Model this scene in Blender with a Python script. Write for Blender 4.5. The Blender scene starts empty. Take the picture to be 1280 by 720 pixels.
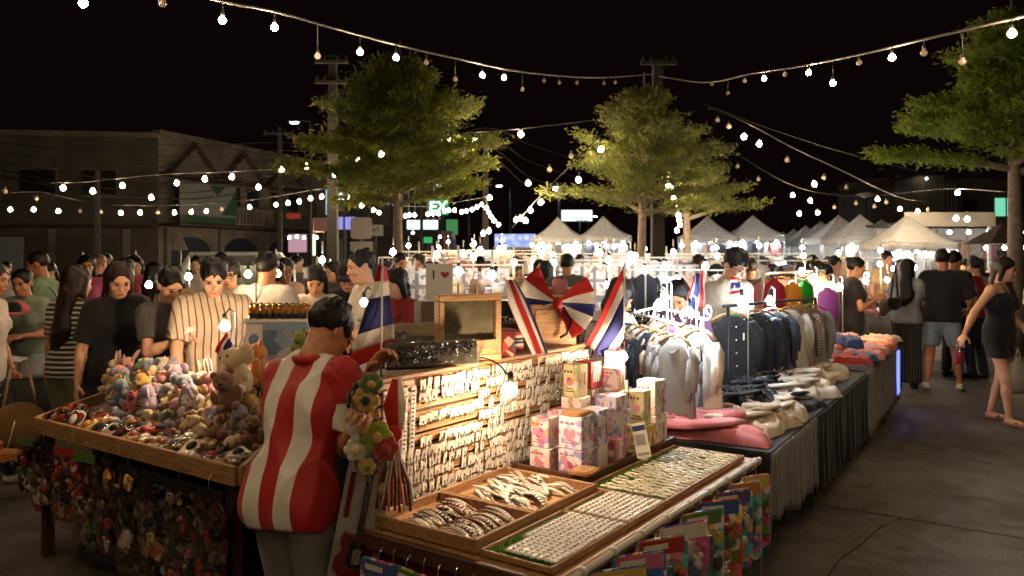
import bpy, math, random
import numpy as np
from mathutils import Vector, Matrix
PI = math.pi; R = math.radians
random.seed(7); rng = np.random.default_rng(7)
scene = bpy.context.scene
C = scene.collection
# ---------------------------------------------------------------- camera
HY, FPX, EYE = 322.0, 1000.0, 1.65          # horizon row, focal length in px, eye height
cd = bpy.data.cameras.new('camera'); cam = bpy.data.objects.new('camera', cd); C.objects.link(cam)
cd.sensor_width = 36; cd.lens = 36 * FPX / 1280; cd.shift_y = -(360 - HY) / 1280
cd.clip_start = 0.05; cd.clip_end = 500
cam.location = (0, 0, EYE); cam.rotation_euler = (PI / 2, 0, 0)
cd.dof.use_dof = True; cd.dof.focus_distance = 3.6; cd.dof.aperture_fstop = 4.5
scene.camera = cam
# ---------------------------------------------------------------- night sky, exposure
wd = bpy.data.worlds.new('World'); scene.world = wd; wd.use_nodes = True
bg = wd.node_tree.nodes['Background']; bg.inputs[0].default_value = (0.0016, 0.0006, 0.0006, 1); bg.inputs[1].default_value = 1.0
scene.view_settings.view_transform = 'Standard'; scene.view_settings.look = 'None'
scene.view_settings.exposure = 1.05; scene.view_settings.gamma = 1
cy = scene.cycles
cy.use_denoising = True
try: cy.denoiser = 'OPENIMAGEDENOISE'
except Exception: pass
cy.max_bounces = 5; cy.diffuse_bounces = 3; cy.glossy_bounces = 2; cy.transmission_bounces = 2; cy.transparent_max_bounces = 10
cy.sample_clamp_indirect = 3.0; cy.caustics_reflective = False; cy.caustics_refractive = False
# ---------------------------------------------------------------- placing
def W(px, py, Y): return Vector(((px - 640) / FPX * Y, Y, EYE - (py - HY) / FPX * Y))
UX, UY = 0.58, 0.8146                       # direction of the stall row
def P(a, b, z=0.0): return Vector((0.115 + a * UX - b * UY, 2.29 + a * UY + b * UX, z))
ROW = math.atan2(UY, UX)                    # local x along the row, local y towards the back (b)
# ---------------------------------------------------------------- mesh builder
class MB:
    def __init__(s): s.v = []; s.f = []; s.m = []; s.s = []
    def add(s, vs, fs, mat=0, smooth=False, M=None):
        o = len(s.v)
        if M is not None: vs = [M @ Vector(p) for p in vs]
        s.v += [tuple(p) for p in vs]; s.f += [tuple(i + o for i in f) for f in fs]
        s.m += [mat] * len(fs); s.s += [smooth] * len(fs); return s
    def box(s, c, d, mat=0, rz=0.0, M=None, bev=0.0):
        x, y, z = d[0] / 2, d[1] / 2, d[2] / 2
        T = Matrix.Translation(c) @ Matrix.Rotation(rz, 4, 'Z')
        if M is not None: T = M @ T
        if bev <= 0:
            vs = [(-x, -y, -z), (x, -y, -z), (x, y, -z), (-x, y, -z), (-x, -y, z), (x, -y, z), (x, y, z), (-x, y, z)]
            return s.add(vs, [(3, 2, 1, 0), (4, 5, 6, 7), (0, 1, 5, 4), (1, 2, 6, 5), (2, 3, 7, 6), (3, 0, 4, 7)], mat, False, T)
        b = min(bev, x * .9, y * .9, z * .9)
        vs = []; idx = {}
        for sx in (-1, 1):
            for sy in (-1, 1):
                for sz in (-1, 1):
                    for k in range(3):
                        p = [sx * (x - b), sy * (y - b), sz * (z - b)]; p[k] = (sx * x, sy * y, sz * z)[k]
                        idx[sx, sy, sz, k] = len(vs); vs.append(tuple(p))
        fs = []
        for k in range(3):
            a, c2 = [i for i in range(3) if i != k]
            for sg in (-1, 1):
                ring = []
                for (p, q) in ((-1, -1), (1, -1), (1, 1), (-1, 1)):
                    t = [0, 0, 0]; t[k] = sg; t[a] = p; t[c2] = q; ring.append(idx[tuple(t) + (k,)])
                fs.append(tuple(ring if (sg > 0) == (k != 1) else ring[::-1]))
        for k in range(3):
            a, c2 = [i for i in range(3) if i != k]
            for p in (-1, 1):
                for q in (-1, 1):
                    l = []
                    for sg in (-1, 1):
                        t = [0, 0, 0]; t[k] = sg; t[a] = p; t[c2] = q; l.append(tuple(t))
                    fs.append((idx[l[0] + (a,)], idx[l[1] + (a,)], idx[l[1] + (c2,)], idx[l[0] + (c2,)]))
        for sx in (-1, 1):
            for sy in (-1, 1):
                for sz in (-1, 1): fs.append(tuple(idx[sx, sy, sz, k] for k in range(3)))
        return s.add(vs, fs, mat, False, T)
    def tube(s, pts, rad, n=8, mat=0, smooth=True, M=None, cap=True, flat=1.0):
        pts = [Vector(p) for p in pts]
        if not hasattr(rad, '__len__'): rad = [rad] * len(pts)
        vs = []; prev = None
        for i, p in enumerate(pts):
            t = (pts[min(i + 1, len(pts) - 1)] - pts[max(i - 1, 0)])
            t = t.normalized() if t.length > 1e-9 else Vector((0, 0, 1))
            if prev is None:
                ref = Vector((0, 0, 1)) if abs(t.z) < .9 else Vector((0, 1, 0)); a = t.cross(ref).normalized()
            else: a = (prev - t * prev.dot(t)).normalized()
            prev = a; b = t.cross(a)
            for k in range(n):
                g = 2 * PI * k / n; vs.append(p + (a * math.cos(g) + b * math.sin(g) * flat) * rad[i])
        fs = [(i * n + k, i * n + (k + 1) % n, (i + 1) * n + (k + 1) % n, (i + 1) * n + k) for i in range(len(pts) - 1) for k in range(n)]
        if cap: fs += [tuple(range(n))[::-1], tuple((len(pts) - 1) * n + k for k in range(n))]
        return s.add(vs, fs, mat, smooth, M)
    def loft(s, rings, mat=0, smooth=True, M=None, cap=True):
        n = len(rings[0]); vs = [p for r in rings for p in r]
        fs = [(i * n + k, i * n + (k + 1) % n, (i + 1) * n + (k + 1) % n, (i + 1) * n + k) for i in range(len(rings) - 1) for k in range(n)]
        if cap: fs += [tuple(range(n))[::-1], tuple((len(rings) - 1) * n + k for k in range(n))]
        return s.add(vs, fs, mat, smooth, M)
    def lathe(s, prof, n=16, c=(0, 0, 0), mat=0, smooth=True, M=None):
        return s.loft([[(c[0] + r * math.cos(2 * PI * k / n), c[1] + r * math.sin(2 * PI * k / n), c[2] + z) for k in range(n)] for r, z in prof], mat, smooth, M)
    def ell(s, c, r, mat=0, n=12, m=8, M=None, rot=None):
        T = Matrix.Translation(c)
        if rot is not None: T = T @ rot.to_4x4()
        if M is not None: T = M @ T
        vs = [(0, 0, -r[2])]; fs = []
        for i in range(1, m):
            g = -PI / 2 + PI * i / m
            vs += [(r[0] * math.cos(g) * math.cos(2 * PI * k / n), r[1] * math.cos(g) * math.sin(2 * PI * k / n), r[2] * math.sin(g)) for k in range(n)]
        vs.append((0, 0, r[2])); t = len(vs) - 1
        for k in range(n):
            k2 = (k + 1) % n
            fs.append((0, 1 + k2, 1 + k)); fs.append((t, 1 + (m - 2) * n + k, 1 + (m - 2) * n + k2))
            for i in range(m - 2): fs.append((1 + i * n + k, 1 + i * n + k2, 1 + (i + 1) * n + k2, 1 + (i + 1) * n + k))
        return s.add(vs, fs, mat, True, T)
    def grid(s, fn, nu, nv, mat=0, smooth=True, M=None):
        vs = [fn(i / nu, j / nv) for i in range(nu + 1) for j in range(nv + 1)]
        fs = [(i * (nv + 1) + j, (i + 1) * (nv + 1) + j, (i + 1) * (nv + 1) + j + 1, i * (nv + 1) + j + 1) for i in range(nu) for j in range(nv)]
        return s.add(vs, fs, mat, smooth, M)
    def sheet(s, fn, nu, nv, th, mat=0, smooth=True, M=None):          # a grid with thickness th along +y-ish normal
        A = [Vector(fn(i / nu, j / nv)) for i in range(nu + 1) for j in range(nv + 1)]
        w = nv + 1
        def nrm(i, j):
            p = A[min(i + 1, nu) * w + j] - A[max(i - 1, 0) * w + j]; q = A[i * w + min(j + 1, nv)] - A[i * w + max(j - 1, 0)]
            c = p.cross(q); return c.normalized() if c.length > 1e-12 else Vector((0, 0, 1))
        N = [nrm(i, j) for i in range(nu + 1) for j in range(w)]
        B = [a + n * th for a, n in zip(A, N)]; o = len(A)
        fs = [(i * w + j, i * w + j + 1, (i + 1) * w + j + 1, (i + 1) * w + j) for i in range(nu) for j in range(nv)]
        fs += [(o + i * w + j, o + (i + 1) * w + j, o + (i + 1) * w + j + 1, o + i * w + j + 1) for i in range(nu) for j in range(nv)]
        for i in range(nu): fs += [(i * w, (i + 1) * w, o + (i + 1) * w, o + i * w), (i * w + nv, o + i * w + nv, o + (i + 1) * w + nv, (i + 1) * w + nv)]
        for j in range(nv): fs += [(j, o + j, o + j + 1, j + 1), (nu * w + j, nu * w + j + 1, o + nu * w + j + 1, o + nu * w + j)]
        return s.add(A + B, fs, mat, smooth, M)
    def poly(s, pts, y0, y1, mat=0, M=None):                            # prism: outline in x,z between y0 and y1
        n = len(pts); vs = [(p[0], y0, p[1]) for p in pts] + [(p[0], y1, p[1]) for p in pts]
        fs = [tuple(range(n)), tuple(range(n, 2 * n))[::-1]] + [(i, i + n, (i + 1) % n + n, (i + 1) % n) for i in range(n)]
        return s.add(vs, fs, mat, False, M)
    def mesh(s, name, mats):
        me = bpy.data.meshes.new(name); me.from_pydata(s.v, [], s.f)
        mats = mats if isinstance(mats, (list, tuple)) else [mats]
        for m in mats: me.materials.append(m)
        if s.f:
            me.polygons.foreach_set('material_index', s.m); me.polygons.foreach_set('use_smooth', s.s)
        me.update(); return me
    def obj(s, name, mats, parent=None, loc=None, rz=None):
        return put(name, s.mesh(name, mats), parent, loc, rz)
def put(name, me, parent=None, loc=None, rz=None, rot=None, sc=None):
    o = bpy.data.objects.new(name, me); C.objects.link(o)
    if parent is not None: o.parent = parent
    if loc is not None: o.location = loc
    if rz is not None: o.rotation_euler = (0, 0, rz)
    if rot is not None: o.rotation_euler = rot
    if sc is not None: o.scale = (sc, sc, sc) if not hasattr(sc, '__len__') else sc
    return o
def tag(o, label, cat, group=None):
    o['label'] = label; o['category'] = cat
    if group: o['group'] = group
    return o
def thing(name, label, cat, loc=(0, 0, 0), rz=0.0, group=None):
    o = bpy.data.objects.new(name, None); C.objects.link(o); o.location = loc; o.rotation_euler = (0, 0, rz); o.empty_display_size = .1
    return tag(o, label, cat, group)
def dup(r, loc, rz=None, label=None, group=None, rot=None, sc=None, par=None):
    n = r.copy(); C.objects.link(n)
    if par is None:
        n.location = loc
        if rz is not None: n.rotation_euler = (0, 0, rz)
        if rot is not None: n.rotation_euler = rot
        if sc is not None: n.scale = (sc, sc, sc)
        if label: n['label'] = label
        if group: n['group'] = group
    else: n.parent = par
    for ch in r.children: dup(ch, None, par=n)
    return n
def recolor(o, m, slot=0):
    o.material_slots[slot].link = 'OBJECT'; o.material_slots[slot].material = m
def struct(o): o['kind'] = 'structure'; return o
def stuff(o): o['kind'] = 'stuff'; return o
def arot(rx, ry, rz): return (rx, ry, rz)
# ---------------------------------------------------------------- materials
def lin(c):
    if isinstance(c, str):
        c = c.lstrip('#'); c = [int(c[i:i + 2], 16) / 255 for i in (0, 2, 4)]
        return tuple(x / 12.92 if x <= .04045 else ((x + .055) / 1.055) ** 2.4 for x in c) + (1,)
    return tuple(c[:3]) + (1,)
_mats = {}
class NT:
    def __init__(s, m): s.t = m.node_tree; s.n = s.t.nodes
    def new(s, t, **kw):
        n = s.n.new(t)
        for k, v in kw.items(): setattr(n, k, v)
        return n
    def link(s, a, b): s.t.links.new(a, b)
    def math(s, op, a, b=None):
        n = s.new('ShaderNodeMath', operation=op)
        for i, x in enumerate((a, b)):
            if x is None: continue
            if isinstance(x, (int, float)): n.inputs[i].default_value = x
            else: s.link(x, n.inputs[i])
        return n.outputs[0]
    def mix(s, f, a, b, mode='MIX'):
        n = s.new('ShaderNodeMix', data_type='RGBA', blend_type=mode)
        for i, x in ((0, f), (6, a), (7, b)):
            if isinstance(x, (int, float)): n.inputs[i].default_value = x
            elif isinstance(x, tuple): n.inputs[i].default_value = x
            else: s.link(x, n.inputs[i])
        return n.outputs[2]
    def ramp(s, f, stops, interp='LINEAR'):
        n = s.new('ShaderNodeValToRGB'); n.color_ramp.interpolation = interp; e = n.color_ramp.elements
        while len(e) < len(stops): e.new(.5)
        for el, (p, c) in zip(e, stops): el.position = p; el.color = c if len(c) == 4 else tuple(c) + (1,)
        s.link(f, n.inputs[0]); return n.outputs[0]
def mat(name, col='#808080', rough=.65, var=.18, scale=9.0, bump=0.0, bscale=60.0, metal=0.0, spec=.4, kind=None, **kw):
    if name in _mats: return _mats[name]
    m = bpy.data.materials.new(name); m.use_nodes = True; _mats[name] = m
    t = NT(m); b = t.n['Principled BSDF']; tc = t.new('ShaderNodeTexCoord'); co = tc.outputs['Object']
    b.inputs['Roughness'].default_value = rough; b.inputs['Metallic'].default_value = metal; b.inputs['Specular IOR Level'].default_value = spec
    nz = t.new('ShaderNodeTexNoise'); nz.inputs['Scale'].default_value = scale; nz.inputs['Detail'].default_value = 4; t.link(co, nz.inputs['Vector'])
    base = lin(col)
    if kind == 'stripe':            # ax axis vector, per period, duty, col2
        sx = t.new('ShaderNodeVectorMath', operation='DOT_PRODUCT'); t.link(co, sx.inputs[0]); sx.inputs[1].default_value = kw['ax']
        f = t.math('FRACT', t.math('ADD', t.math('MULTIPLY', sx.outputs['Value'], 1.0 / kw['per']), kw.get('off', 0.0)))
        if kw.get('wob'): f = t.math('FRACT', t.math('ADD', f, t.math('MULTIPLY', nz.outputs[0], kw['wob'])))
        base = t.mix(t.math('LESS_THAN', f, kw.get('duty', .5)), base, lin(kw['col2']))
    elif kind == 'bands':           # colour bands along an axis: list of (pos, colour)
        sx = t.new('ShaderNodeVectorMath', operation='DOT_PRODUCT'); t.link(co, sx.inputs[0]); sx.inputs[1].default_value = kw['ax']
        f = t.math('ADD', t.math('MULTIPLY', sx.outputs['Value'], kw.get('mul', 1.0)), kw.get('off', 0.0))
        base = t.ramp(f, [(p, lin(c)) for p, c in kw['bands']], 'CONSTANT')
    elif kind == 'check':
        w = []
        for ax in ((1, 0, 0), (0, 0, 1)):
            sx = t.new('ShaderNodeVectorMath', operation='DOT_PRODUCT'); t.link(co, sx.inputs[0]); sx.inputs[1].default_value = ax
            w.append(t.math('LESS_THAN', t.math('FRACT', t.math('MULTIPLY', sx.outputs['Value'], 1.0 / kw['per'])), .5))
        base = t.mix(t.math('MULTIPLY', t.math('ADD', w[0], w[1]), .5), base, lin(kw['col2']))
    elif kind == 'print':           # busy printed packaging: cells of several colours
        mp = t.new('ShaderNodeMapping'); t.link(co, mp.inputs[0]); mp.inputs['Scale'].default_value = kw.get('st', (1, 1, 1))
        oi = t.new('ShaderNodeObjectInfo'); cb = t.new('ShaderNodeVectorMath', operation='SCALE'); cb.inputs[0].default_value = (7.3, 3.1, 5.7); t.link(oi.outputs['Random'], cb.inputs['Scale'])
        ad = t.new('ShaderNodeVectorMath', operation='ADD'); t.link(mp.outputs[0], ad.inputs[0]); t.link(cb.outputs[0], ad.inputs[1])
        vo = t.new('ShaderNodeTexVoronoi'); vo.inputs['Scale'].default_value = kw.get('cell', 22); vo.inputs['Randomness'].default_value = kw.get('rnd', 1.0); t.link(ad.outputs[0], vo.inputs['Vector'])
        sep = t.new('ShaderNodeSeparateColor'); t.link(vo.outputs['Color'], sep.inputs[0])
        pal = kw['pal']; col2 = t.ramp(sep.outputs[0], [(i / len(pal), lin(c)) for i, c in enumerate(pal)], 'CONSTANT')
        base = t.mix(t.math('GREATER_THAN', sep.outputs[1], 1.0 - kw.get('fill', .5)), base, col2)
        if kw.get('dots'): base = t.mix(t.math('LESS_THAN', vo.outputs['Distance'], kw['dots']), base, lin(kw.get('dotc', '#ffffff')))
    elif kind == 'random':          # a different colour for each copy
        oi = t.new('ShaderNodeObjectInfo'); pal = kw['pal']
        base = t.ramp(oi.outputs['Random'], [(i / len(pal), lin(c)) for i, c in enumerate(pal)], 'CONSTANT')
    elif kind == 'wood':
        mp = t.new('ShaderNodeMapping'); t.link(co, mp.inputs[0]); mp.inputs['Scale'].default_value = kw.get('st', (1.5, 14, 14))
        n2 = t.new('ShaderNodeTexNoise'); n2.inputs['Scale'].default_value = kw.get('gs', 6); n2.inputs['Detail'].default_value = 6; n2.inputs['Distortion'].default_value = 1.2; t.link(mp.outputs[0], n2.inputs['Vector'])
        base = t.ramp(n2.outputs[0], [(.32, lin(kw['col2'])), (.62, base)])
    elif kind == 'blotch':
        n2 = t.new('ShaderNodeTexNoise'); n2.inputs['Scale'].default_value = kw.get('bs', 10); n2.inputs['Detail'].default_value = 2; t.link(co, n2.inputs['Vector'])
        base = t.mix(t.ramp(n2.outputs[0], [(kw.get('t0', .5), (0, 0, 0)), (kw.get('t1', .56), (1, 1, 1))]), base, lin(kw['col2']))
    if var:
        v = t.ramp(nz.outputs[0], [(.3, (1 - var,) * 3), (.7, (1 + var * .4,) * 3)])
        base = t.mix(1.0, base, v, 'MULTIPLY')
    if isinstance(base, tuple): b.inputs['Base Color'].default_value = base
    else: t.link(base, b.inputs['Base Color'])
    if bump:
        nb = t.new('ShaderNodeTexNoise'); nb.inputs['Scale'].default_value = bscale; nb.inputs['Detail'].default_value = 3; t.link(co, nb.inputs['Vector'])
        bp = t.new('ShaderNodeBump'); bp.inputs['Strength'].default_value = bump; bp.inputs['Distance'].default_value = .01; t.link(nb.outputs[0], bp.inputs['Height']); t.link(bp.outputs[0], b.inputs['Normal'])
    if kw.get('sheen'): b.inputs['Sheen Weight'].default_value = kw['sheen']
    if kw.get('sss'): b.inputs['Subsurface Weight'].default_value = kw['sss']; b.inputs['Subsurface Radius'].default_value = (.02, .008, .004)
    if kw.get('trans'):             # cloth or leaf that lets some light through
        tr = t.new('ShaderNodeBsdfTranslucent'); mx = t.new('ShaderNodeMixShader'); mx.inputs[0].default_value = kw['trans']
        if isinstance(base, tuple): tr.inputs[0].default_value = base
        else: t.link(base, tr.inputs[0])
        t.link(b.outputs[0], mx.inputs[1]); t.link(tr.outputs[0], mx.inputs[2]); t.link(mx.outputs[0], t.n['Material Output'].inputs[0])
    return m
def emit(name, col, power):
    if name in _mats: return _mats[name]
    m = bpy.data.materials.new(name); m.use_nodes = True; _mats[name] = m; t = NT(m); t.n.remove(t.n['Principled BSDF'])
    e = t.new('ShaderNodeEmission'); e.inputs[0].default_value = lin(col); e.inputs[1].default_value = power
    t.link(e.outputs[0], t.n['Material Output'].inputs[0]); return m
def film(name, col='#ffffff', alpha=.25, rough=.12, bump=.6, bscale=25):         # clear plastic film
    if name in _mats: return _mats[name]
    m = bpy.data.materials.new(name); m.use_nodes = True; _mats[name] = m; t = NT(m); b = t.n['Principled BSDF']
    t.n.remove(b); tr = t.new('ShaderNodeBsdfTransparent'); tr.inputs[0].default_value = (.94, .94, .94, 1); gl = t.new('ShaderNodeBsdfGlossy'); gl.inputs['Roughness'].default_value = rough; gl.inputs[0].default_value = lin(col)
    lw = t.new('ShaderNodeLayerWeight'); lw.inputs[0].default_value = .25; mx = t.new('ShaderNodeMixShader'); t.link(t.math('ADD', t.math('MULTIPLY', lw.outputs['Facing'], .22), alpha * .42), mx.inputs[0]); t.link(tr.outputs[0], mx.inputs[1]); t.link(gl.outputs[0], mx.inputs[2]); t.link(mx.outputs[0], t.n['Material Output'].inputs[0])
    tc = t.new('ShaderNodeTexCoord'); nb = t.new('ShaderNodeTexNoise'); nb.inputs['Scale'].default_value = bscale; t.link(tc.outputs['Object'], nb.inputs['Vector'])
    bp = t.new('ShaderNodeBump'); bp.inputs['Strength'].default_value = bump; bp.inputs['Distance'].default_value = .02; t.link(nb.outputs[0], bp.inputs['Height']); t.link(bp.outputs[0], gl.inputs['Normal']); t.link(bp.outputs[0], lw.inputs['Normal'])
    return m
def text_mesh(txt, size, m, depth=.002, sx=1.0):
    cu = bpy.data.curves.new('lettering', 'FONT'); cu.body = txt; cu.size = size; cu.extrude = depth; cu.align_x = 'CENTER'; cu.align_y = 'CENTER'; cu.resolution_u = 3; cu.offset = size * .012
    o = bpy.data.objects.new('lettering', cu); C.objects.link(o)
    me = bpy.data.meshes.new_from_object(o.evaluated_get(bpy.context.evaluated_depsgraph_get())); bpy.data.objects.remove(o)
    for v in me.vertices: v.co.x *= sx
    me.materials.clear(); me.materials.append(m); return me
def lettering(txt, size, m, parent, loc, rot, depth=.002, sx=1.0): return put('lettering', text_mesh(txt, size, m, depth, sx), parent, loc, rot=rot)
# ---------------------------------------------------------------- signed distance shapes (people and soft things)
def vn(a): a = np.asarray(a, float); return a / max(np.linalg.norm(a), 1e-9)
class SDF:
    def __init__(s): s.ops = []
    def cap(s, a, b, ra, rb=None, k=.02, mode='u', q=None, qv=(0, 1, 0), cut=None):
        a = np.array(a, float); b = np.array(b, float); rb = ra if rb is None else rb; rm = max(ra, rb) * (1 if q is None else max(1, q))
        s.ops.append(('c', a, b, ra, rb, k, mode, q, np.array(vn(qv)), cut, np.minimum(a, b) - rm, np.maximum(a, b) + rm)); return s
    def ell(s, c, r, Rm=None, k=.02, mode='u', cut=None):
        c = np.array(c, float); r = np.array(r, float); m = r.max()
        s.ops.append(('e', c, r, np.eye(3) if Rm is None else np.asarray(Rm, float), k, mode, cut, c - m, c + m)); return s
    def mesh(s, name, res, mats, noise=0.0, nscale=14.0, cuts=(), seed=0, ridge=False):
        lo = np.min([o[-2] for o in s.ops if o[6 if o[0] == 'c' else 5] == 'u'], axis=0) - 2.5 * res; hi = np.max([o[-1] for o in s.ops if o[6 if o[0] == 'c' else 5] == 'u'], axis=0) + 2.5 * res
        n = np.ceil((hi - lo) / res).astype(int) + 1
        ax = [lo[i] + res * np.arange(n[i]) for i in range(3)]
        D = np.full(n, .3, np.float32)
        for o in s.ops:
            mg = .05 + o[5 if o[0] == 'c' else 4]
            i0 = np.clip(np.floor((o[-2] - mg - lo) / res).astype(int), 0, n); i1 = np.clip(np.ceil((o[-1] + mg - lo) / res).astype(int) + 1, 0, n)
            if np.any(i1 <= i0): continue
            sl = tuple(slice(p, q) for p, q in zip(i0, i1))
            X, Y, Z = np.meshgrid(*[ax[i][sl[i]] for i in range(3)], indexing='ij', sparse=True)
            if o[0] == 'c':
                _, a, b, ra, rb, k, mode, q, qv, cut, _, _ = o
                px, py, pz = X - a[0], Y - a[1], Z - a[2]; ba = b - a
                if q is not None:
                    dt = (px * qv[0] + py * qv[1] + pz * qv[2]) * (1 / q - 1); px, py, pz = px + qv[0] * dt, py + qv[1] * dt, pz + qv[2] * dt
                    ba = ba + qv * (ba @ qv) * (1 / q - 1)
                L = max(ba @ ba, 1e-12); t = np.clip((px * ba[0] + py * ba[1] + pz * ba[2]) / L, 0, 1)
                d = np.sqrt((px - ba[0] * t) ** 2 + (py - ba[1] * t) ** 2 + (pz - ba[2] * t) ** 2) - (ra + (rb - ra) * t)
                if q is not None and q < 1: d = d * (.5 + .5 * q)
            else:
                _, c, r, Rm, k, mode, cut, _, _ = o
                x, y, z = X - c[0], Y - c[1], Z - c[2]
                l = [(x * Rm[0][i] + y * Rm[1][i] + z * Rm[2][i]) / r[i] for i in range(3)]
                k0 = np.sqrt(l[0] ** 2 + l[1] ** 2 + l[2] ** 2) + 1e-6; k1 = np.sqrt((l[0] / r[0]) ** 2 + (l[1] / r[1]) ** 2 + (l[2] / r[2]) ** 2) + 1e-6
                d = k0 * (k0 - 1) / k1
            if cut is not None:
                for cp, cn in cut: d = np.maximum(d, (X - cp[0]) * cn[0] + (Y - cp[1]) * cn[1] + (Z - cp[2]) * cn[2])
            cur = D[sl]
            if mode == 'u':
                h = np.clip(.5 + .5 * (cur - d) / k, 0, 1) if k > 0 else (cur > d); D[sl] = cur * (1 - h) + d * h - (k * h * (1 - h) if k > 0 else 0)
            else:
                h = np.clip(.5 - .5 * (cur + d) / k, 0, 1); D[sl] = cur * (1 - h) - d * h + k * h * (1 - h)
        X, Y, Z = np.meshgrid(*ax, indexing='ij', sparse=True)
        if noise:
            rg = np.random.default_rng(seed + 11); acc = 0
            for _ in range(5):
                w = rg.normal(size=3) * nscale; w[2] *= .45; ph_ = np.sin(X * w[0] + Y * w[1] + Z * w[2] + rg.uniform(0, 6.3) + 1.5 * np.sin((X * w[1] - Y * w[0]) * .7 + Z * w[0] * .5)); acc = acc + (ph_ if not ridge else .18 - 2.0 * (1 - np.abs(ph_)) ** 2.5)
            D = D + noise * acc / 2.2
        for cp, cn in cuts: D = np.maximum(D, (X - cp[0]) * cn[0] + (Y - cp[1]) * cn[1] + (Z - cp[2]) * cn[2])
        V, F = nets(D.astype(np.float32), lo, res)
        me = bpy.data.meshes.new(name); me.vertices.add(len(V)); me.vertices.foreach_set('co', V.astype(np.float32).ravel())
        me.loops.add(F.size); me.loops.foreach_set('vertex_index', F.astype(np.int32).ravel()); me.polygons.add(len(F))
        me.polygons.foreach_set('loop_start', np.arange(0, F.size, 4, dtype=np.int32)); me.polygons.foreach_set('use_smooth', np.ones(len(F), bool))
        for m in (mats if isinstance(mats, (list, tuple)) else [mats]): me.materials.append(m)
        me.update(); me.validate(); return me
def nets(D, lo, res):
    S = D < 0; nx, ny, nz = [k - 1 for k in D.shape]
    cnt = np.zeros((nx, ny, nz), np.int8)
    for i in (0, 1):
        for j in (0, 1):
            for k in (0, 1): cnt += S[i:i + nx, j:j + ny, k:k + nz]
    act = (cnt > 0) & (cnt < 8); I = np.argwhere(act)
    idx = np.full(act.shape, -1, np.int64); idx[act] = np.arange(len(I))
    acc = np.zeros((len(I), 3)); num = np.zeros(len(I))
    c = [(i, j, k) for i in (0, 1) for j in (0, 1) for k in (0, 1)]
    val = {o: D[I[:, 0] + o[0], I[:, 1] + o[1], I[:, 2] + o[2]] for o in c}
    for o in c:
        for ax in range(3):
            if o[ax] == 0:
                p = list(o); p[ax] = 1; a, b = val[o], val[tuple(p)]; m = (a < 0) != (b < 0)
                t = np.where(m, a / np.where(m, a - b, 1), 0); q = np.array(o, float)[None].repeat(len(I), 0); q[:, ax] += t
                acc += q * m[:, None]; num += m
    V = lo + res * (I + acc / np.maximum(num, 1)[:, None])
    F = []
    for ax in range(3):
        a1, a2 = (ax + 1) % 3, (ax + 2) % 3
        s0 = [slice(None)] * 3; s1 = [slice(None)] * 3; s0[ax] = slice(0, -1); s1[ax] = slice(1, None)
        A, B = S[tuple(s0)], S[tuple(s1)]; E = np.argwhere(A != B)
        E = E[(E[:, a1] > 0) & (E[:, a2] > 0) & (E[:, a1] < D.shape[a1] - 1) & (E[:, a2] < D.shape[a2] - 1)]
        q = []
        for (d1, d2) in ((-1, -1), (0, -1), (0, 0), (-1, 0)):
            t = E.copy(); t[:, a1] += d1; t[:, a2] += d2; q.append(idx[t[:, 0], t[:, 1], t[:, 2]])
        q = np.stack(q, 1); fl = A[E[:, 0], E[:, 1], E[:, 2]]
        q = np.where(fl[:, None], q, q[:, ::-1]); F.append(q)
    F = np.concatenate(F); return V, F[(F >= 0).all(1)]
# ================================================================ PEOPLE
skin_l = mat('skin_light', '#d9a585', .5, .06, 30, sss=.12); skin_m = mat('skin_tan', '#bf8460', .5, .06, 30, sss=.12); skin_d = mat('skin_brown', '#9a6647', .5, .06, 30, sss=.12)
hair_k = mat('hair_black', '#120d0b', .42, .5, 90, bump=.5, bscale=140); hair_b = mat('hair_brown', '#2a1711', .42, .4, 90, bump=.5, bscale=140); hair_f = mat('hair_fair', '#7a5534', .5, .4, 90, bump=.4, bscale=140)
eye_m = mat('eye_dark', '#0c0807', .2, 0); lip_m = mat('lip', '#a4564a', .45, .05); frame_m = mat('spectacle_frame', '#0a0a0a', .3, 0)
shoe_w = mat('shoe_white', '#d9d4cc', .6, .15); shoe_k = mat('shoe_black', '#15130f', .5, .2); sole_m = mat('sandal_tan', '#8a6746', .7, .2)
def cloth(name, col, **kw): kw.setdefault('rough', .85); kw.setdefault('sheen', .15); kw.setdefault('bump', .25); kw.setdefault('bscale', 170); return mat(name, col, **kw)
def rx(t): c, s = math.cos(t), math.sin(t); return np.array([[1, 0, 0], [0, c, -s], [0, s, c]])
def ry(t): c, s = math.cos(t), math.sin(t); return np.array([[c, 0, s], [0, 1, 0], [-s, 0, c]])
def rzm(t): c, s = math.cos(t), math.sin(t); return np.array([[c, -s, 0], [s, c, 0], [0, 0, 1]])
def ik(S, T, l1, l2, hint):
    d = T - S; L = np.linalg.norm(d); L2 = min(L, (l1 + l2) * .995); u = d / max(L, 1e-6); T = S + u * L2
    x = (l1 * l1 - l2 * l2 + L2 * L2) / (2 * L2); h = math.sqrt(max(l1 * l1 - x * x, 0))
    v = np.array(hint, float); v = v - u * (v @ u); return S + u * x + vn(v) * h, T
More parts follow.
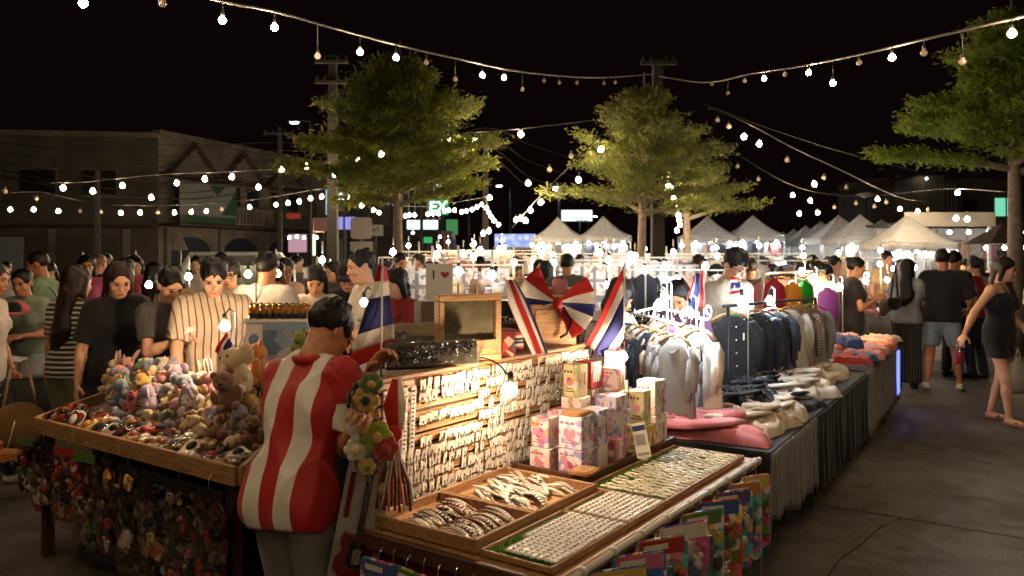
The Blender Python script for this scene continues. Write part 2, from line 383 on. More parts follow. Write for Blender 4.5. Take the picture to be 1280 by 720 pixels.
def hand_sdf(wr, d, nrm, side, curl, s):
    """palm, four fingers of unequal length with two knuckle bends, and a thumb from the side of the palm"""
    d = vn(d); n = vn(np.array(nrm) - d * (np.array(nrm) @ d)); a = np.cross(d, n) * side        # a: towards the thumb
    g = SDF(); pc = wr + d * .05 * s
    g.cap(wr - d * .02, wr + d * .02, .022 * s, .024 * s, q=.75, qv=n)
    g.cap(pc - a * .018 * s, pc + a * .020 * s, .026 * s, .026 * s, k=.015, q=.5, qv=n); g.cap(pc + d * .025 * s - a * .024 * s, pc + d * .03 * s + a * .024 * s, .015 * s, k=.012, q=.8, qv=n)
    for i, ln in enumerate((.070, .078, .073, .058)):
        off = (.030, .010, -.010, -.029)[i] * s; b = pc + d * (.040 - .004 * abs(i - 1)) * s + a * off
        p = b; ang = 0
        for j, fr in enumerate((.45, .32, .26)):
            ang += curl * (.6 if j == 0 else .75) * (1 + .12 * i); dd = d * math.cos(ang) + n * math.sin(ang) + a * (.10, .02, -.05, -.12)[i]
            q = p + vn(dd) * ln * fr * s; g.cap(p, q, (.0095 - .001 * j) * s, (.0088 - .001 * j) * s, k=.004); p = q
    tb = wr + d * .022 * s + a * .024 * s; t1 = tb + (d * .55 + a * .75 + n * .3 * (1 + curl)) * .036 * s; t2 = t1 + (d * .8 + a * .3 + n * .5 * (.5 + curl)) * .034 * s
    g.cap(tb, t1, .0125 * s, .0105 * s, k=.012); g.cap(t1, t2, .010 * s, .0085 * s, k=.005)
    return g
def join_mesh(name, ms, mats):
    V = []; F = []; o = 0
    for m in ms:
        n = len(m.vertices); v = np.empty(n * 3, np.float32); m.vertices.foreach_get('co', v); V.append(v.reshape(-1, 3))
        f = np.empty(len(m.loops), np.int32); m.loops.foreach_get('vertex_index', f); F.append(f.reshape(-1, 4) + o); o += n
    V = np.concatenate(V); F = np.concatenate(F); me = bpy.data.meshes.new(name)
    me.vertices.add(len(V)); me.vertices.foreach_set('co', V.ravel()); me.loops.add(F.size); me.loops.foreach_set('vertex_index', F.ravel().astype(np.int32)); me.polygons.add(len(F))
    me.polygons.foreach_set('loop_start', np.arange(0, F.size, 4, dtype=np.int32)); me.polygons.foreach_set('use_smooth', np.ones(len(F), bool))
    for m in mats: me.materials.append(m)
    me.update()
    for m in ms: bpy.data.meshes.remove(m)
    return me
def person(label, x, y, face, H=1.63, w=1.0, sex='f', skin=None, hair=('bob', None), top=('tee', None), bottom=('pants', None), shoes=None, lean=4, tilt=0, twist=0,
           hl=None, hr=None, hyaw=0, hpitch=10, stance=None, res=None, group=None, extras=(), facef=True, curl=.5, wl=None, wr=None, z0=0.0, sleeve_m=None, el=None, er=None):
    skin = skin or skin_m; dist = math.hypot(x, y)
    res = res or (.012 if dist < 4 else .015 if dist < 6.5 else .020 if dist < 9.5 else .026)
    s = H / 1.65; fz = R(face); t = thing('person', label, 'person', (x, y, z0), fz, group); A = np.array
    toL = lambda p: rzm(-fz) @ (A(p, float) - A([x, y, z0]))
    hipz = .525 * H; Rt = rzm(R(twist)) @ rx(R(lean)) @ ry(R(tilt)); hp = A([0, 0, hipz])
    def tor(px, py, pz): return hp + Rt @ (A([px, py, pz * H]) - hp)
    fwd = Rt @ A([0, 1, 0]); side = Rt @ A([1, 0, 0]); up = Rt @ A([0, 0, 1])
    sw = (.087 if sex == 'f' else .101) * H * (.7 + .3 * w)
    neck = tor(0, .012, .845); 
    Rh = rzm(R(twist + hyaw)) @ rx(R(lean * .45 + hpitch)) @ ry(R(tilt * .5)); hb = tor(0, -.005, .880)
    HC = hb + Rh @ A([0, -.012, .068 * s * 1.1]); hd = lambda px, py, pz: HC + Rh @ (A([px, py, pz]) * s)
    b = SDF()                                                    # ---- body
    hw = (.052 if sex == 'f' else .044) * w
    b.cap(tor(-hw, 0, .53), tor(hw, 0, .53), .108 * w * s, q=.85, qv=fwd); b.cap(tor(-.028 * w, 0, .57), tor(-.028 * w, 0, .57) + side * .056 * w, .102 * w * s, k=.05, q=.78, qv=fwd)
    b.cap(tor(0, 0, .57), tor(0, 0, .70), .112 * w * s, .118 * w * s, k=.05, q=.76, qv=fwd); b.cap(tor(-.055 * w, 0, .73), tor(.055 * w, 0, .73), .108 * s * (.5 + .5 * w), k=.05, q=.82, qv=fwd)
    Sl, Sr = tor(sw, .005, .802), tor(-sw, .005, .802)
    b.cap(Sl, Sr, .046 * s, k=.05); b.cap(neck - up * .03, hb + Rh @ A([0, .01, .03]), .052 * s, .047 * s, k=.035)
    if sex == 'f':
        for sg in (-1, 1): b.ell(tor(sg * .058, -.075 * w, .728), (.055, .05, .055), k=.03)
    hips = [A([sg * .052 * H * .95, 0, .50 * H]) for sg in (1, -1)]
    st = stance or ((.085, 0), (-.085, .02)); knees = []; ank = []
    for i, sg in enumerate((1, -1)):
        an = A([st[i][0], st[i][1], .05 * H + (st[i][2] if len(st[i]) > 2 else 0)]); kn, an = ik(hips[i], an, .235 * H, .225 * H, (sg * .08, -1, 0)); knees.append(kn); ank.append(an)
        b.cap(hips[i], kn, .080 * s * (.4 + .6 * w), .050 * s, k=.03); b.cap(kn, kn + (an - kn) * .35, .048 * s, .050 * s, k=.03); b.cap(kn + (an - kn) * .35, an, .050 * s, .030 * s, k=.02)
        b.cap(an + A([0, .02, -.045 * s]), an + A([sg * .02, -.13 * s, -.05 * s]), .030 * s, .026 * s, k=.02)
    arms = []
    for i, (S, h, wd_, sg) in enumerate(((Sl, hl, wl, 1), (Sr, hr, wr, -1))):
        if wd_ is not None: T = toL(wd_)
        elif h is None or h == 'down': T = tor(sg * (sw + .07), -.03, .485); T[2] = .485 * H; T[1] = S[1] * .4 - .05
        elif h == 'fwd': T = A([sg * .13, -.36 + S[1] * .4, .62 * H])
        elif h == 'chest': T = A([sg * .06, -.26 + S[1] * .6, .70 * H])
        elif h == 'back': T = A([sg * .10, .14, .56 * H])
        elif h == 'table': T = A([sg * .16, -.33 + S[1] * .5, .53 * H])
        else: T = A(h, float)
        hint = (el if sg > 0 else er) or (sg * .5, .8, -.5)
        E_, T = ik(S, T, .172 * H, .150 * H, hint); arms.append((S, E_, T))
        b.cap(S, E_, .045 * s * (.5 + .5 * w), .036 * s, k=.03); b.cap(E_, E_ + (T - E_) * .3, .036 * s, .037 * s, k=.02); b.cap(E_ + (T - E_) * .3, T, .037 * s, .024 * s, k=.02)
    meshes = [b.mesh('body', res, [skin])]
    hs = SDF()                                                   # ---- head
    hs.ell(hd(0, .012, .03), A([.074, .092, .084]) * s, Rh, k=.01).ell(hd(0, -.028, -.03), A([.060, .062, .082]) * s, Rh, k=.03).ell(hd(0, -.052, -.088), A([.034, .032, .026]) * s, Rh, k=.035)
    hs.cap(hd(-.034, -.074, .024), hd(.034, -.074, .024), .012 * s, k=.018); 
    for sg in (-1, 1):
        hs.ell(hd(sg * .031, -.096, .004), A([.017, .013, .010]) * s, Rh, k=.012, mode='s'); hs.ell(hd(sg * .040, -.066, -.030), A([.020, .018, .018]) * s, Rh, k=.02)
        hs.ell(hd(sg * .075, .012, -.008), A([.010, .020, .031]) * s, Rh, k=.006)
    hs.cap(hd(0, -.084, .004), hd(0, -.100, -.030), .008 * s, .0125 * s, k=.010); hs.ell(hd(0, -.090, -.060), A([.022, .010, .009]) * s, Rh, k=.008)
    hs.cap(hd(0, .015, -.05), neck, .048 * s, .052 * s, k=.03)
    meshes.append(hs.mesh('head', min(res * .62, .012), [skin]))
    for i, (S, E_, T) in enumerate(arms):
        sg = 1 if i == 0 else -1; fd = vn(T - E_); pn = A([-sg, 0, -.15]) if abs(fd[2]) > .75 else A([-sg * .5, 0, -.85])
        meshes.append(hand_sdf(T, fd, pn, -1 if i == 0 else 1, curl, s * 1.0).mesh('hand', .0045 if dist < 5 else .006 if dist < 9 else .009, [skin]))
    put('body', join_mesh('body', meshes, [skin]), t)
    if facef and dist < 12:                                       # ---- eyes, brows, mouth
        Rm = Matrix(Rh.tolist())
        for sg in (-1, 1):
            put('eye', MB().ell(hd(sg * .030, -.0835, .004), (.0125 * s, .006 * s, .0058 * s), rot=Rm, n=8, m=6).mesh('eye', eye_m), t)
            put('eyebrow', MB().tube([hd(sg * .015, -.094, .022), hd(sg * .030, -.096, .028), hd(sg * .046, -.084, .022)], [.004 * s, .0045 * s, .003 * s], 5).mesh('eyebrow', hair_k), t)
        put('mouth', MB().ell(hd(0, -.096, -.060), (.022 * s, .007 * s, .0062 * s), rot=Rm, n=8, m=6).mesh('mouth', lip_m), t)
    hst, hm = hair[0], hair[1] or hair_k                          # ---- hair
    if hst != 'bald':
        g = SDF(); g.ell(hd(0, .016, .036), A([.085, .104, .092]) * s, Rh, k=.01)
        nz = -.075 if hst in ('short', 'cap') else -.12
        if hst in ('bob', 'long', 'bowl'):
            e = {'bob': -.13, 'bowl': -.02, 'long': -.10}[hst]
            for sg in (-1, 1): g.cap(hd(sg * .066, .012, .03), hd(sg * .076, .010, e), .030 * s, .024 * s, k=.03)
            g.cap(hd(0, .07, .03), hd(0, .075, e), .045 * s, .04 * s, k=.04)
        if hst == 'crop': g = SDF(); g.ell(hd(0, .014, .036), A([.079, .098, .088]) * s, Rh, k=.01)
        if hst in ('bun', 'pony'): g.ell(hd(0, .10, .075 if hst == 'bun' else .05), A([.038, .038, .036]) * s, Rh, k=.015)
        g.ell(hd(0, -.112, -.065 if hst == 'bowl' else -.045 if label.count('fringe') else -.022), A([.067, .080, .100]) * s, Rh, k=.012, mode='s')
        cuts = [(hd(0, .03, nz), -Rh @ A([0, .25, 1]) if hst in ('short', 'crop', 'cap', 'bun', 'pony') else -A([0, 0, 1.0]))] if hst in ('short', 'crop', 'cap', 'bun', 'pony') else ()
        if hst in ('short', 'crop', 'cap', 'bun', 'pony'):
            for sg in (-1, 1): g.ell(hd(sg * .088, -.01, -.035), A([.03, .042, .05]) * s, Rh, k=.01, mode='s')
        if hst == 'long':
            g.cap(hd(0, .07, 0), tor(0, .115, .70), .075 * s, .070 * s, k=.05, q=.55, qv=fwd); g.cap(tor(-.03, .115, .72), tor(.03, .118, .66), .06 * s, .05 * s, k=.05, q=.5, qv=fwd)
        if hst == 'front': # long, over one shoulder
            for sg in (-1, 1): g.cap(hd(sg * .066, .012, .03), hd(sg * .076, .010, -.1), .030 * s, .026 * s, k=.03)
            g.cap(hd(.07, .0, -.06), tor(.10, -.10, .70), .04 * s, .035 * s, k=.04); g.cap(hd(0, .07, .03), hd(.02, .075, -.15), .045 * s, .045 * s, k=.04)
        if dist < 8 and hst in ('bob', 'long', 'front', 'short', 'crop', 'pony'):
            rg = np.random.default_rng(sum(map(ord, label)))
            for _ in range(16):
                q = rg.uniform(-2.7, 2.7) - PI / 2; rr = rg.uniform(.9, 1.05); lo_z = rg.uniform(.02, .07) if hst in ('short', 'crop', 'pony') else rg.uniform(-.10, .04)
                if abs(math.sin(q) + 1) < .35 and hst != 'short': continue
                g.cap(hd(.050 * math.cos(q), .016 + .06 * math.sin(q), .112), hd(.084 * rr * math.cos(q), .016 + .100 * rr * math.sin(q), max(lo_z, .045) if math.sin(q) < -.5 else lo_z), .012 * s, .007 * s, k=.006)
        if hst == 'pony': g.cap(hd(0, .11, .05), hd(0, .14, -.14), .03 * s, .018 * s, k=.02)
        put('hair', g.mesh('hair', max(min(res * .6, .012), .007), [hm], noise=.0035, nscale=60, cuts=[(c[0], vn(c[1])) for c in cuts]), t)
    if hst == 'cap':
        cm = hair[2]; g = SDF(); g.ell(hd(0, .014, .040), A([.090, .108, .094]) * s, Rh); c = g.mesh('cap', .010, [cm], cuts=[(hd(0, 0, .035), vn(-Rh @ A([0, .12, 1])))])
        cp = put('cap', c, t); g = SDF(); g.ell(hd(0, -.115, .046), A([.068, .062, .012]) * s, Rh); put('brim', g.mesh('brim', .008, [cm]), cp)
    # ---- clothes
    inf = .011 * s
    def torso_ops(g, ex, lo, tw=1.0):
        g.cap(tor(-.055 * w, 0, .725), tor(.055 * w, 0, .725), (.108 * (.5 + .5 * w)) * s + ex, k=.05, q=.84, qv=fwd)
        g.cap(tor(0, 0, .57), tor(0, 0, .70), (.112 * w) * s * 1.12 + ex, .118 * w * s + ex, k=.06, q=.84, qv=fwd)
        if lo < .56:
            g.cap(tor(-hw * .95, 0, max(lo, .50)), tor(hw * .95, 0, max(lo, .50)), .108 * w * s + ex * 1.2 + .004, k=.06, q=.90, qv=fwd)
            if lean > 12: g.cap(A([-hw, 0, .515 * H]), A([hw, 0, .515 * H]), .108 * w * s + ex + .004, k=.06, q=.92)
            g.cap(tor(-.03, 0, .56), tor(.03, 0, .56), .108 * w * s + ex, k=.06, q=.85, qv=fwd)
        if sex == 'f':
            for sg in (-1, 1): g.ell(tor(sg * .058, -.075 * w, .728), A([.055, .05, .055]) + ex * .7, k=.03)
    tk, tm = top[0], top[1]; hem = top[2] if len(top) > 2 else .50; sl = top[3] if len(top) > 3 else .62
    ex = inf + (top[4] if len(top) > 4 else .004)
    g = SDF(); torso_ops(g, ex, hem); sleeves = SDF(); separate = sleeve_m is not None
    if tk in ('tee', 'long'):
        g.cap(Sl * .94 + Sr * .06 - up * .008, Sr * .94 + Sl * .06 - up * .004, .046 * s + ex * .8, k=.05)
        for S in (Sl, Sr): g.cap(S * .9 + neck * .1, neck - up * .01, .034 * s, .046 * s, k=.04)
        for (S, E_, T) in arms:
            tgt = sleeves if separate else g; d = vn(E_ - S)
            if tk == 'long': tgt.cap(S, E_, .048 * s + ex, .040 * s + ex, k=.03); tgt.cap(E_, E_ + (T - E_) * .95, .040 * s + ex, .026 * s + ex, k=.03, cut=[(E_ + (T - E_) * .93, vn(T - E_))])
            else: tgt.cap(S - up * .004, E_, .047 * s + ex * .9, .044 * s + ex * 1.4, k=.03, cut=[(S + (E_ - S) * sl, d)])
        g.ell(neck + up * .045, (.072 * s, .072 * s, .055 * s), k=.012, mode='s')
    elif tk == 'tank':
        g.ops = g.ops; g.ell(neck + up * .0 - fwd * .03, (.10 * s, .12 * s, .085 * s), k=.012, mode='s')
    hz = tor(0, 0, hem); cuts = [(hz, -up)]
    if tk == 'tank': cuts.append((tor(0, 0, .785), up))
    if tk == 'dress':
        pass
    top_o = put({'tee': 'shirt', 'long': 'jacket', 'tank': 'tank_top'}.get(tk, 'shirt'), g.mesh('shirt', res * .95, [tm], noise=.013 if dist < 4 else .009 if dist < 8 else .006, nscale=8, ridge=True, cuts=cuts, seed=sum(map(ord, label)) % 999), t)
    if separate: put('sleeve', sleeves.mesh('sleeve', res * .9, [sleeve_m], noise=.010, nscale=11, ridge=True), t)
    if tk == 'tank':
        for sg in (-1, 1): put('strap', MB().tube([tor(sg * .062, -.105, .785), tor(sg * .066, -.055, .835), tor(sg * .066, .03, .842), tor(sg * .06, .105, .78)], .006, 6).mesh('strap', tm), t)
    bk, bm = bottom[0], bottom[1]
    if bk != 'none':
        g = SDF(); e2 = .013 * s
        hr_ = .108 * w * s + (e2 if lean < 12 else -.004); g.cap(A([-hw, 0, hipz]), A([hw, 0, hipz]), hr_, k=.04, q=.87); g.cap(tor(-.03, 0, .565), tor(.03, 0, .565), .100 * w * s + e2 * .4, k=.04, q=.82)
        if bk == 'skirt': g.cap(A([0, 0, .55 * H]), A([0, (ank[0][1] + ank[1][1]) * .1, .36 * H]), .13 * w, .19 * w, q=.85); cuts = [((0, 0, .40 * H), (0, 0, -1))]
        elif bk == 'longskirt': g.cap(A([0, 0, .55 * H]), A([0, 0, .12 * H]), .13 * w, .22 * w, q=.85); cuts = [((0, 0, .12 * H), (0, 0, -1))]
        else:
            cuts = [((0, 0, (.305 if bk == 'shorts' else .395 if bk == 'hot' else .045) * H), (0, 0, -1))]; lo_ = {'shorts': .074, 'hot': .085}.get(bk, .062)
            for i in (0, 1):
                g.cap(hips[i], knees[i], .080 * s * (.4 + .6 * w) + e2 * 1.3, lo_ * s + e2 * .8, k=.03)
                if bk in ('pants', 'wide'): g.cap(knees[i], ank[i] - A([0, 0, .03]), .055 * s + e2 * (1 if bk == 'pants' else 2.5), (.042 if bk == 'pants' else .085) * s + e2, k=.03)
        put({'skirt': 'skirt', 'longskirt': 'skirt'}.get(bk, 'shorts' if bk in ('shorts', 'hot') else 'trousers'), g.mesh('trousers', res, [bm], noise=.006, nscale=9, ridge=True, cuts=cuts), t)
    if dist < 14:
        for i, sg in enumerate((1, -1)):
            g = SDF(); an = ank[i]; sm = shoes or shoe_k
            if sm is sole_m: g.cap(an + A([0, .03, -.075 * s]), an + A([sg * .02, -.15 * s, -.078 * s]), .046 * s, .042 * s, q=.3, qv=(0, 0, 1)); g.cap(an + A([-.045, -.09, -.045]), an + A([.045 + sg * .02, -.09, -.045]), .012, k=.01)
            else: g.cap(an + A([0, .025, -.040 * s]), an + A([sg * .02, -.135 * s, -.048 * s]), .042 * s, .036 * s, k=.02)
            put('shoe', g.mesh('shoe', .012, [sm], cuts=[((0, 0, .004), (0, 0, -1))]), t)
    info = dict(t=t, tor=tor, hd=hd, arms=arms, toW=lambda p: rzm(fz) @ A(p) + A([x, y, z0]), Rh=Rh, s=s, neck=neck, up=up, fwd=fwd)
    for e in extras:
        if e == 'glasses':
            m = MB()
            for sg in (-1, 1): m.tube([hd(sg * .031 + .021 * math.cos(q), -.104, .004 + .017 * math.sin(q)) for q in np.linspace(0, 2 * PI, 13)], .0022, 5); m.tube([hd(sg * .052, -.102, .006), hd(sg * .079, .01, .006)], .002, 5)
            m.tube([hd(-.010, -.105, .006), hd(.010, -.105, .006)], .002, 5); m.obj('glasses', frame_m, t)
        elif e[0] == 'strap':   # cross-body strap: material, side
            sg = e[2]; pts = []
            for q in np.linspace(0, 2 * PI, 25):
                px, pz = sg * .09 * math.cos(q), .69 + .125 * math.cos(q); pts.append(tor(px * 1.25, .118 * w * math.sin(q) * 1.22, pz))
            MB().tube(pts, .011, 6, flat=.4).obj('bag_strap', e[1], t)
    return info
# ================================================================ GROUND
def ground_mat():
    m = bpy.data.materials.new('concrete_ground'); m.use_nodes = True; t = NT(m); b = t.n['Principled BSDF']
    g = t.new('ShaderNodeTexCoord'); co = g.outputs['Object']
    def nz(sc, det=5, dist=0.0):
        n = t.new('ShaderNodeTexNoise'); n.inputs['Scale'].default_value = sc; n.inputs['Detail'].default_value = det; n.inputs['Distortion'].default_value = dist; t.link(co, n.inputs['Vector']); return n.outputs[0]
    c = t.ramp(nz(.5, 6, .6), [(.30, (.085, .070, .058)), (.48, (.130, .110, .092)), (.64, (.175, .152, .128))])
    c = t.mix(1.0, c, t.ramp(nz(2.2, 7, 1.5), [(.36, (.62, .60, .58)), (.60, (1.06, 1.04, 1.02))]), 'MULTIPLY')
    c = t.mix(1.0, c, t.ramp(nz(45, 3), [(.35, (.78, .78, .78)), (.6, (1.08, 1.08, 1.08))]), 'MULTIPLY')
    vo = t.new('ShaderNodeTexVoronoi', feature='DISTANCE_TO_EDGE'); vo.inputs['Scale'].default_value = .23
    ad = t.new('ShaderNodeVectorMath', operation='ADD'); n3 = t.new('ShaderNodeTexNoise'); n3.inputs['Scale'].default_value = 1.8; n3.inputs['Detail'].default_value = 6; t.link(co, n3.inputs['Vector'])
    sc = t.new('ShaderNodeVectorMath', operation='SCALE'); sc.inputs['Scale'].default_value = .55; t.link(n3.outputs['Color'], sc.inputs[0]); t.link(co, ad.inputs[0]); t.link(sc.outputs[0], ad.inputs[1]); t.link(ad.outputs[0], vo.inputs['Vector'])
    crack = t.ramp(vo.outputs['Distance'], [(0, (.30, .28, .26)), (.0016, (.55, .5, .45)), (.004, (1, 1, 1))])
    c = t.mix(1.0, c, crack, 'MULTIPLY')
    t.link(c, b.inputs['Base Color']); t.link(t.ramp(nz(1.1, 4), [(.35, (.55,) * 3), (.65, (.85,) * 3)]), b.inputs['Roughness'])
    bp = t.new('ShaderNodeBump'); bp.inputs['Strength'].default_value = .35; bp.inputs['Distance'].default_value = .01; t.link(nz(30, 5), bp.inputs['Height']); t.link(bp.outputs[0], b.inputs['Normal'])
    return m
gm = ground_mat()
struct(MB().add([(-150, -10, 0), (150, -10, 0), (150, 260, 0), (-150, 260, 0)], [(0, 1, 2, 3)]).obj('ground', gm))
# the recessed joint between two slabs of the walkway, and the finer joints beyond
seam = mat('joint_filler', '#0e0b09', .95, .2)
def joint(pts, wd):
    m = MB(); vs = []
    for p, q in zip(pts, pts[1:]):
        p, q = Vector(p), Vector(q); n = (q - p).cross(Vector((0, 0, 1))).normalized() * wd / 2
        m.add([p - n, p + n, q + n, q - n], [(0, 1, 2, 3)])
    return m
def gp(px, py): Y = EYE * FPX / (py - HY); return Vector(((px - 640) / FPX * Y, Y, .004))
struct(joint([gp(970, 622), gp(1120, 647), gp(1300, 677), gp(1500, 712)], .012).obj('pavement_joint', seam))
struct(joint([gp(1128, 648), gp(1100, 660), gp(1076, 682), gp(1050, 700), gp(1034, 722)], .007).obj('pavement_crack', seam))
struct(joint([gp(1130, 505), gp(1230, 520), gp(1340, 537)], .010).obj('pavement_joint', seam))
# ================================================================ LAMPS: bulbs give the market its light
white_pl = mat('white_plastic', '#cfcac0', .45, .08); black_pl = mat('black_plastic', '#0d0c0b', .5, .1); cable_m = mat('cable_black', '#14110f', .6, .1); cable_g = mat('cable_grey', '#6a625c', .6, .15)
warm = emit('lamp_warm', (1.0, .70, .42), 36); warm_n = emit('lamp_warm_near', (1.0, .73, .47), 250); cool = emit('lamp_cool', (.84, .93, 1.0), 34); tent_l = emit('lamp_tent', (.90, .95, 1.0), 130); cool_n = emit('lamp_cool_near', (.84, .93, 1.0), 210); mid = emit('lamp_soft', (1.0, .84, .64), 36)
stringm = emit('lamp_string', (1.0, .74, .44), 300); lamp_toy = emit('lamp_toy_stall', (1.0, .70, .42), 520); lamp_bright = emit('lamp_bright', (1.0, .78, .54), 170); lamp_small = emit('lamp_small', (1.0, .72, .44), 95); dimb = emit('lamp_faint', (1.0, .62, .36), .55)
glass_off = mat('bulb_glass_off', '#c9b7a4', .25, .1, trans=.4)
def bulb_prof(r): return [(r * .38, r * 1.15), (r * .5, r * .8), (r * .86, r * .42), (r, 0), (r * .86, -r * .5), (r * .5, -r * .86), (r * .05, -r)]
_bm = {}
def bulb_mesh(gm_, r, far):
    k = (gm_.name, r, far)
    if k not in _bm:
        if far: _bm[k] = (MB().lathe(bulb_prof(r), 8, mat=0).lathe([(r * .42, r * 2.1), (r * .45, r * 1.1)], 6, mat=1).mesh('bulb', [gm_, black_pl]),)
        else:
            _bm[k] = (MB().lathe(bulb_prof(r), 14).mesh('bulb_glass', gm_), MB().lathe([(r * .30, r * 2.7), (r * .42, r * 2.5), (r * .46, r * 1.15), (r * .40, r * 1.1)], 10).mesh('socket', black_pl))
    return _bm[k]
def bulb(loc, gm_, r, label, group, far=False, name='light_bulb', rot=None, cat='light bulb'):
    ms = bulb_mesh(gm_, r, far)
    if far: o = put(name, ms[0], None, loc, rot=rot); return tag(o, label, cat, group)
    t = thing(name, label, cat, loc, 0, group)
    if rot: t.rotation_euler = rot
    put('bulb_glass', ms[0], t); put('socket', ms[1], t); return t
def sag(p, q, d, n=14):
    p, q = Vector(p), Vector(q); return [p.lerp(q, i / n) - Vector((0, 0, 4 * d * (i / n) * (1 - i / n))) for i in range(n + 1)]
def smooth_path(pts, n=8):
    pts = [Vector(p) for p in pts]; out = []
    for i in range(len(pts) - 1):
        p0, p1, p2, p3 = pts[max(i - 1, 0)], pts[i], pts[i + 1], pts[min(i + 2, len(pts) - 1)]
        for k in range(n):
            u = k / n; out.append(.5 * ((2 * p1) + (p2 - p0) * u + (2 * p0 - 5 * p1 + 4 * p2 - p3) * u * u + (3 * p1 - p0 - 3 * p2 + p3) * u ** 3))
    return out + [pts[-1]]
def cable(pts, r, label, m=cable_m, cat='cable', group=None, name='string_light_cable'): return tag(MB().tube(smooth_path(pts, 6), r, 6).obj(name, m), label, cat, group)
def string(cpts, bulbs, r, where, group, far, cr=.008, m=stringm, drop_m=cable_m, hang=None):
    """cpts: cable points (px, py, Y); bulbs: (px, py, lit); each bulb hangs at the cable's own distance there"""
    path = smooth_path([W(*c) for c in cpts], 10)
    tag(MB().tube(path, cr, 6).obj('string_light_cable', drop_m), f'drooping cable {where}', 'cable', 'string light cables')
    for px, py, lit in bulbs:
        best = min(path, key=lambda p: abs(640 + p.x / p.y * FPX - px)); Y = best.y; loc = W(px, py, Y)
        ll = {1: 'lit', 0: 'unlit', 2: 'faintly glowing'}[lit]
        b_ = bulb(loc, {1: m, 0: glass_off, 2: dimb}[lit], r, f'{ll} bulb hanging from the cable {where}', group, far, 'string_bulb', cat='string light bulb')
        top = r * (2.1 if far else 2.6); gap = best.z - (loc.z + top)
        if gap > .01:
            d = MB().tube([(0, 0, top), (0, 0, top + min(gap, 1.2))], .004 if not far else .005, 5)
            if far: pass
            else: d.obj('drop_wire', drop_m, b_)
string([(-60, -90, 5.2), (150, -35, 5.5), (270, 0, 6.2), (345, 15, 7), (420, 36, 7.8), (500, 57, 8.8), (570, 73, 9.8), (655, 90, 11.5), (750, 97, 14.5), (822, 92, 20)],
       [(104, 4, 1), (203, 4, 0), (278, 25, 1), (343, 34, 1), (397, 70, 2), (450, 65, 1), (495, 72, 1), (533, 78, 0), (569, 99, 0), (603, 94, 1), (630, 97, 1), (653, 112, 0), (680, 101, 0), (699, 103, 0), (721, 103, 0), (755, 104, 0), (769, 103, 0)],
       .030, 'crossing the sky at upper left', 'bulbs of the string at upper left', False, .012, drop_m=cable_g)
string([(822, 95, 20), (880, 103, 15), (940, 92, 12), (1000, 83, 10), (1080, 67, 8.2), (1160, 48, 7), (1290, 18, 6)],
       [(890, 105, 0), (910, 116, 0), (931, 101, 0), (955, 98, 1), (981, 93, 0), (1011, 91, 1), (1041, 104, 1), (1074, 78, 0), (1115, 72, 1), (1155, 66, 0), (1203, 77, 0), (1265, 42, 1)],
       .031, 'rising to the right above the walkway', 'bulbs of the string at upper right', False, .012, drop_m=cable_g)
string([(-40, 205, 20), (0, 222, 20), (90, 228, 20), (200, 218, 21), (300, 214, 21), (400, 205, 20.5), (470, 186, 19), (570, 168, 18), (660, 160, 18), (822, 140, 20)],
       [(6, 239, 0), (79, 235, 1), (116, 239, 1), (153, 232, 1), (189, 247, 1), (221, 229, 1), (256, 224, 1), (290, 221, 1), (323, 234, 1), (352, 212, 1), (383, 208, 1), (418, 218, 1), (446, 198, 1), (477, 193, 1), (562, 177, 1), (594, 177, 1), (651, 168, 1)],
       .060, 'passing in front of the left shophouse and tree', 'bulbs of the middle left string', True, .012)
string([(-30, 246, 25), (46, 240, 25), (126, 255, 25), (230, 256, 25), (320, 249, 25), (402, 236, 25), (440, 238, 26), (470, 252, 27), (520, 258, 28), (560, 254, 28), (607, 246, 28)],
       [(46, 248, 0), (13, 262, 1), (42, 262, 1), (73, 264, 1), (100, 264, 0), (126, 265, 0), (151, 266, 1), (175, 266, 1), (197, 266, 0), (218, 266, 1), (239, 265, 1), (258, 264, 1), (277, 262, 0), (312, 259, 1), (345, 256, 1), (360, 254, 1), (374, 252, 1), (388, 248, 1), (402, 246, 1),
        (436, 248, 1), (452, 257, 1), (467, 263, 1), (474, 266, 1), (494, 268, 1), (507, 270, 1), (512, 269, 1), (518, 269, 1), (535, 268, 1), (541, 267, 1), (548, 267, 1), (556, 264, 1), (561, 263, 1), (568, 263, 1), (577, 265, 1), (583, 264, 1), (590, 262, 1), (596, 259, 1), (602, 256, 1)],
       .058, 'running low along the shop fronts', 'bulbs of the low string by the shops', True, .012)
string([(607, 250, 28), (614, 266, 28), (626, 284, 28)], [(608, 260, 1), (611, 266, 1), (614, 271, 1), (618, 276, 1), (623, 281, 1)], .058, 'falling from the dark pole', 'bulbs falling from the dark pole', True, .012)
string([(640, 285, 20), (663, 258, 19), (690, 230, 18), (730, 190, 18), (770, 150, 19)], [(645, 275, 1), (651, 273, 1), (657, 276, 1), (663, 263, 1), (676, 253, 1), (660, 229, 1), (687, 212, 0), (714, 195, 0), (723, 225, 1), (751, 187, 1)], .055, 'slanting up towards the middle tree', 'bulbs slanting to the middle tree', True, .014)
string([(822, 130, 20), (835, 200, 20), (842, 240, 20.5), (852, 285, 21)], [(831, 181, 0), (835, 231, 1), (841, 233, 1), (842, 247, 1), (846, 258, 1), (848, 269, 1), (849, 275, 1), (850, 281, 1), (853, 240, 1), (846, 288, 1)], .055, 'wound down the trunk of the second tree', 'bulbs wound down the second tree', True, .012)
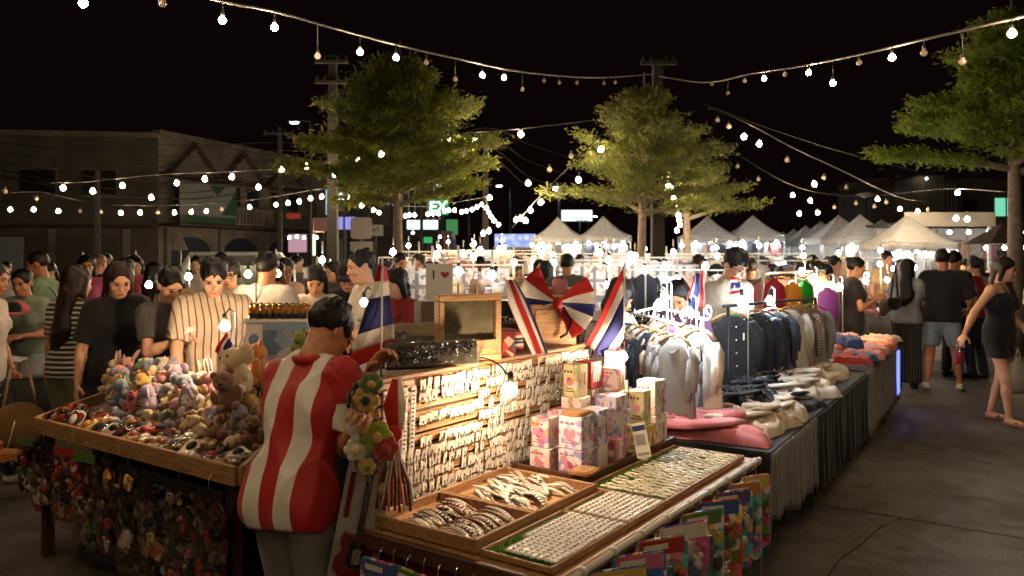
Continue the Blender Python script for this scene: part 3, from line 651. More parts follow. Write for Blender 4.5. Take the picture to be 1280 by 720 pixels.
string([(885, 135, 19), (930, 152, 16), (990, 184, 17), (1050, 212, 19), (1120, 245, 22), (1160, 252, 23)], [(897, 150, 0), (911, 158, 0), (930, 171, 1), (949, 180, 1), (984, 200, 0), (1018, 230, 1), (1030, 222, 0), (1058, 234, 0), (1097, 249, 1), (1108, 253, 0), (1125, 261, 1), (1147, 264, 1), (1160, 262, 0)], .052, 'falling to the right over the tents', 'bulbs falling right over the tents', True, .014)
string([(890, 170, 22), (925, 195, 22), (1000, 235, 23), (1080, 245, 24), (1180, 236, 20), (1260, 240, 16)], [(901, 192, 0), (922, 208, 0), (948, 224, 0), (991, 244, 1), (1013, 251, 1), (1043, 259, 0), (1070, 254, 0), (1093, 258, 0), (1022, 266, 1), (999, 267, 1), (1197, 241, 1), (1195, 273, 1), (1209, 274, 1)], .056, 'hanging low over the far tents', 'bulbs hanging low over the far tents', True, .012)
PATHS = []
def string_w(pts, n, r, where, group, off=()):
    path = smooth_path(pts, 12); PATHS.extend(path); tag(MB().tube(path, .012, 6).obj('string_light_cable', cable_g), f'drooping cable {where}', 'cable', 'string light cables')
    for i in range(n):
        f = (i + .5) / n * (len(path) - 1); q = path[int(f)].lerp(path[min(int(f) + 1, len(path) - 1)], f - int(f)); lit = i not in off
        bulb(q - Vector((0, 0, .16)), stringm if lit else glass_off, r, ('lit' if lit else 'unlit') + f' bulb hanging from the cable {where}', group, False, 'string_bulb', cat='string light bulb')
# the same strings run on overhead, out of frame; added to light the foreground
string_w([W(-60, -90, 5.2), (-2.9, 3.6, 3.5), (-2.1, 2.0, 3.35), (-1.5, .2, 3.4), (-1.2, -2, 3.6), (-1.2, -4.5, 3.9)], 11, .030, 'running back overhead out of view on the left side', 'bulbs of the string overhead at left', (0, 6, 8))
string_w([W(1290, 18, 6), (3.2, 4.2, 3.6), (2.4, 2.5, 3.35), (1.8, .6, 3.4), (1.5, -2, 3.6), (1.3, -5, 3.9)], 11, .031, 'running back overhead out of view above the walkway', 'bulbs of the string overhead at right', (1, 7))
cable([W(880, 130, 19), W(960, 160, 20), W(1060, 192, 22), W(1150, 215, 24)], .012, 'plain black wire sagging to the right above the far tents')
# ================================================================ UTILITY POLES, ROAD SIGN, STREET LAMPS
conc = mat('pole_concrete', '#2b2824', .85, .25, 5, bump=.3); steel = mat('galvanised_steel', '#8e9090', .4, .2, metal=.7); darkst = mat('dark_steel', '#2b2a2a', .5, .2, metal=.4)
def upole(px, Y, top, lab, wd=.22, arms=((.25, .9),), base=0.0):
    X = (px - 640) / FPX * Y; t = thing('utility_pole', lab, 'utility pole', (X, Y, 0))
    MB().loft([[(sx * wd / 2 * k, sy * wd / 2 * k, z) for sx, sy in ((-1, -1), (1, -1), (1, 1), (-1, 1))] for z, k in ((0, 1.15), (top, .8))], smooth=False).obj('pole', conc, t)
    for dz, L in arms:
        a = MB().box((0, -.16, top - dz), (L * 2, .09, .10), bev=.01).obj('crossarm', conc, t)
        for k in (-.85, -.4, .4, .85): MB().lathe([(.03, 0), (.05, .03), (.035, .06), (.05, .09), (.02, .14)], 8, (k * L, -.16, top - dz + .05)).obj('insulator', darkst, a)
    return t
upole(416, 22, 7.2, 'tall concrete utility pole behind the left tree', .26, ((.2, .45), (.75, .45)))
upole(607, 34, 6.6, 'dark utility pole left of the blue lit stage', .26, ((.3, .9), (.9, .6)))
upole(822, 20, 6.6, 'grey concrete pole behind the middle tree trunk', .29, ((.12, .45),))
upole(527, 40, 5.6, 'thin pole beside the green lit sign', .16, ())
upole(350, 36, 7.5, 'thin pole at the right end of the left shophouse', .18, ((.3, .7),))
upole(122, 30, 4.9, 'slim dark pole in front of the left shophouse', .16, ())
# bundles of power lines along the shops
for i, (y0, y1, y2, r) in enumerate(((176, 196, 170, .02), (188, 210, 182, .02), (196, 228, 190, .025), (205, 240, 200, .02), (210, 248, 215, .03), (168, 182, 160, .015))):
    cable([W(-60, y0 - 4, 30), W(122, y1 - 6, 30), W(250, y1, 33), W(350, y2 + 18, 36), W(416, y2 + 22, 38)], r, 'black power line strung along the left shophouse front', group='power lines along the left shophouse', name='power_line')
for i, (ya, yb) in enumerate(((160, 175), (172, 196), (184, 215), (196, 228))):
    cable([W(416, ya + 20, 36), W(520, ya + 22, 36), W(607, ya, 34), W(660, yb + 5, 34), W(720, yb + 25, 36)], .02, 'thin power line tied to the dark pole', group='power lines at the dark pole', name='power_line')
t = thing('road_sign', 'grey back of a rounded road sign on a post', 'road sign', ((452 - 640) / 1000 * 15, 15, 0))
MB().lathe([(.03, 0), (.03, 2.4)], 8).obj('post', steel, t)
def rrect(w, h, r, n=5): return [(sx * (w / 2 - r) + r * math.cos(a), sy * (h / 2 - r) + r * math.sin(a)) for sx, sy, a0 in ((1, 1, 0), (-1, 1, PI / 2), (-1, -1, PI), (1, -1, 1.5 * PI)) for a in np.linspace(a0, a0 + PI / 2, n)]
signback = mat('sign_back', '#a89c92', .55, .12, metal=.2)
MB().poly([(x, z + 2.20) for x, z in rrect(.40, .40, .06)], -.04, -.035).obj('sign_plate', signback, t); MB().poly([(x, z + 1.86) for x, z in rrect(.42, .18, .01)], -.04, -.035).obj('sign_plate', signback, t)
t = thing('road_sign', 'triangular road sign seen from behind among the left crowd', 'road sign', ((225 - 640) / 1000 * 16, 16, 0))
MB().lathe([(.03, 0), (.03, 2.0)], 8).obj('post', steel, t); MB().poly([(-.17, 1.80), (.17, 1.80), (.0, 2.16)], -.04, -.035).obj('sign_plate', signback, t)
lampw = emit('street_lamp_cool', (.75, .95, 1.0), 40)
def street_lamp(px, py, Y, lab, side=.5, big=False):
    p = W(px, py, Y); t = thing('street_lamp', lab, 'street lamp', (p.x + side, p.y, 0))
    MB().lathe([(.08, 0), (.05, p.z + .1)], 8).obj('pole', darkst, t); MB().tube([(0, 0, p.z + .05), (-side * .6, 0, p.z + .12), (-side, 0, p.z + .08)], .03, 6).obj('arm', darkst, t)
    h = MB().box((-side, 0, p.z + .07), (.5, .2, .06), bev=.02).obj('lamp_head', steel, t)
    if big: MB().ell((-side, 0, p.z - .02), (.14, .14, .12)).obj('lamp_glass', lampw, h)
    else: MB().box((-side, 0, p.z + .02), (.30, .14, .035), bev=.01).obj('lamp_glass', lampw, h)
street_lamp(368, 154, 34, 'street lamp with a cool white head above the left shophouse', .7)
street_lamp(571, 213, 45, 'small cool street lamp beside the left tree edge', .7)
street_lamp(624, 233, 50, 'small cool street lamp right of the dark pole', .7)
street_lamp(695, 235, 40, 'bright round street lamp glowing white above the tents', .15, True)
street_lamp(718, 273, 70, 'faint far street lamp above the lit billboard', .5)
street_lamp(744, 271, 75, 'faint far street lamp at the right end of the billboard', .5)
t = thing('street_lamp', 'tall slim lamp post with a flat round head over the right tents', 'street lamp', ((1083 - 640) / 1000 * 30, 30, 0))
MB().lathe([(.06, 0), (.045, 3.95)], 8).obj('pole', darkst, t); MB().lathe([(.05, 3.9), (.35, 3.98), (.38, 4.04), (.1, 4.10)], 16).obj('lamp_head', steel, t)
# ================================================================ TREES
bark = mat('bark', '#8a7a69', .9, .35, 12, bump=.8, bscale=30)
def leafm(n, a, b):
    m = mat(n, a, .7, .3, 3.0, kind='blotch', bs=1.6, t0=.42, t1=.6, col2=b, trans=.5); return m
leaf1 = leafm('leaf_olive', '#838838', '#68702e'); leaf2 = leafm('leaf_grey_green', '#828746', '#686f3c'); leaf3 = leafm('leaf_bright', '#8fa03e', '#748836')
def tree(lab, X, Y, H, z0, rmax, lm, seed, n_leaf=15000, tr=.13, nl=30, shape=.35, lean=.0):
    rg = np.random.default_rng(seed); t = thing('tree', lab, 'tree', (X, Y, 0))
    top = H * .97
    tp = [(lean * math.sin(k * 2.1) * .3 + .05 * math.sin(k * 3.3 + seed), .05 * math.cos(k * 2 + seed), k * top) for k in np.linspace(0, 1, 10)]
    m = MB().tube(tp, [tr * (1.25 if k == 0 else 1) * (1 - .88 * k ** 1.2) for k in np.linspace(0, 1, 10)], 10)
    def trunk_at(z): f = z / top * 9; i = min(int(f), 8); return Vector(tp[i]).lerp(Vector(tp[i + 1]), f - i)
    tr_o = m.obj('trunk', bark, t)
    tips = []; limb = MB()
    for i in range(nl):
        h = (i + .5) / nl; z = z0 + (H * .93 - z0) * h ** .95 * .92
        prof = (1 - h) ** .80 * (.72 + .28 * min(1, (h + shape) / (shape + .12))) if h > .06 else .85
        L = rmax * prof * rg.uniform(.72, 1.12); az = i * 2.399 + rg.uniform(-.4, .4); el = R(rg.uniform(10, 32) + 26 * h)
        p0 = trunk_at(z); d = Vector((math.cos(az), math.sin(az), 0)); pts = []
        for k in np.linspace(0, 1, 6): pts.append(p0 + d * L * k + Vector((0, 0, L * (math.sin(el) * k * .9 - .16 * k * k))) + Vector(rg.normal(0, .03, 3)) * k)
        r0 = max(tr * .5 * (1 - h) , .018); limb.tube(pts, [r0 * (1 - .85 * k) for k in np.linspace(0, 1, 6)], 6)
        for k in np.linspace(.22, 1, 7):
            f = k * 5; j = min(int(f), 4); q = pts[j].lerp(pts[j + 1], f - j)
            for sg in (-1, 1):
                tw = L * .34 * (1.15 - .6 * k) * rg.uniform(.6, 1.2) + .12; dd = (d * .75 + Vector((-d.y, d.x, 0)) * sg * .8 + Vector((0, 0, rg.uniform(-.05, .35)))).normalized()
                tips.append((q, q + dd * tw))
            tips.append((q, q + (d + Vector((0, 0, .35))).normalized() * (.25 + .1 * L)))
    limb.obj('limb', bark, tr_o)
    A = np.array([list(a) for a, b in tips]); B = np.array([list(b) for a, b in tips])
    wts = np.linalg.norm(B - A, axis=1); idx = rg.choice(len(tips), n_leaf, p=wts / wts.sum()); u = rg.random(n_leaf)[:, None] ** .5
    c = A[idx] * (1 - u) + B[idx] * u + rg.normal(0, 1, (n_leaf, 3)) * np.array([.11, .11, .06]) * (rmax / 2.1)
    d = vnr(B[idx] - A[idx] + rg.normal(0, .25, (n_leaf, 3))); nrm = vnr(rg.normal(0, .45, (n_leaf, 3)) + np.array([0, 0, 1])); sd = vnr(np.cross(d, nrm))
    L = rg.uniform(.035, .085, (n_leaf, 1)) * (rmax / 2.1) ** .5; wd_ = L * rg.uniform(.22, .36, (n_leaf, 1))
    V = np.stack([c - d * L, c + sd * wd_, c + d * L, c - sd * wd_], 1).reshape(-1, 3)
    me = bpy.data.meshes.new('crown'); me.vertices.add(len(V)); me.vertices.foreach_set('co', V.astype(np.float32).ravel()); me.loops.add(n_leaf * 4); me.loops.foreach_set('vertex_index', np.arange(n_leaf * 4, dtype=np.int32))
    me.polygons.add(n_leaf); me.polygons.foreach_set('loop_start', np.arange(0, n_leaf * 4, 4, dtype=np.int32)); me.materials.append(lm); me.update()
    put('crown', me, t); return t
def vnr(a): return a / np.maximum(np.linalg.norm(a, axis=1, keepdims=True), 1e-9)
tree('broad feathery tree with an olive crown at left of centre', (500 - 640) / 1000 * 17, 17, 6.45, 2.7, 2.3, leaf1, 3, 46000, .13, 44)
tree('slim trunked tree with layered grey green crown at centre', (803 - 640) / 1000 * 19, 19, 6.25, 2.6, 2.15, leaf2, 5, 33000, .13, 40)
tree('smaller tree with dark spreading crown behind the grey concrete pole', (860 - 640) / 1000 * 23, 23, 5.6, 2.7, 2.0, leaf2, 9, 18000, .15, 26)
tree('tall tree with bright green crown at the right edge', (1266 - 640) / 1000 * 13.5, 13.5, 6.3, 3.0, 1.95, leaf3, 14, 42000, .15, 34)
# planted bed at the foot of the middle tree
hedge = mat('hedge_leaf', '#22301c', .8, .4, 8, trans=.2)
def bush(X, Y, r, h, lab, n=2600, seed=1):
    rg = np.random.default_rng(seed); th = rg.uniform(0, 2 * PI, n); q = np.sqrt(rg.random(n)); z = rg.random(n) * h * (1.05 - .5 * q ** 3)
    c = np.stack([r * q * np.cos(th), r * .6 * q * np.sin(th), z], 1); d = vnr(rg.normal(0, 1, (n, 3)) + [0, 0, .6]); s_ = vnr(np.cross(d, rg.normal(0, 1, (n, 3)))); L = rg.uniform(.03, .07, (n, 1))
    V = np.stack([c - d * L, c + s_ * L * .4, c + d * L, c - s_ * L * .4], 1).reshape(-1, 3); me = bpy.data.meshes.new('bush'); me.from_pydata(V.tolist(), [], [(4 * i, 4 * i + 1, 4 * i + 2, 4 * i + 3) for i in range(n)]); me.materials.append(hedge)
    return tag(put('bush', me, None, (X, Y, 0)), lab, 'bush')
bush(1.55, 9.2, .75, 1.05, 'dark green clipped bush at the foot of the slim middle trunk', 4200, 4)
# ================================================================ FOREGROUND JEWELLERY STALL
wood = mat('wood_warm', '#b58a60', .55, .15, 5, kind='wood', col2='#835a38', st=(1.2, 16, 16), bump=.15, bscale=40)
wood_l = mat('wood_pale', '#cca278', .55, .12, 5, kind='wood', col2='#a87a50', st=(1.2, 16, 16), bump=.12, bscale=40)
wood_d = mat('wood_dark', '#5d3a22', .6, .2, 5, kind='wood', col2='#382213', st=(1.2, 14, 14), bump=.2)
red_cl = cloth('red_cloth', '#8c1a1c'); grass_m = mat('artificial_grass', '#4f7d22', .9, .35, 60); black_cl = cloth('black_cloth', '#101013'); grey_cl = cloth('grey_cloth', '#7d7a78')
paper = mat('white_card', '#e6ddd0', .7, .08, 30); silver = mat('silver', '#cfcac4', .22, .1, metal=.9); gold = mat('gold', '#c79a52', .25, .1, metal=.9)
def PT(name, lab, cat, a, b, z, group=None, rz=ROW): return thing(name, lab, cat, P(a, b, z), rz, group)
TZ = .74
t = PT('display_table', 'wooden market table with a red cloth front holding jewellery trays', 'table', 0, 0, 0)
MB().box((.82, .38, TZ - .02), (1.72, .80, .03), bev=.004).obj('table_top', wood, t)
for a in (.04, 1.60):
    for b in (.05, .70): MB().box((a, b, TZ / 2 - .02), (.05, .05, TZ - .04)).obj('leg', wood_d, t)
def skirt_fn(a0, a1, b, z0, z1, amp, n): return lambda u, v: (a0 + (a1 - a0) * u, b + amp * math.sin(u * n) * (1 - v) + .3 * amp * math.sin(u * n * 2.3 + 1), z0 + (z1 - z0) * v)
MB().sheet(skirt_fn(.0, 1.62, .045, .02, TZ - .04, .018, 40), 80, 6, .003).obj('cloth_skirt', red_cl, t)
MB().sheet(lambda u, v: (.03 + .012 * math.sin(u * 22) * (1 - v), .05 + u * .68, .02 + (TZ - .06) * v), 40, 6, .003).obj('cloth_skirt', red_cl, t)
MB().box((-.035, .38, TZ - .03), (.025, .80, .055), bev=.004).obj('edge_rail', wood_d, t)
MB().box((.82, -.028, TZ - .02), (1.70, .02, .045), bev=.004).obj('edge_rail', wood, t)
# white pole clamped along the aisle edge
pl = PT('clamped_pole', 'thin white pole tied along the aisle edge of the jewellery table', 'pole', 0, 0, TZ)
MB().tube([(-.02, -.065, .005), (.8, -.068, .012), (1.62, -.062, .01)], .011, 8).obj('pole', white_pl, pl)
for a in np.linspace(.05, 1.58, 9): MB().lathe([(.016, -.012), (.017, 0), (.016, .012)], 8, M=Matrix.Translation((a, -.066, .008)) @ Matrix.Rotation(PI / 2, 4, 'Y')).obj('tie', mat('tape', '#b9ab95', .6, .1), pl)
# trays: grassy trays along the aisle, wooden trays behind them
def tray(lab, a0, a1, b0, b1, z, h, m, floor, th=.011, ends=(1, 1), name='display_tray'):
    t = PT(name, lab, 'tray', a0, b0, z); L, D = a1 - a0, b1 - b0
    MB().box((L / 2, D / 2, .006), (L - .004, D - .004, .010)).obj('tray_floor', floor, t)
    MB().box((L / 2, th / 2, h / 2), (L, th, h), bev=.003).obj('side_rail', m, t); MB().box((L / 2, D - th / 2, h / 2), (L, th, h), bev=.003).obj('side_rail', m, t)
    if ends[0]: MB().box((th / 2, D / 2, h / 2 - .001), (th, D - 2 * th, h - .002), bev=.003).obj('end_rail', m, t)
    if ends[1]: MB().box((L - th / 2, D / 2, h / 2 - .001), (th, D - 2 * th, h - .002), bev=.003).obj('end_rail', m, t)
    return t
def turf(t, L, D, n, seed):
    rg = np.random.default_rng(seed); p = rg.random((n, 2)) * [L - .05, D - .05] + .025; a = rg.uniform(0, 2 * PI, n); h = rg.uniform(.006, .013, n); V = []
    for i in range(n):
        dx, dy = math.cos(a[i]) * .002, math.sin(a[i]) * .002; lx, ly = rg.normal(0, .004, 2)
        V += [(p[i, 0] - dx, p[i, 1] - dy, .011), (p[i, 0] + dx, p[i, 1] + dy, .011), (p[i, 0] + lx, p[i, 1] + ly, .011 + h[i])]
    me = bpy.data.meshes.new('turf_blades'); me.from_pydata(V, [], [(3 * i, 3 * i + 1, 3 * i + 2) for i in range(n)]); me.materials.append(grass_m); me.update(); o = put('turf_blades', me, t); stuff(o)
tg1 = tray('grass lined tray of white ring cards nearest the camera', .0, .47, .0, .262, TZ, .022, wood, grass_m); turf(tg1, .47, .262, 3200, 1)
tg2 = tray('grass lined tray of white ring cards behind the nearest tray', .476, .765, .0, .262, TZ, .022, wood, grass_m); turf(tg2, .29, .262, 1500, 2)
tg3 = tray('long grass lined tray of small oval hair clips', .775, 1.605, .0, .345, TZ, .023, wood, grass_m); turf(tg3, .83, .345, 7000, 3)
tw1 = tray('raised wooden tray of patterned white clips at the near left', .0, .335, .275, .715, TZ, .046, wood, wood_l, .013)
tw2 = tray('raised wooden tray of jumbled white bracelets beside the boxes', .337, .755, .275, .715, TZ, .046, wood, wood_l, .013)
tw3 = tray('dark wooden tray holding the pastel product boxes', .80, 1.66, .352, .715, TZ, .050, wood_d, wood_d, .02)
# ring cards in rows
RN = ('the first', 'the second', 'the third', 'the fourth', 'the fifth', 'the sixth', 'the seventh', 'the eighth', 'the ninth')
rc = MB().box((0, 0, .006), (.0235, .0230, .010), bev=.004).mesh('ring_card', [mat('ring_card_white', '#efe9e2', .35, .08, 60)])
for v in rc.vertices: v.co.z -= .12 * v.co.y
ringm = MB().tube([(.005 * math.cos(q), .003 + .002 * math.sin(q), .0125 + .0045 * math.sin(q)) for q in np.linspace(0, 2 * PI, 8)], .0012, 4).mesh('ring', [silver])
for (A0, A1, B0, B1, na, nb, lab, grp) in ((.045, .445, .020, .208, 18, 9, 'white ring card in {}, nearest grass tray', 'ring cards in the nearest tray'), (.50, .745, .020, .212, 11, 9, 'white ring card in {}, second grass tray', 'ring cards in the second tray')):
    for i in range(na):
        for j in range(nb):
            if (A0 < .1) and j >= 8 and i < 6 : continue
            a = A0 + (A1 - A0) * i / (na - 1); b = B0 + (B1 - B0) * j / (nb - 1) + rng.normal(0, .0012)
            o = put('ring_card', rc, None, P(a + rng.normal(0, .0008), b, TZ + .016), rot=(R(rng.normal(0, 4)), R(rng.normal(0, 4)), ROW + R(rng.normal(0, 3)))); tag(o, lab.format(RN[j] + ' row from the aisle'), 'ring card', grp)
            put('ring', ringm, o)
# oval hair clips on the turf
clipm = MB().ell((0, 0, .006), (.012, .024, .006), n=10, m=6).mesh('hair_clip', [mat('clip_pearl', '#d8cfb4', .25, .12, 40)]); metal_c = MB().box((0, 0, .004), (.005, .056, .003), bev=.001).mesh('clip_spring', [silver])
for i in range(21):
    for j in range(8):
        if (i * 7 + j * 3) % 41 == 5: continue
        a = .815 + .745 * i / 20 + .006 * (j % 2) + rng.normal(0, .002); b = .030 + .245 * j / 7 + rng.normal(0, .002)
        o = put('hair_clip', clipm, None, P(a, b, TZ + .014), rot=(R(rng.normal(8, 5)), R(rng.normal(0, 8)), ROW + R(20 + rng.normal(0, 7)))); tag(o, f'pearly oval hair clip on green turf in {RN[j]} row from the aisle, {("near", "middle", "far")[min(2, i // 7)]} third', 'hair clip', 'oval hair clips on the turf'); put('clip_spring', metal_c, o)
# bracelets and banana clips in the raised trays
bw = [mat('clip_white', '#e8ded2', .35, .1, 30), mat('clip_dotted', '#e9e0d4', .4, .05, kind='print', cell=90, pal=['#1d1613', '#e9e0d4', '#3a2c25'], fill=.55), mat('clip_brown', '#8a5f45', .35, .2, 30), mat('clip_grey', '#bdb3a8', .3, .15, 40), mat('clip_zebra', '#efe6da', .4, .05, kind='stripe', ax=(1, 0, 0), per=.018, duty=.4, col2='#231a16')]
def banana(L, w): return MB().sheet(lambda u, v: ((u - .5) * L, (v - .5) * w * (1 - (2 * u - 1) ** 4 * .8), .016 * (1 - (2 * u - 1) ** 2) + .003 * math.cos((v - .5) * 3)), 12, 3, .003)
bms = [banana(.165, .022).mesh('banana_clip', [m]) for m in bw]; dent = MB(); [dent.box((x, 0, .012 * (1 - (x / .08) ** 2) + .003), (.003, .004, .016)) for x in np.linspace(-.06, .06, 9)]; dentm = dent.mesh('clip_teeth', [bw[2]])
for i in range(32):
    o = put('banana_clip', bms[(i * 3 + (i // 4)) % 5], None, P(.040 + .255 * (i % 16) / 15 + rng.normal(0, .005), .40 + .17 * (i // 16) + rng.normal(0, .010), TZ + .014 + .006 * (i % 2)), rot=(R(rng.normal(0, 6)), R(rng.normal(0, 4)), ROW + PI / 2 + R(rng.normal(-14, 6))))
    tag(o, f'curved {("white", "dotted", "brown", "grey", "zebra striped")[(i * 3 + (i // 4)) % 5]} hair clip in the {("front", "back")[i // 16]} row of the near wooden tray', 'hair clip', 'banana clips in the near wooden tray'); put('clip_teeth', dentm, o)
for i in range(60):
    o = put('bracelet_card', bms[(0, 1, 0, 3, 0, 4, 0, 0, 3)[i % 9]], None, P(.40 + .30 * rng.random(), .36 + .27 * rng.random(), TZ + .014 + .0004 * i), rot=(R(rng.normal(0, 7)), R(rng.normal(0, 7)), ROW + PI / 2 + R(rng.normal(-25, 16))), sc=.85)
    tag(o, f'{("white", "dotted", "brown", "grey", "zebra striped")[(0, 1, 0, 3, 0, 4, 0, 0, 3)[i % 9]]} bracelet strip jumbled in the far wooden tray, {("lower", "middle", "upper")[i // 20]} layer', 'bracelet', 'bracelets in the far wooden tray')
# slatted display board: eleven wooden slats, cards hung in rows
BB = .735; Z0, Z1 = TZ + .01, 1.215; A0, A1 = -.02, 1.72
bd = PT('display_board', 'tall slatted wooden board hung with rows of white earring cards', 'display board', A0, BB, 0)
ns = 11; sh = (Z1 - Z0) / ns
slatm = MB().box((0, 0, 0), (A1 - A0, .016, sh - .010), bev=.003).mesh('slat', [wood_l])
for i in range(ns): put('slat', slatm, bd, ((A1 - A0) / 2, .018, Z0 + sh * (i + .5)))
MB().box(((A1 - A0) / 2, .036, (Z0 + Z1) / 2), (A1 - A0 - .01, .012, Z1 - Z0), bev=.002).obj('backing', wood_d, bd)
for a in (.55, 1.15): MB().box((a, .055, (Z0 + Z1) / 2 - .02), (.04, .025, Z1 - Z0 - .08)).obj('batten', wood_d, bd)
MB().box(((A1 - A0) / 2, .015, Z1 + .009), (A1 - A0 + .01, .05, .016), bev=.003).obj('cap_rail', wood, bd)
cardm = [MB().box((0, 0, 0), (w_, .0022, h_), bev=.0008).box((0, -.0018, -h_ * .2), (w_ * .16, .003, h_ * .3), mat=1).ell((-w_ * .2, -.005, -h_ * .52), (.004, .003, .008), mat=1, n=6, m=4).ell((w_ * .2, -.005, -h_ * .52), (.004, .003, .008), mat=1, n=6, m=4).mesh('earring_card', [paper, met]) for w_, h_, met in ((.030, .042, silver), (.036, .036, gold), (.026, .046, silver), (.040, .034, silver))]
peg = MB().tube([(0, .012, .018), (0, -.003, .020)], .0018, 5).mesh('hook', [silver])
nc = 0
for row in range(11):
    z = Z1 - .032 - row * .0415
    left = .27 if row < 6 else .16
    if row > 6 and row % 2 == 1 and False: continue
    a = left
    while a < A1 - .03:
        gap = (a > .62 and row % 3 == 2 and rng.random() < .25)
        if a < .62 and row in (1, 3, 5): step = .034
        else: step = .0385
        if a < .60 and row in (2, 4): a += .05; continue      # bare slats show at the left
        if nc < 298 and not gap and rng.random() > .06 and not (a > 1.12 and row > 4):
            c = cardm[(row * 5 + int(a * 60)) % 4]
            o = put('earring_card', c, None, P(a, BB + .002 - .004 * rng.random(), z + rng.normal(0, .003)), rot=(R(rng.normal(4, 3)), R(rng.normal(0, 5)), ROW + R(rng.normal(0, 9))))
            rn = ('top', 'second', 'third', 'fourth', 'fifth', 'sixth', 'seventh', 'eighth', 'ninth', 'tenth', 'lowest')[row]
            tag(o, f'white earring card in the {rn} row of the slatted board, {("left", "middle", "right")[0 if a < .6 else 1 if a < 1.15 else 2]} part', 'earring card', 'earring cards on the slatted board'); put('hook', peg, o, (0, .004, 0)); nc += 1
        a += step + rng.normal(0, .002)
# three tall white bracelet strips at the left end of the board
stm = MB().box((0, 0, 0), (.030, .004, .235), bev=.0015).mesh('bracelet_strip', [paper]); rowm = MB()
[rowm.ell((0, -.004, z), (.010, .003, .003), n=6, m=4) for z in np.linspace(-.10, .10, 14)]; rowm = rowm.mesh('bead_row', [silver])
for i, a in enumerate((.075, .120, .168, .210)):
    o = put('bracelet_strip', stm, None, P(a, BB - .004, Z1 - .145), rot=(R(2), R(-2 + i), ROW)); tag(o, ('leftmost', 'second', 'third', 'rightmost')[i] + ' of the tall white strips hung at the left end of the board', 'bracelet strip', 'tall white strips on the board'); put('bead_row', rowm, o)
# bulbs in front of the board
def lamp_on_cord(loc, pts, gm_, r, lab, grp, far=False, rot=None, up=False):
    b_ = bulb(loc, gm_, r, lab, grp, far, rot=rot); q = Matrix.Translation(loc).inverted()
    if up: L = loc; MB().tube([(0, 0, r * 2.4), (.015, .03, r * 2.4 + .03), (.04, .06, r * 2.4 + .005), (.045, .065, -(L.z - (.72 if L.y < 4.6 and L.x < -1 else .02)))], .005, 6).obj('lamp_rod', black_pl, b_); return b_
    MB().tube([q @ Vector(p) for p in smooth_path(pts, 5)], .0035, 5).obj('cord', cable_m, b_); return b_
L1 = W(638, 488, 3.05)
lamp_on_cord(L1, [L1 + Vector((-.01, .02, .055)), L1 + Vector((-.05, .08, .09)), L1 + Vector((-.13, .16, .105)), P(.42, BB + .03, Z1 + .02)], warm_n, .026, 'glowing bulb hanging in front of the earring cards', 'bulbs over the jewellery')
L2 = W(778, 446, 3.75)
lamp_on_cord(L2, [L2 + Vector((0, .02, .055)), L2 + Vector((.02, .10, .10)), P(1.60, BB + .02, Z1 + .03)], warm_n, .024, 'glowing bulb above the pastel product boxes', 'bulbs over the jewellery')
# ---- pastel product boxes
def pbox(n, base, pal, cell=28): return mat('carton_' + n, base, .5, .06, 20, kind='print', cell=cell, pal=pal, fill=.38, rnd=.8)
PK = ['#d98fa0', '#e9c9c0', '#b58fb5', '#f0e2da', '#c7a27c']
bx = {'white': pbox('white', '#e9ddd6', PK, 34), 'lilac': pbox('lilac', '#ddd2dd', ['#a58fc0', '#e8dfe8', '#c58fb0', '#8f9fc9'], 40), 'pink': pbox('pink', '#d8889a', ['#eac3ca', '#b4566c', '#f0d8d8'], 40), 'red': pbox('red', '#c8555c', ['#dba0a0', '#a83d48'], 24), 'yellow': pbox('yellow', '#e2bd5c', ['#efdca0', '#c98f35', '#f2e8c8'], 36), 'cream': pbox('cream', '#ead9a8', ['#b8c07a', '#f0e8cf', '#d8c080'], 26)}
ink = mat('ink_brown', '#6b4a42', .6, 0); ink_p = mat('ink_pink', '#b7566e', .6, 0)
def carton(px, py, Y, w, d, h, key, lab, rz=0.0, lines=True):
    p = W(px, py, Y); t = thing('product_box', lab, 'box', p, ROW + R(rz) - PI / 2 + .0, 'pastel product boxes')
    MB().box((0, 0, h / 2), (w, d, h), bev=.003).obj('carton', bx[key], t)
    MB().box((0, 0, h + .0008), (w * .9, d * .04, .0012)).obj('tape', film('tape_clear', alpha=.35), t)
    fr = MB()
    for k in range(3): fr.box((-w * .12 + (k - 1) * w * .23, -d / 2 - .0006, h * .78), (w * .15, .001, h * .07))
    for k in range(2): fr.box((0, -d / 2 - .0006, h * (.18 + .08 * k)), (w * (.7 - .2 * k), .001, h * .03))
    fr.obj('print', ink_p if key in ('white', 'lilac') else ink, t)
    MB().poly([(w * .26 * math.cos(q), h * .48 + w * .26 * math.sin(q)) for q in np.linspace(0, 2 * PI, 16, endpoint=False)], -d / 2 - .0004, -d / 2 - .0012).obj('round_print', bx['pink' if key != 'pink' else 'white'], t)
    for k in range(3): MB().box((w / 2 + .0006, (k - 1) * d * .2, h * .5), (.001, d * .12, h * .5)).obj('side_print', bx[('lilac', 'cream', 'pink')[k]], t)
    return t
def cart(a, b, z, w, d, h, key, lab, rz=0.0):
    p = P(a, b, z); return carton(640 + p.x / p.y * 1000, HY + (EYE - p.z) / p.y * 1000, p.y, w, d, h, key, lab, rz)
zb = TZ + .017
cart(.905, .615, zb, .095, .095, .095, 'white', 'small white carton at the near left corner of the stack', 4); cart(.915, .62, zb + .096, .085, .09, .125, 'white', 'taller white carton standing on the near left corner carton', 2)
cart(.93, .475, zb, .115, .10, .105, 'lilac', 'pale carton with lilac print at the front of the bottom row', -3); cart(.935, .478, zb + .106, .112, .10, .135, 'lilac', 'pale lilac carton under the wooden coaster, topmost at the front', -2)
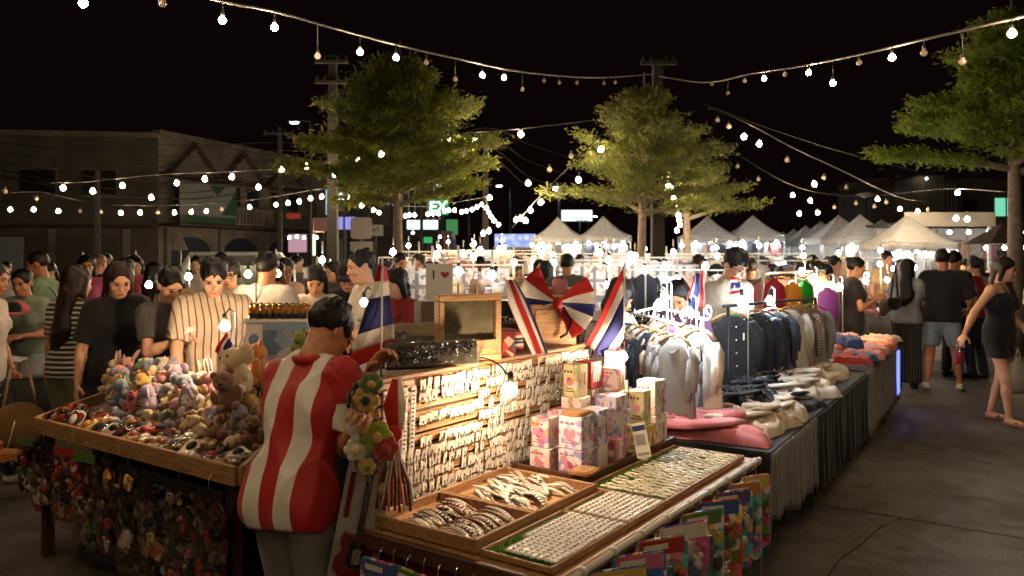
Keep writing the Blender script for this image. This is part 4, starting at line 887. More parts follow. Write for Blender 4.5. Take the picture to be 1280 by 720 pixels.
cart(1.045, .455, zb, .085, .09, .10, 'white', 'white carton squeezed behind the lilac cartons at the bottom', 3); cart(1.05, .455, zb + .101, .088, .09, .15, 'lilac', 'tall lilac carton behind the one with the coaster', 2)
cart(1.14, .405, zb, .06, .07, .115, 'pink', 'pink carton beside the small tilted sign', -4)
cart(1.02, .60, zb, .10, .09, .235, 'pink', 'tall pink carton half hidden at the back by the earrings', 0); cart(1.17, .62, zb, .10, .10, .27, 'white', 'tall white carton in the middle under the cream carton', 4); cart(1.165, .62, zb + .271, .075, .085, .145, 'cream', 'cream and green carton standing high at the back left', -6)
cart(1.29, .62, zb, .09, .09, .29, 'white', 'white carton in the back row hidden under the red carton', 2); cart(1.29, .625, zb + .291, .085, .09, .125, 'red', 'red carton standing highest behind the cream carton', -3)
cart(1.28, .50, zb, .11, .11, .275, 'lilac', 'tall pale carton behind the pink carton in the middle', -2); cart(1.40, .55, zb, .09, .09, .27, 'white', 'white carton in the back row under the lit white carton', 0); cart(1.40, .555, zb + .271, .085, .085, .11, 'white', 'brightly lit white carton right below the bulb', 3)
cart(1.50, .60, zb, .09, .10, .30, 'white', 'white carton at the far end of the back row', 0); cart(1.50, .60, zb + .301, .075, .085, .145, 'white', 'white carton topmost at the far right of the stack', 5)
cart(1.41, .415, zb, .095, .105, .13, 'yellow', 'yellow carton at the right front of the stack', -5); cart(1.405, .42, zb + .131, .075, .08, .155, 'cream', 'cream carton standing on the yellow carton', 2); cart(1.545, .425, zb, .10, .11, .155, 'white', 'white carton at the bottom of the right end', -2); cart(1.545, .43, zb + .156, .10, .10, .16, 'white', 'white carton on top at the right end of the stack', -4)
coast = mat('coaster_wood', '#b57a44', .5, .1, kind='wood', col2='#95602f')
for a, b, z, lab in ((.935, .478, zb + .243, 'round cornered wooden coaster on top of the lilac carton'), (.842, .385, TZ + .052, 'round cornered wooden coaster on the near rim of the dark tray')):
    t = PT('coaster', lab, 'coaster', a, b, z, 'wooden coasters', ROW + .1); MB().poly(rrect(.115, .095, .02), 0, .011, M=Matrix.Rotation(-PI / 2, 4, 'X') @ Matrix.Scale(-1, 4, (0, 1, 0))).obj('board', coast, t)
    MB().poly(rrect(.095, .075, .016), .010, .014, M=Matrix.Rotation(-PI / 2, 4, 'X') @ Matrix.Scale(-1, 4, (0, 1, 0))).obj('inset', wood_l, t)
sg = thing('price_sign', 'small tilted white sign with a blue band and a blank square', 'sign', W(806, 574, 3.42), -.15); dk = mat('sign_blue', '#2d3a63', .5, .05)
Tm = Matrix.Rotation(R(-12), 4, 'Y') @ Matrix.Rotation(R(-14), 4, 'X')
MB().poly(rrect(.062, .15, .008), -.002, .002, M=Tm @ Matrix.Translation((0, 0, .08))).obj('board', paper, sg); MB().box((0, -.003, .132), (.054, .002, .022), M=Tm).obj('blue_band', dk, sg); MB().box((0, -.003, .082), (.040, .0015, .046), M=Tm).obj('grey_square', mat('grey_print', '#9a958f', .6, 0), sg)
MB().box((0, -.003, .022), (.05, .002, .012), M=Tm).obj('grey_line', mat('grey_print', '#9a958f', .6), sg); MB().ell((0, 0, .003), (.016, .012, .010)).obj('clip_foot', white_pl, sg)
# ---- toy cards on hooks along the aisle edge
tp_cols = {'teal': ['#2d8f93', '#d9c24f', '#e6dcd0', '#c2436b', '#3a62a3'], 'pink': ['#cf5a86', '#e7a8bb', '#ede2d5', '#7f57a5', '#46a0b0'], 'red': ['#c23227', '#e8b23c', '#e9e1d5', '#3f9a5a', '#d6655c'], 'blue': ['#3c6fae', '#e4d9cd', '#e3bb46', '#9a4aa2', '#67b6c6'], 'mint': ['#6ab2a0', '#e3d9cd', '#db7f93', '#e0c068', '#5a7fb8'], 'purple': ['#6d4a9a', '#cfa0c8', '#e8dfd5', '#3f9aa8', '#d5597a']}
tpm = {k: mat('toy_card_' + k, v[0], .42, .05, 20, kind='print', cell=30, pal=v[1:], fill=.6, dots=.10, dotc='#d9cfc4', st=(1, .4, .8)) for k, v in tp_cols.items()}
blis = film('blister', alpha=.20, rough=.08, bump=.35, bscale=30); toyc = [mat('toy_' + k, c, .35, .05) for k, c in (('green', '#55743a'), ('blue', '#44598a'), ('purple', '#604c78'), ('orange', '#b8703f'), ('yellow', '#c2a452'), ('pink', '#bd6a80'), ('red', '#a03531'), ('white', '#cfc4b6'), ('black', '#1b1820'))]
def toy_card(loc, rz, w, h, key, lab, group, seed, tilt=0.0, big=False):
    rg = np.random.default_rng(seed); t = thing('toy_pack', lab, 'toy pack', loc, rz, group); t.rotation_euler = (0, tilt, rz)
    MB().poly(rrect(w, h, .025, 4), -.0015, .0015, M=Matrix.Translation((0, 0, -h / 2 - .02))).obj('backing_card', tpm[key], t)
    MB().tube([(.0, 0, -.03), (0, .0, .0), (0, .012, .016), (0, .03, .012), (0, .035, 0)], .0022, 5).obj('hook', silver, t)
    MB().box((0, -.0025, -.052), (w * .86, .002, .052), bev=.0005).obj('title_band', toyc[seed % 8], t)
    MB().box((-w * .12, -.0042, -.050), (w * .46, .001, .018)).obj('title_print', toyc[7], t)
    bw_, bh = w * .74, h * .58; zc = -.10 - bh / 2
    n = 10 if big else 7
    for k in range(n):
        r = rg.uniform(.016, .034) * (1.15 if big else 1); c = ((rg.random() - .5) * (bw_ - 2 * r), -.022, zc + (rg.random() - .5) * (bh - 2 * r))
        m = MB().ell(c, (r * rg.uniform(.7, 1.1), .016, r), n=10, m=6)
        if k % 2 == 0: m.ell((c[0] - r * .5, -.024, c[2] + r * .9), (r * .4, .012, r * .45), n=8, m=5).ell((c[0] + r * .5, -.024, c[2] + r * .9), (r * .4, .012, r * .45), n=8, m=5)
        m.obj('toy_figure', toyc[(seed + k * 3) % 9], t)
    MB().loft([[(x * s_, y, z * s_ + zc) for x, z in rrect(bw_, bh, .03, 4)] for s_, y in ((1.04, -.002), (1.0, -.036), (.9, -.044), (.1, -.046))]).obj('blister', blis, t)
    MB().box((w * .30, -.0022, -h + .02), (w * .26, .0015, .03)).obj('corner_print', toyc[(seed + 2) % 8], t); MB().box((-w * .26, -.0022, -h + .03), (w * .30, .0015, .022)).obj('corner_print', toyc[7], t)
    return t
side_ = [(.06, .17, .24, 'purple', 'purple toy pack hung nearest the camera on the aisle side'), (.22, .20, .30, 'teal', 'teal toy pack with round pink beads hung on the aisle edge'), (.38, .19, .31, 'blue', 'blue toy pack with white mascot shapes hung mid aisle edge'), (.55, .20, .33, 'mint', 'mint green toy pack partly behind the large pink edged one'), (.72, .23, .36, 'pink', 'large pink edged toy pack with green and black toys'), (.90, .21, .34, 'mint', 'pale green toy pack behind the pink edged one'), (1.06, .20, .34, 'red', 'red topped toy pack on the aisle edge'), (1.22, .18, .32, 'blue', 'blue toy pack between the red topped and the last one'), (1.36, .17, .33, 'mint', 'pale mint toy pack second from the far end'), (1.50, .16, .32, 'pink', 'pale pink toy pack at the far end of the aisle edge')]
for i, (a, w_, h_, k, lab) in enumerate(side_): toy_card(P(a, -.085, TZ - .01), ROW - PI / 2 + R(58 + (i * 37) % 17 - 8), w_ * 1.05, h_, k, lab, 'toy packs hung on the aisle edge', i + 3, big=(i == 4))
front_ = [(.10, 'blue', 'blue toy pack at the near corner under the ring cards'), (.24, 'mint', 'pale toy pack with a white band on the front edge'), (.37, 'red', 'red toy pack with a round face shape on the front edge'), (.50, 'teal', 'teal toy pack below the patterned clips'), (.62, 'purple', 'shiny purple toy pack beside the toy guitar')]
for i, (b, k, lab) in enumerate(front_): toy_card(P(-.07, b, TZ - .05), ROW - PI / 2 + R((i * 29) % 21 - 10), .17, .25, k, lab, 'toy packs hung on the front edge', i + 21)
for b in (.17, .31, .44, .57): tag(MB().tube([(0, 0, 0), (0, 0, .05), (0, .01, .062), (0, .02, .055)], .0022, 5).obj('wire_hook', silver, None, P(-.056, b, TZ - .09), ROW - PI / 2), 'bare wire hook on the front rail of the jewellery table', 'hook', 'wire hooks on the front rail')
# ---- items on top of / behind the board
frame_o = PT('display_case', 'wooden framed glass display case standing on top of the board', 'display case', .60, BB + .05, Z1 + .018, rz=ROW - .45)
fw, fh = .28, .27
for (c, d) in (((0, 0, .0125), (fw, .05, .025)), ((0, 0, fh - .0125), (fw, .05, .025)), ((-fw / 2 + .0125, 0, fh / 2), (.025, .05, fh - .052)), ((fw / 2 - .0125, 0, fh / 2), (.025, .05, fh - .052))): MB().box(c, d, bev=.004).obj('frame_bar', wood_l, frame_o)
MB().box((0, .012, fh / 2), (fw - .05, .008, fh - .05)).obj('back_panel', mat('case_lining', '#8d8468', .8, .35, 18), frame_o); MB().box((0, -.016, fh / 2 + .03), (fw - .055, .003, fh - .12)).obj('glass_pane', film('case_glass', alpha=.16, rough=.05, bump=.02), frame_o)
MB().box((0, -.020, .055), (fw - .052, .010, .058), bev=.002).obj('lower_board', wood_l, frame_o)
pin = mat('placard_pink', '#d9606a', .6, .05); wht = mat('placard_white', '#e9e0da', .6, .05); nav = mat('placard_navy', '#20264a', .6, .05)
pc = thing('flag_placard', 'small striped placard reading WE LOVE THAILAND on the display case', 'placard', P(1.0, BB + .05, Z1 + .018) + Vector((0, 0, 0)), ROW - .45); 
for z, h_, m in ((.082, .012, pin), (.070, .012, wht), (.052, .024, nav), (.034, .012, wht), (.022, .012, pin)): MB().box((-.075, -.028, z), (.105, .004, h_ - .0004)).obj('stripe', m, pc)
lettering('WE LOVE THAILAND', .0118, wht, pc, (-.075, -.0305, .052), (PI / 2, 0, 0), .0006, .92)
flagb = mat('flag_blue', '#262c6b', .8, .1, trans=.25, bump=.3, bscale=30); flagr = mat('flag_red', '#c02a2c', .8, .1, trans=.25, bump=.3, bscale=30); flagw = mat('flag_white', '#e6ddd6', .8, .08, trans=.25, bump=.3, bscale=30); FL = [flagr, flagw, flagb, flagw, flagr]
def flag(lab, p0, p1, along, drop, wave, stick0, stick1, group, nn=10, ph=0.0, name='paper_flag'):
    """cloth flag: edge p0-p1 on the stick, free edge offset by along (top) and drop (bottom); five striped bands"""
    t = thing(name, lab, 'flag', stick0, 0, group); o = Vector(stick0); p0, p1, along, drop = Vector(p0) - o, Vector(p1) - o, Vector(along), Vector(drop)
    MB().tube([(0, 0, 0), Vector(stick1) - o], .004, 6).obj('flagstick', white_pl, t)
    fr = [0, 1 / 6, 2 / 6, 4 / 6, 5 / 6, 1]; nrm = along.cross(p1 - p0).normalized()
    for k in range(5):
        def fn(u, v, k=k):
            f = fr[k] + (fr[k + 1] - fr[k]) * v; a = p0.lerp(p1, f); b_ = (p0 + along).lerp(p1 + drop, f); q = a.lerp(b_, u)
            return q + nrm * wave * u * math.sin(u * 7 + f * 2.5 + ph)
        MB().sheet(fn, nn, 3, .0016).obj('stripe', FL[k], t)
    return t
# big bow, ribbon band, flags above the case
bo = thing('striped_bow', 'big red white and blue ribbon bow standing above the display case', 'bow', W(696, 378, 3.74), R(8)); bo.scale = (1.08,) * 3
def bow_fan(sg, a0, a1, L, k, off):
    def fn(u, v):
        a = a0 + (a1 - a0) * v; r = .012 + L * u; return (sg * r * math.cos(a), off + .035 * math.sin(u * PI) + .010 * math.sin(v * PI) * u, r * math.sin(a))
    return MB().sheet(fn, 9, 6, .002)
for sg in (-1, 1):
    for k, (d0, d1, m_) in enumerate(((64, 36, flagr), (36, 9, flagw), (9, -14, flagb), (-14, -24, flagw)) if sg < 0 else ((40, 16, flagr), (16, -3, flagw), (-3, -22, flagb), (-22, -44, flagw), (-44, -66, flagr))): bow_fan(sg, R(d0), R(d1), .160, k, 0.0).obj('ribbon_fold', m_, bo)
MB().ell((0, -.015, 0), (.022, .022, .026)).obj('knot', flagr, bo); MB().tube([(.03, .02, -.02), (.07, .03, -.08), (.05, .03, -.14), (.02, .03, -.155)], .006, 6).obj('headband', black_pl, bo)
rb = thing('ribbon_band', 'red edged flag ribbon leaning across the display case', 'ribbon', W(636, 350, 3.42), 0)
for k, (off, m) in enumerate(((-.016, flagw), (-.002, flagr), (.010, flagr), (.024, flagw), (.034, flagb))):
    MB().tube([(off * .6, .004 * k, .0), (.028 + off, .004 * k - .01, -.09), (.07 + off, .004 * k - .015, -.19), (.125 + off, .004 * k - .02, -.315)], [.006, .016, .016, .008], 8, flat=.35).obj('ribbon_strip', m, rb)
def flag2(lab, poly, Y, group, ph=0.0, stick=None):
    """a limp flag given by its four corners in stripe order: (top0, top1) first stripe edge to (bot0, bot1) last stripe edge"""
    c = [W(px, py, Y + dy) for px, py, dy in poly]; t = thing('paper_flag', lab, 'flag', c[0], 0, group); o = c[0]; c = [q - o for q in c]
    fr = [0, 1 / 6, 2 / 6, 4 / 6, 5 / 6, 1]
    for k in range(5):
        def fn(u, v, k=k):
            f = fr[k] + (fr[k + 1] - fr[k]) * v; q = c[0].lerp(c[3], f).lerp(c[1].lerp(c[2], f), u); return q + Vector((0, 1, 0)) * (.018 * math.sin(u * 6 + f * 4 + ph) + .01 * math.sin(f * 11))
        MB().sheet(fn, 12, 4, .0016).obj('stripe', FL[k], t)
    if stick: MB().tube([W(*stick[0]) - o, W(*stick[1]) - o], .004, 6).obj('flagstick', white_pl, t)
    return t
flag2('big flag held on a stick right of the ribbon bow', [(780, 333, 0), (732, 430, 0), (766, 456, 0), (780, 440, 0)], 3.85, 'flags above the jewellery stall', .5, ((781, 328, 3.85), (779, 470, 3.85)))
flag2('large limp flag hanging beside the vendor\'s head', [(473, 330, 0), (482, 333, .05), (496, 440, .1), (434, 462, 0)], 2.98, 'flags above the jewellery stall', 1.0, ((478, 322, 3.0), (476, 475, 3.0)))
flag2('small flag leaning between the goods boxes and the display case', [(597, 360, 0), (577, 388, 0), (584, 394, 0), (598, 395, 0)], 3.95, 'flags above the jewellery stall', 0, ((597, 355, 3.95), (594, 398, 3.95)))
flag2('small flag on a stick above the garment rack', [(880, 338, 0), (878, 385, 0), (856, 386, 0), (866, 345, 0)], 5.0, 'flags at the clothes stall', 0, ((880, 335, 5.0), (880, 512, 5.0)))
flag2('small flag dangling at the young seller\'s chest', [(923, 346, 0), (914, 346, 0), (911, 368, 0), (926, 366, 0)], 5.55, 'flags at the clothes stall', 2, ((923, 341, 5.55), (911, 383, 5.56)))
flag2('small flag hanging below the bulb at the striped shirt man', [(281, 416, 0), (268, 440, 0), (290, 462, 0), (296, 436, 0)], 4.35, 'flags at the toy stall', 1)
# goods table behind the board
t = PT('goods_table', 'dark table behind the slatted board stacked with boxed goods', 'table', .30, .82, 0)
MB().box((.8, .35, 1.15), (1.7, .72, .03)).obj('table_top', wood_d, t)
for a in (.03, 1.57):
    for b in (.03, .67): MB().box((a, b, .565), (.05, .05, 1.13)).obj('leg', wood_d, t)
MB().sheet(lambda u, v: (-.045 , u * .70 + .0, .06 + 1.07 * v + .004 * math.sin(u * 30)), 20, 4, .003).obj('cloth_skirt', black_cl, t)
kraft = mat('kraft_board', '#a06c3a', .75, .12, 8); gift = mat('gift_print', '#6d2a2a', .4, .05, kind='print', cell=26, pal=['#a8423a', '#d9c9b8', '#4a4f5a', '#2a2a30', '#b79a80'], fill=.6); dgr = mat('pack_grey', '#5c5753', .45, .1, kind='print', cell=30, pal=['#d9d0c5', '#3a3634', '#8f8880'], fill=.4)
green_pk = mat('pack_green', '#5f9a3a', .4, .1, kind='print', cell=30, pal=['#d9d0a5', '#3f6a2a'], fill=.3); sunb = film('clear_box', alpha=.22, rough=.08, bump=.5, bscale=22)
def gbox(name, lab, a, b, z, d, m, rz=0, tiltx=0, group='boxed goods behind the board', extra=None):
    t = thing(name, lab, 'box', P(a, b, z), ROW - PI / 2 + R(rz), group); t.rotation_euler = (R(tiltx), 0, ROW - .6 + R(rz))
    MB().box((0, 0, d[2] / 2), d, bev=.004).obj('carton', m, t)
    if extra: extra(t, d)
    return t
def strapx(t, d):
    for x in (-.06, .06): MB().tube([(x - .03, 0, d[2] + .002), (x - .02, -.02, d[2] + .03), (x + .03, -.03, d[2] + .035), (x + .05, 0, d[2] + .002)], .006, 6).obj('handle', black_pl, t)
gbox('kraft_box', 'plain brown kraft box with black handles behind the gift box', .86, .96, 1.167, (.40, .16, .16), kraft, 4, 0, extra=strapx)
def giftx(t, d): MB().box((.0, -d[1] / 2 - .001, d[2] * .5), (d[0] * .3, .002, d[2] * .5)).obj('red_badge', toyc[6], t); MB().box((-d[0] * .3, -d[1] / 2 - .001, d[2] * .68), (.028, .002, .028)).obj('white_badge', toyc[7], t)
gbox('gift_box', 'dark red printed toy box leaning on the top of the board', .72, .80, Z1 + .012, (.28, .05, .115), gift, 6, -8, extra=giftx)
sun = mat('spectacles_black', '#141112', .2, .1)
def sunx(t, d):
    rg = np.random.default_rng(int(d[0] * 1000))
    for k in range(12):
        x = (rg.random() - .5) * d[0] * .8; z = d[2] * (.2 + .6 * rg.random()); m = MB()
        for s_ in (-1, 1): m.tube([(x + s_ * .018 + .014 * math.cos(q), -d[1] / 2 - .008, z + .012 * math.sin(q)) for q in np.linspace(0, 2 * PI, 8)], .003, 4)
        m.tube([(x - .034, -d[1] / 2 - .006, z + .004), (x - .05, -d[1] / 2 - .004, z - .02)], .0025, 4); m.obj('spectacles', sun, t)
    MB().box((0, -d[1] / 2 - .012, d[2] / 2), (d[0], .024, d[2]), bev=.006).obj('clear_lid', sunb, t)
gbox('eyewear_box', 'clear lidded box of black rimmed glasses, high behind the flag', .50, 1.02, 1.20, (.27, .03, .19), mat('tray_cream', '#d6c2a4', .6, .1), 2, -28, extra=sunx)
gbox('eyewear_box', 'clear long box of black goods lying on the board\'s left end', .40, .80, Z1 + .012, (.36, .04, .10), mat('tray_olive', '#8a8272', .5, .2), -3, -22, extra=sunx)
def aax(t, d): lettering('(A)', .05, toyc[7], t, (d[0] * .30, -d[1] / 2 - .001, d[2] * .5), (PI / 2, 0, 0), .0008)
gbox('flat_pack', 'flat dark pack with big white letter A between the clear boxes', .50, .90, Z1 + .035, (.40, .04, .085), dgr, 0, -15, extra=aax)
gbox('green_pack', 'narrow green pack beside the upper clear box', 1.10, 1.19, 1.167, (.08, .05, .24), green_pk, 6, -20)
gbox('flat_carton', 'grey flattened carton behind the clear box of glasses', 1.26, 1.44, 1.167, (.34, .12, .26), mat('carton_greybrown', '#7a6459', .7, .15), 4)
gbox('brown_box', 'dull brown box right of the narrow green pack', 1.28, 1.12, 1.167, (.20, .16, .16), mat('carton_dull', '#4f3a2e', .75, .2), 3)
def topx(t, d): lettering('Trex', .055, toyc[7], t, (-.02, -d[1] / 2 - .001, d[2] * .62), (PI / 2, R(-6), 0), .0008)
gbox('black_box', 'black toy box with white script lettering beside the case', 1.50, 1.20, 1.167, (.26, .10, .26), mat('pack_black', '#16161a', .35, .1), -4, 0, extra=topx)
gbox('yellow_bag', 'yellow and blue crumpled pack below the black toy box', 1.40, 1.03, 1.167, (.20, .05, .13), mat('pack_yellow', '#c9b23c', .4, .05, kind='print', cell=22, pal=['#3c78b0', '#e8e0d0', '#7fa03a'], fill=.5), -4)
wo = PT('wooden_case', 'brown wooden box standing behind the case under the bow', 'box', 1.29, BB + .105, Z1 - .045, rz=ROW - .5)
MB().box((0, 0, .13), (.24, .10, .26), bev=.004).obj('case_body', wood, wo); MB().box((0, -.052, .13), (.20, .006, .21), bev=.002).obj('case_door', wood_l, wo); MB().ell((.07, -.06, .14), (.008, .008, .008), n=8, m=6).obj('knob', gold, wo)
for i, (a, lab, m) in enumerate(((1.44, 'grey striped scarf hung beside the wooden box', mat('scarf_grey', '#9a8f86', .8, .1, kind='stripe', ax=(0, 0, 1), per=.012, duty=.5, col2='#4b4a50')), (1.36, 'blue printed scarf hung left of the big flag', mat('scarf_blue', '#4d6f8c', .8, .2, kind='print', cell=40, pal=['#27344a', '#b9c4c8'], fill=.5)))):
    o = tag(MB().sheet(lambda u, v: ((u - .5) * .09 + .02 * math.sin(v * 5), .012 * math.sin(u * 14), -.22 * v), 12, 8, .003).obj('scarf', m, None, P(a, BB + .03, Z1 + .22), ROW - .4), lab, 'scarf')
    tag(MB().tube([(0, 0, 0), (0, 0, .24)], .005, 6).obj('peg', wood_d, None, P(a, BB + .034, Z1 + .015)), f'thin wooden peg holding the {"grey" if i == 0 else "blue"} scarf', 'peg')
# ---- things the vendor handles: guitar toy pack, plush flowers, striped ribbons
gt = thing('toy_guitar_pack', 'red toy guitar on a long white card hanging in front of the vendor', 'toy guitar', W(464, 586, 2.70), R(18)); gt.rotation_euler = (0, R(11), R(18))
cardw = mat('pack_card_white', '#b9aea4', .5, .1); gred = mat('guitar_red', '#6d1414', .22, .15); gblk = mat('guitar_black', '#141012', .3, .1)
MB().poly(rrect(.155, .44, .012), -.003, .003, M=Matrix.Translation((0, 0, -.15))).obj('backing_card', cardw, gt)
prof = [(0.0, .0), (.045, .003), (.070, .03), (.066, .065), (.048, .088), (.060, .118), (.050, .150), (.018, .140)]
MB().poly([(x, z - .36) for x, z in prof] + [(-x, z - .36) for x, z in prof[::-1][:-1]], -.028, -.006).obj('guitar_body', gred, gt)
MB().poly([(x * .5, z * .62 - .325) for x, z in prof] + [(-x * .5, z * .62 - .325) for x, z in prof[::-1][:-1]], -.031, -.0285).obj('pick_guard', gblk, gt)
MB().box((0, -.020, -.115), (.020, .012, .22)).obj('guitar_neck', gblk, gt); MB().box((0, -.022, .012), (.034, .014, .05), bev=.004).obj('headstock', gred, gt); MB().box((0, -.034, -.285), (.030, .006, .050), bev=.002).obj('pickup', silver, gt)
for k in range(4): MB().tube([(-.006 + k * .004, -.0285, .02), (-.006 + k * .004, -.035, -.30)], .0006, 4).obj('string', silver, gt)
for k in range(6): MB().ell(((-1) ** k * .020, -.024, -.002 + (k // 2) * .014), (.005, .005, .004), n=6, m=5).obj('tuner', gold, gt)
MB().ell((.050, -.012, -.06), (.018, .008, .026), n=10, m=6).obj('mini_guitar', toyc[4], gt); MB().box((-.055, -.005, -.09), (.018, .003, .15)).obj('side_lettering', gred, gt); MB().box((0, -.02, -.14), (.157, .034, .42), bev=.01).obj('plastic_cover', film('film_cover', alpha=.10, bump=.4), gt)
fluff = {k: mat('plush_' + k, c, .95, .15, 14, bump=.6, bscale=220, sheen=.5) for k, c in (('white', '#d9cfc2'), ('lime', '#8f9a2c'), ('red', '#a8302a'), ('yellow', '#c29a4c'), ('grey', '#8d8791'), ('blue', '#7c8699'), ('pink', '#d79a94'), ('brown', '#7d5238'), ('green', '#5f7040'), ('cream', '#d9bc92'), ('orange', '#c4752e'), ('lilac', '#9f8fa6'), ('black', '#1c191c'), ('crimson', '#8c1a2b'))}
def plush_flower(loc, m, cm, r, lab, rz):
    t = thing('plush_flower', lab, 'plush toy', loc, rz, 'plush flowers held by the vendor'); g = SDF(); g.ell((0, 0, 0), (r * .5, r * .45, r * .5))
    for k in range(6): g.ell((r * .62 * math.cos(k * PI / 3), 0, r * .62 * math.sin(k * PI / 3)), (r * .42, r * .28, r * .42), k=.006)
    put('petals', g.mesh('petals', r * .1, [m]), t); MB().ell((0, -r * .4, 0), (r * .36, r * .25, r * .36)).obj('flower_centre', cm, t)
    MB().tube([(0, .02, -r * .4), (.005, .03, -r * 1.8)], .006, 6).obj('stem', fluff['green'], t)
for (px, py, m, c, r, lab) in ((450, 536, 'white', 'yellow', .05, 'white plush flower under the vendor\'s hand'), (468, 546, 'lime', 'yellow', .055, 'lime green plush flower right of the white one'), (480, 560, 'red', 'red', .045, 'red plush flower at the right of the bunch'), (443, 562, 'white', 'cream', .04, 'small cream plush flower low in the bunch'), (457, 584, 'yellow', 'green', .030, 'tiny yellow plush flower over the guitar neck'), (455, 500, 'yellow', 'black', .045, 'yellow plush flower above the vendor\'s hand'), (462, 480, 'green', 'yellow', .04, 'green plush flower highest in the bunch')): plush_flower(W(px + 2, py, 2.62), fluff[m], fluff[c], r, lab, R(10))
rbm = mat('ribbon_stripes', '#7d1d2a', .55, .1, kind='stripe', ax=(1, 0, 0), per=.010, duty=.5, col2='#cfc6c2'); 
rb2 = thing('ribbon_bunch', 'bunch of thin striped ribbons tied in red beside the board', 'ribbons', W(493, 545, 2.70), 0)
for k in range(15):
    x = (k - 7) / 7; MB().tube([(x * .008, .004 * (k % 3), 0), (x * .022, -.004 * (k % 3), -.08), (x * .05 + .005 * math.sin(k), .006 * math.sin(k * 2), -.16), (x * .062, .01 * math.sin(k * 2), -.245 - .012 * math.sin(k * 3))], [.006, .005, .005, .005], 5, flat=.4).obj('ribbon', (flagr, mat('ribbon_dark', '#2b1f3a', .6), flagw)[k % 3], rb2)
MB().ell((0, -.005, .01), (.028, .02, .03)).obj('red_knot', flagr, rb2); MB().tube([(0, 0, .02), (-.012, .01, .10), (.002, .02, .19)], [.02, .028, .012], 8, flat=.5).obj('folded_ribbon', flagr, rb2); MB().tube([(.02, 0, .02), (.025, .01, .11), (.012, .02, .20)], [.012, .016, .008], 8, flat=.5).obj('folded_ribbon', flagw, rb2)
pst = thing('hanger_post', 'dark post at the left end of the board where ribbons hang', 'post', P(.0, .80, 0), 0); MB().lathe([(.05, 0), (.02, .02), (.014, .05), (.014, 1.22)], 8).obj('post', black_pl, pst); MB().tube([(0, 0, 1.2), (.0, -.12, 1.2), (.02, -.22, 1.18)], .008, 6).obj('arm', black_pl, pst); MB().tube([(0, 0, 1.21), (.046, .25, 1.205)], .008, 6).obj('arm', black_pl, pst)
# ================================================================ TOY STALL (left)
VR = math.atan2(-UX, UY)
def Q(x, y, z=0.0): p = P(.14, 3.45 - x, z); return p + Vector((-.06 * y, y, 0))
TL, TD, TH = 1.80, .92, .72
t = thing('toy_table', 'dark wooden table with a plank edge heaped with plush toys', 'table', Q(0, 0), VR)
ti = Matrix.Translation(t.location) @ Matrix.Rotation(VR, 4, 'Z'); ti.invert(); q4 = [ti @ Q(x, y) for x, y in ((0, 0), (TL, 0), (TL, TD), (0, TD))]
MB().add([(p.x, p.y, z) for z in (TH - .035, TH - .005) for p in q4], [(3, 2, 1, 0), (4, 5, 6, 7)] + [(i, (i + 1) % 4, 4 + (i + 1) % 4, 4 + i) for i in range(4)]).obj('table_top', wood_d, t)
def side_plank(x):
    a, b = ti @ Q(x, .0), ti @ Q(x, TD); d = b - a; MB().box((d.length / 2, 0, 0), (d.length, .022, .085), M=Matrix.Translation((a.x, a.y, TH + .012)) @ Matrix.Rotation(math.atan2(d.y, d.x), 4, 'Z'), bev=.004).obj('end_plank', wood, t)
for x in (.06, TL - .06):
    for y in (.06, TD - .06): l_ = ti @ Q(x, y); MB().box((l_.x, l_.y, TH / 2 - .02), (.05, .05, TH - .04)).obj('leg', wood_d, t)
pk = MB().box((0, 0, 0), (TL / 4 - .004, .022, .085), bev=.004).mesh('edge_plank', [wood])
for i in range(4): put('edge_plank', pk, t, (TL * (i + .5) / 4, -.012, TH + .012))
side_plank(-.012); side_plank(TL + .012)
MB().sheet(lambda u, v: (.03 + u * (TL - .06), .30 + .02 * math.sin(u * 30), .03 + v * (TH - .07)), 50, 4, .003).obj('cloth_skirt', black_cl, t)
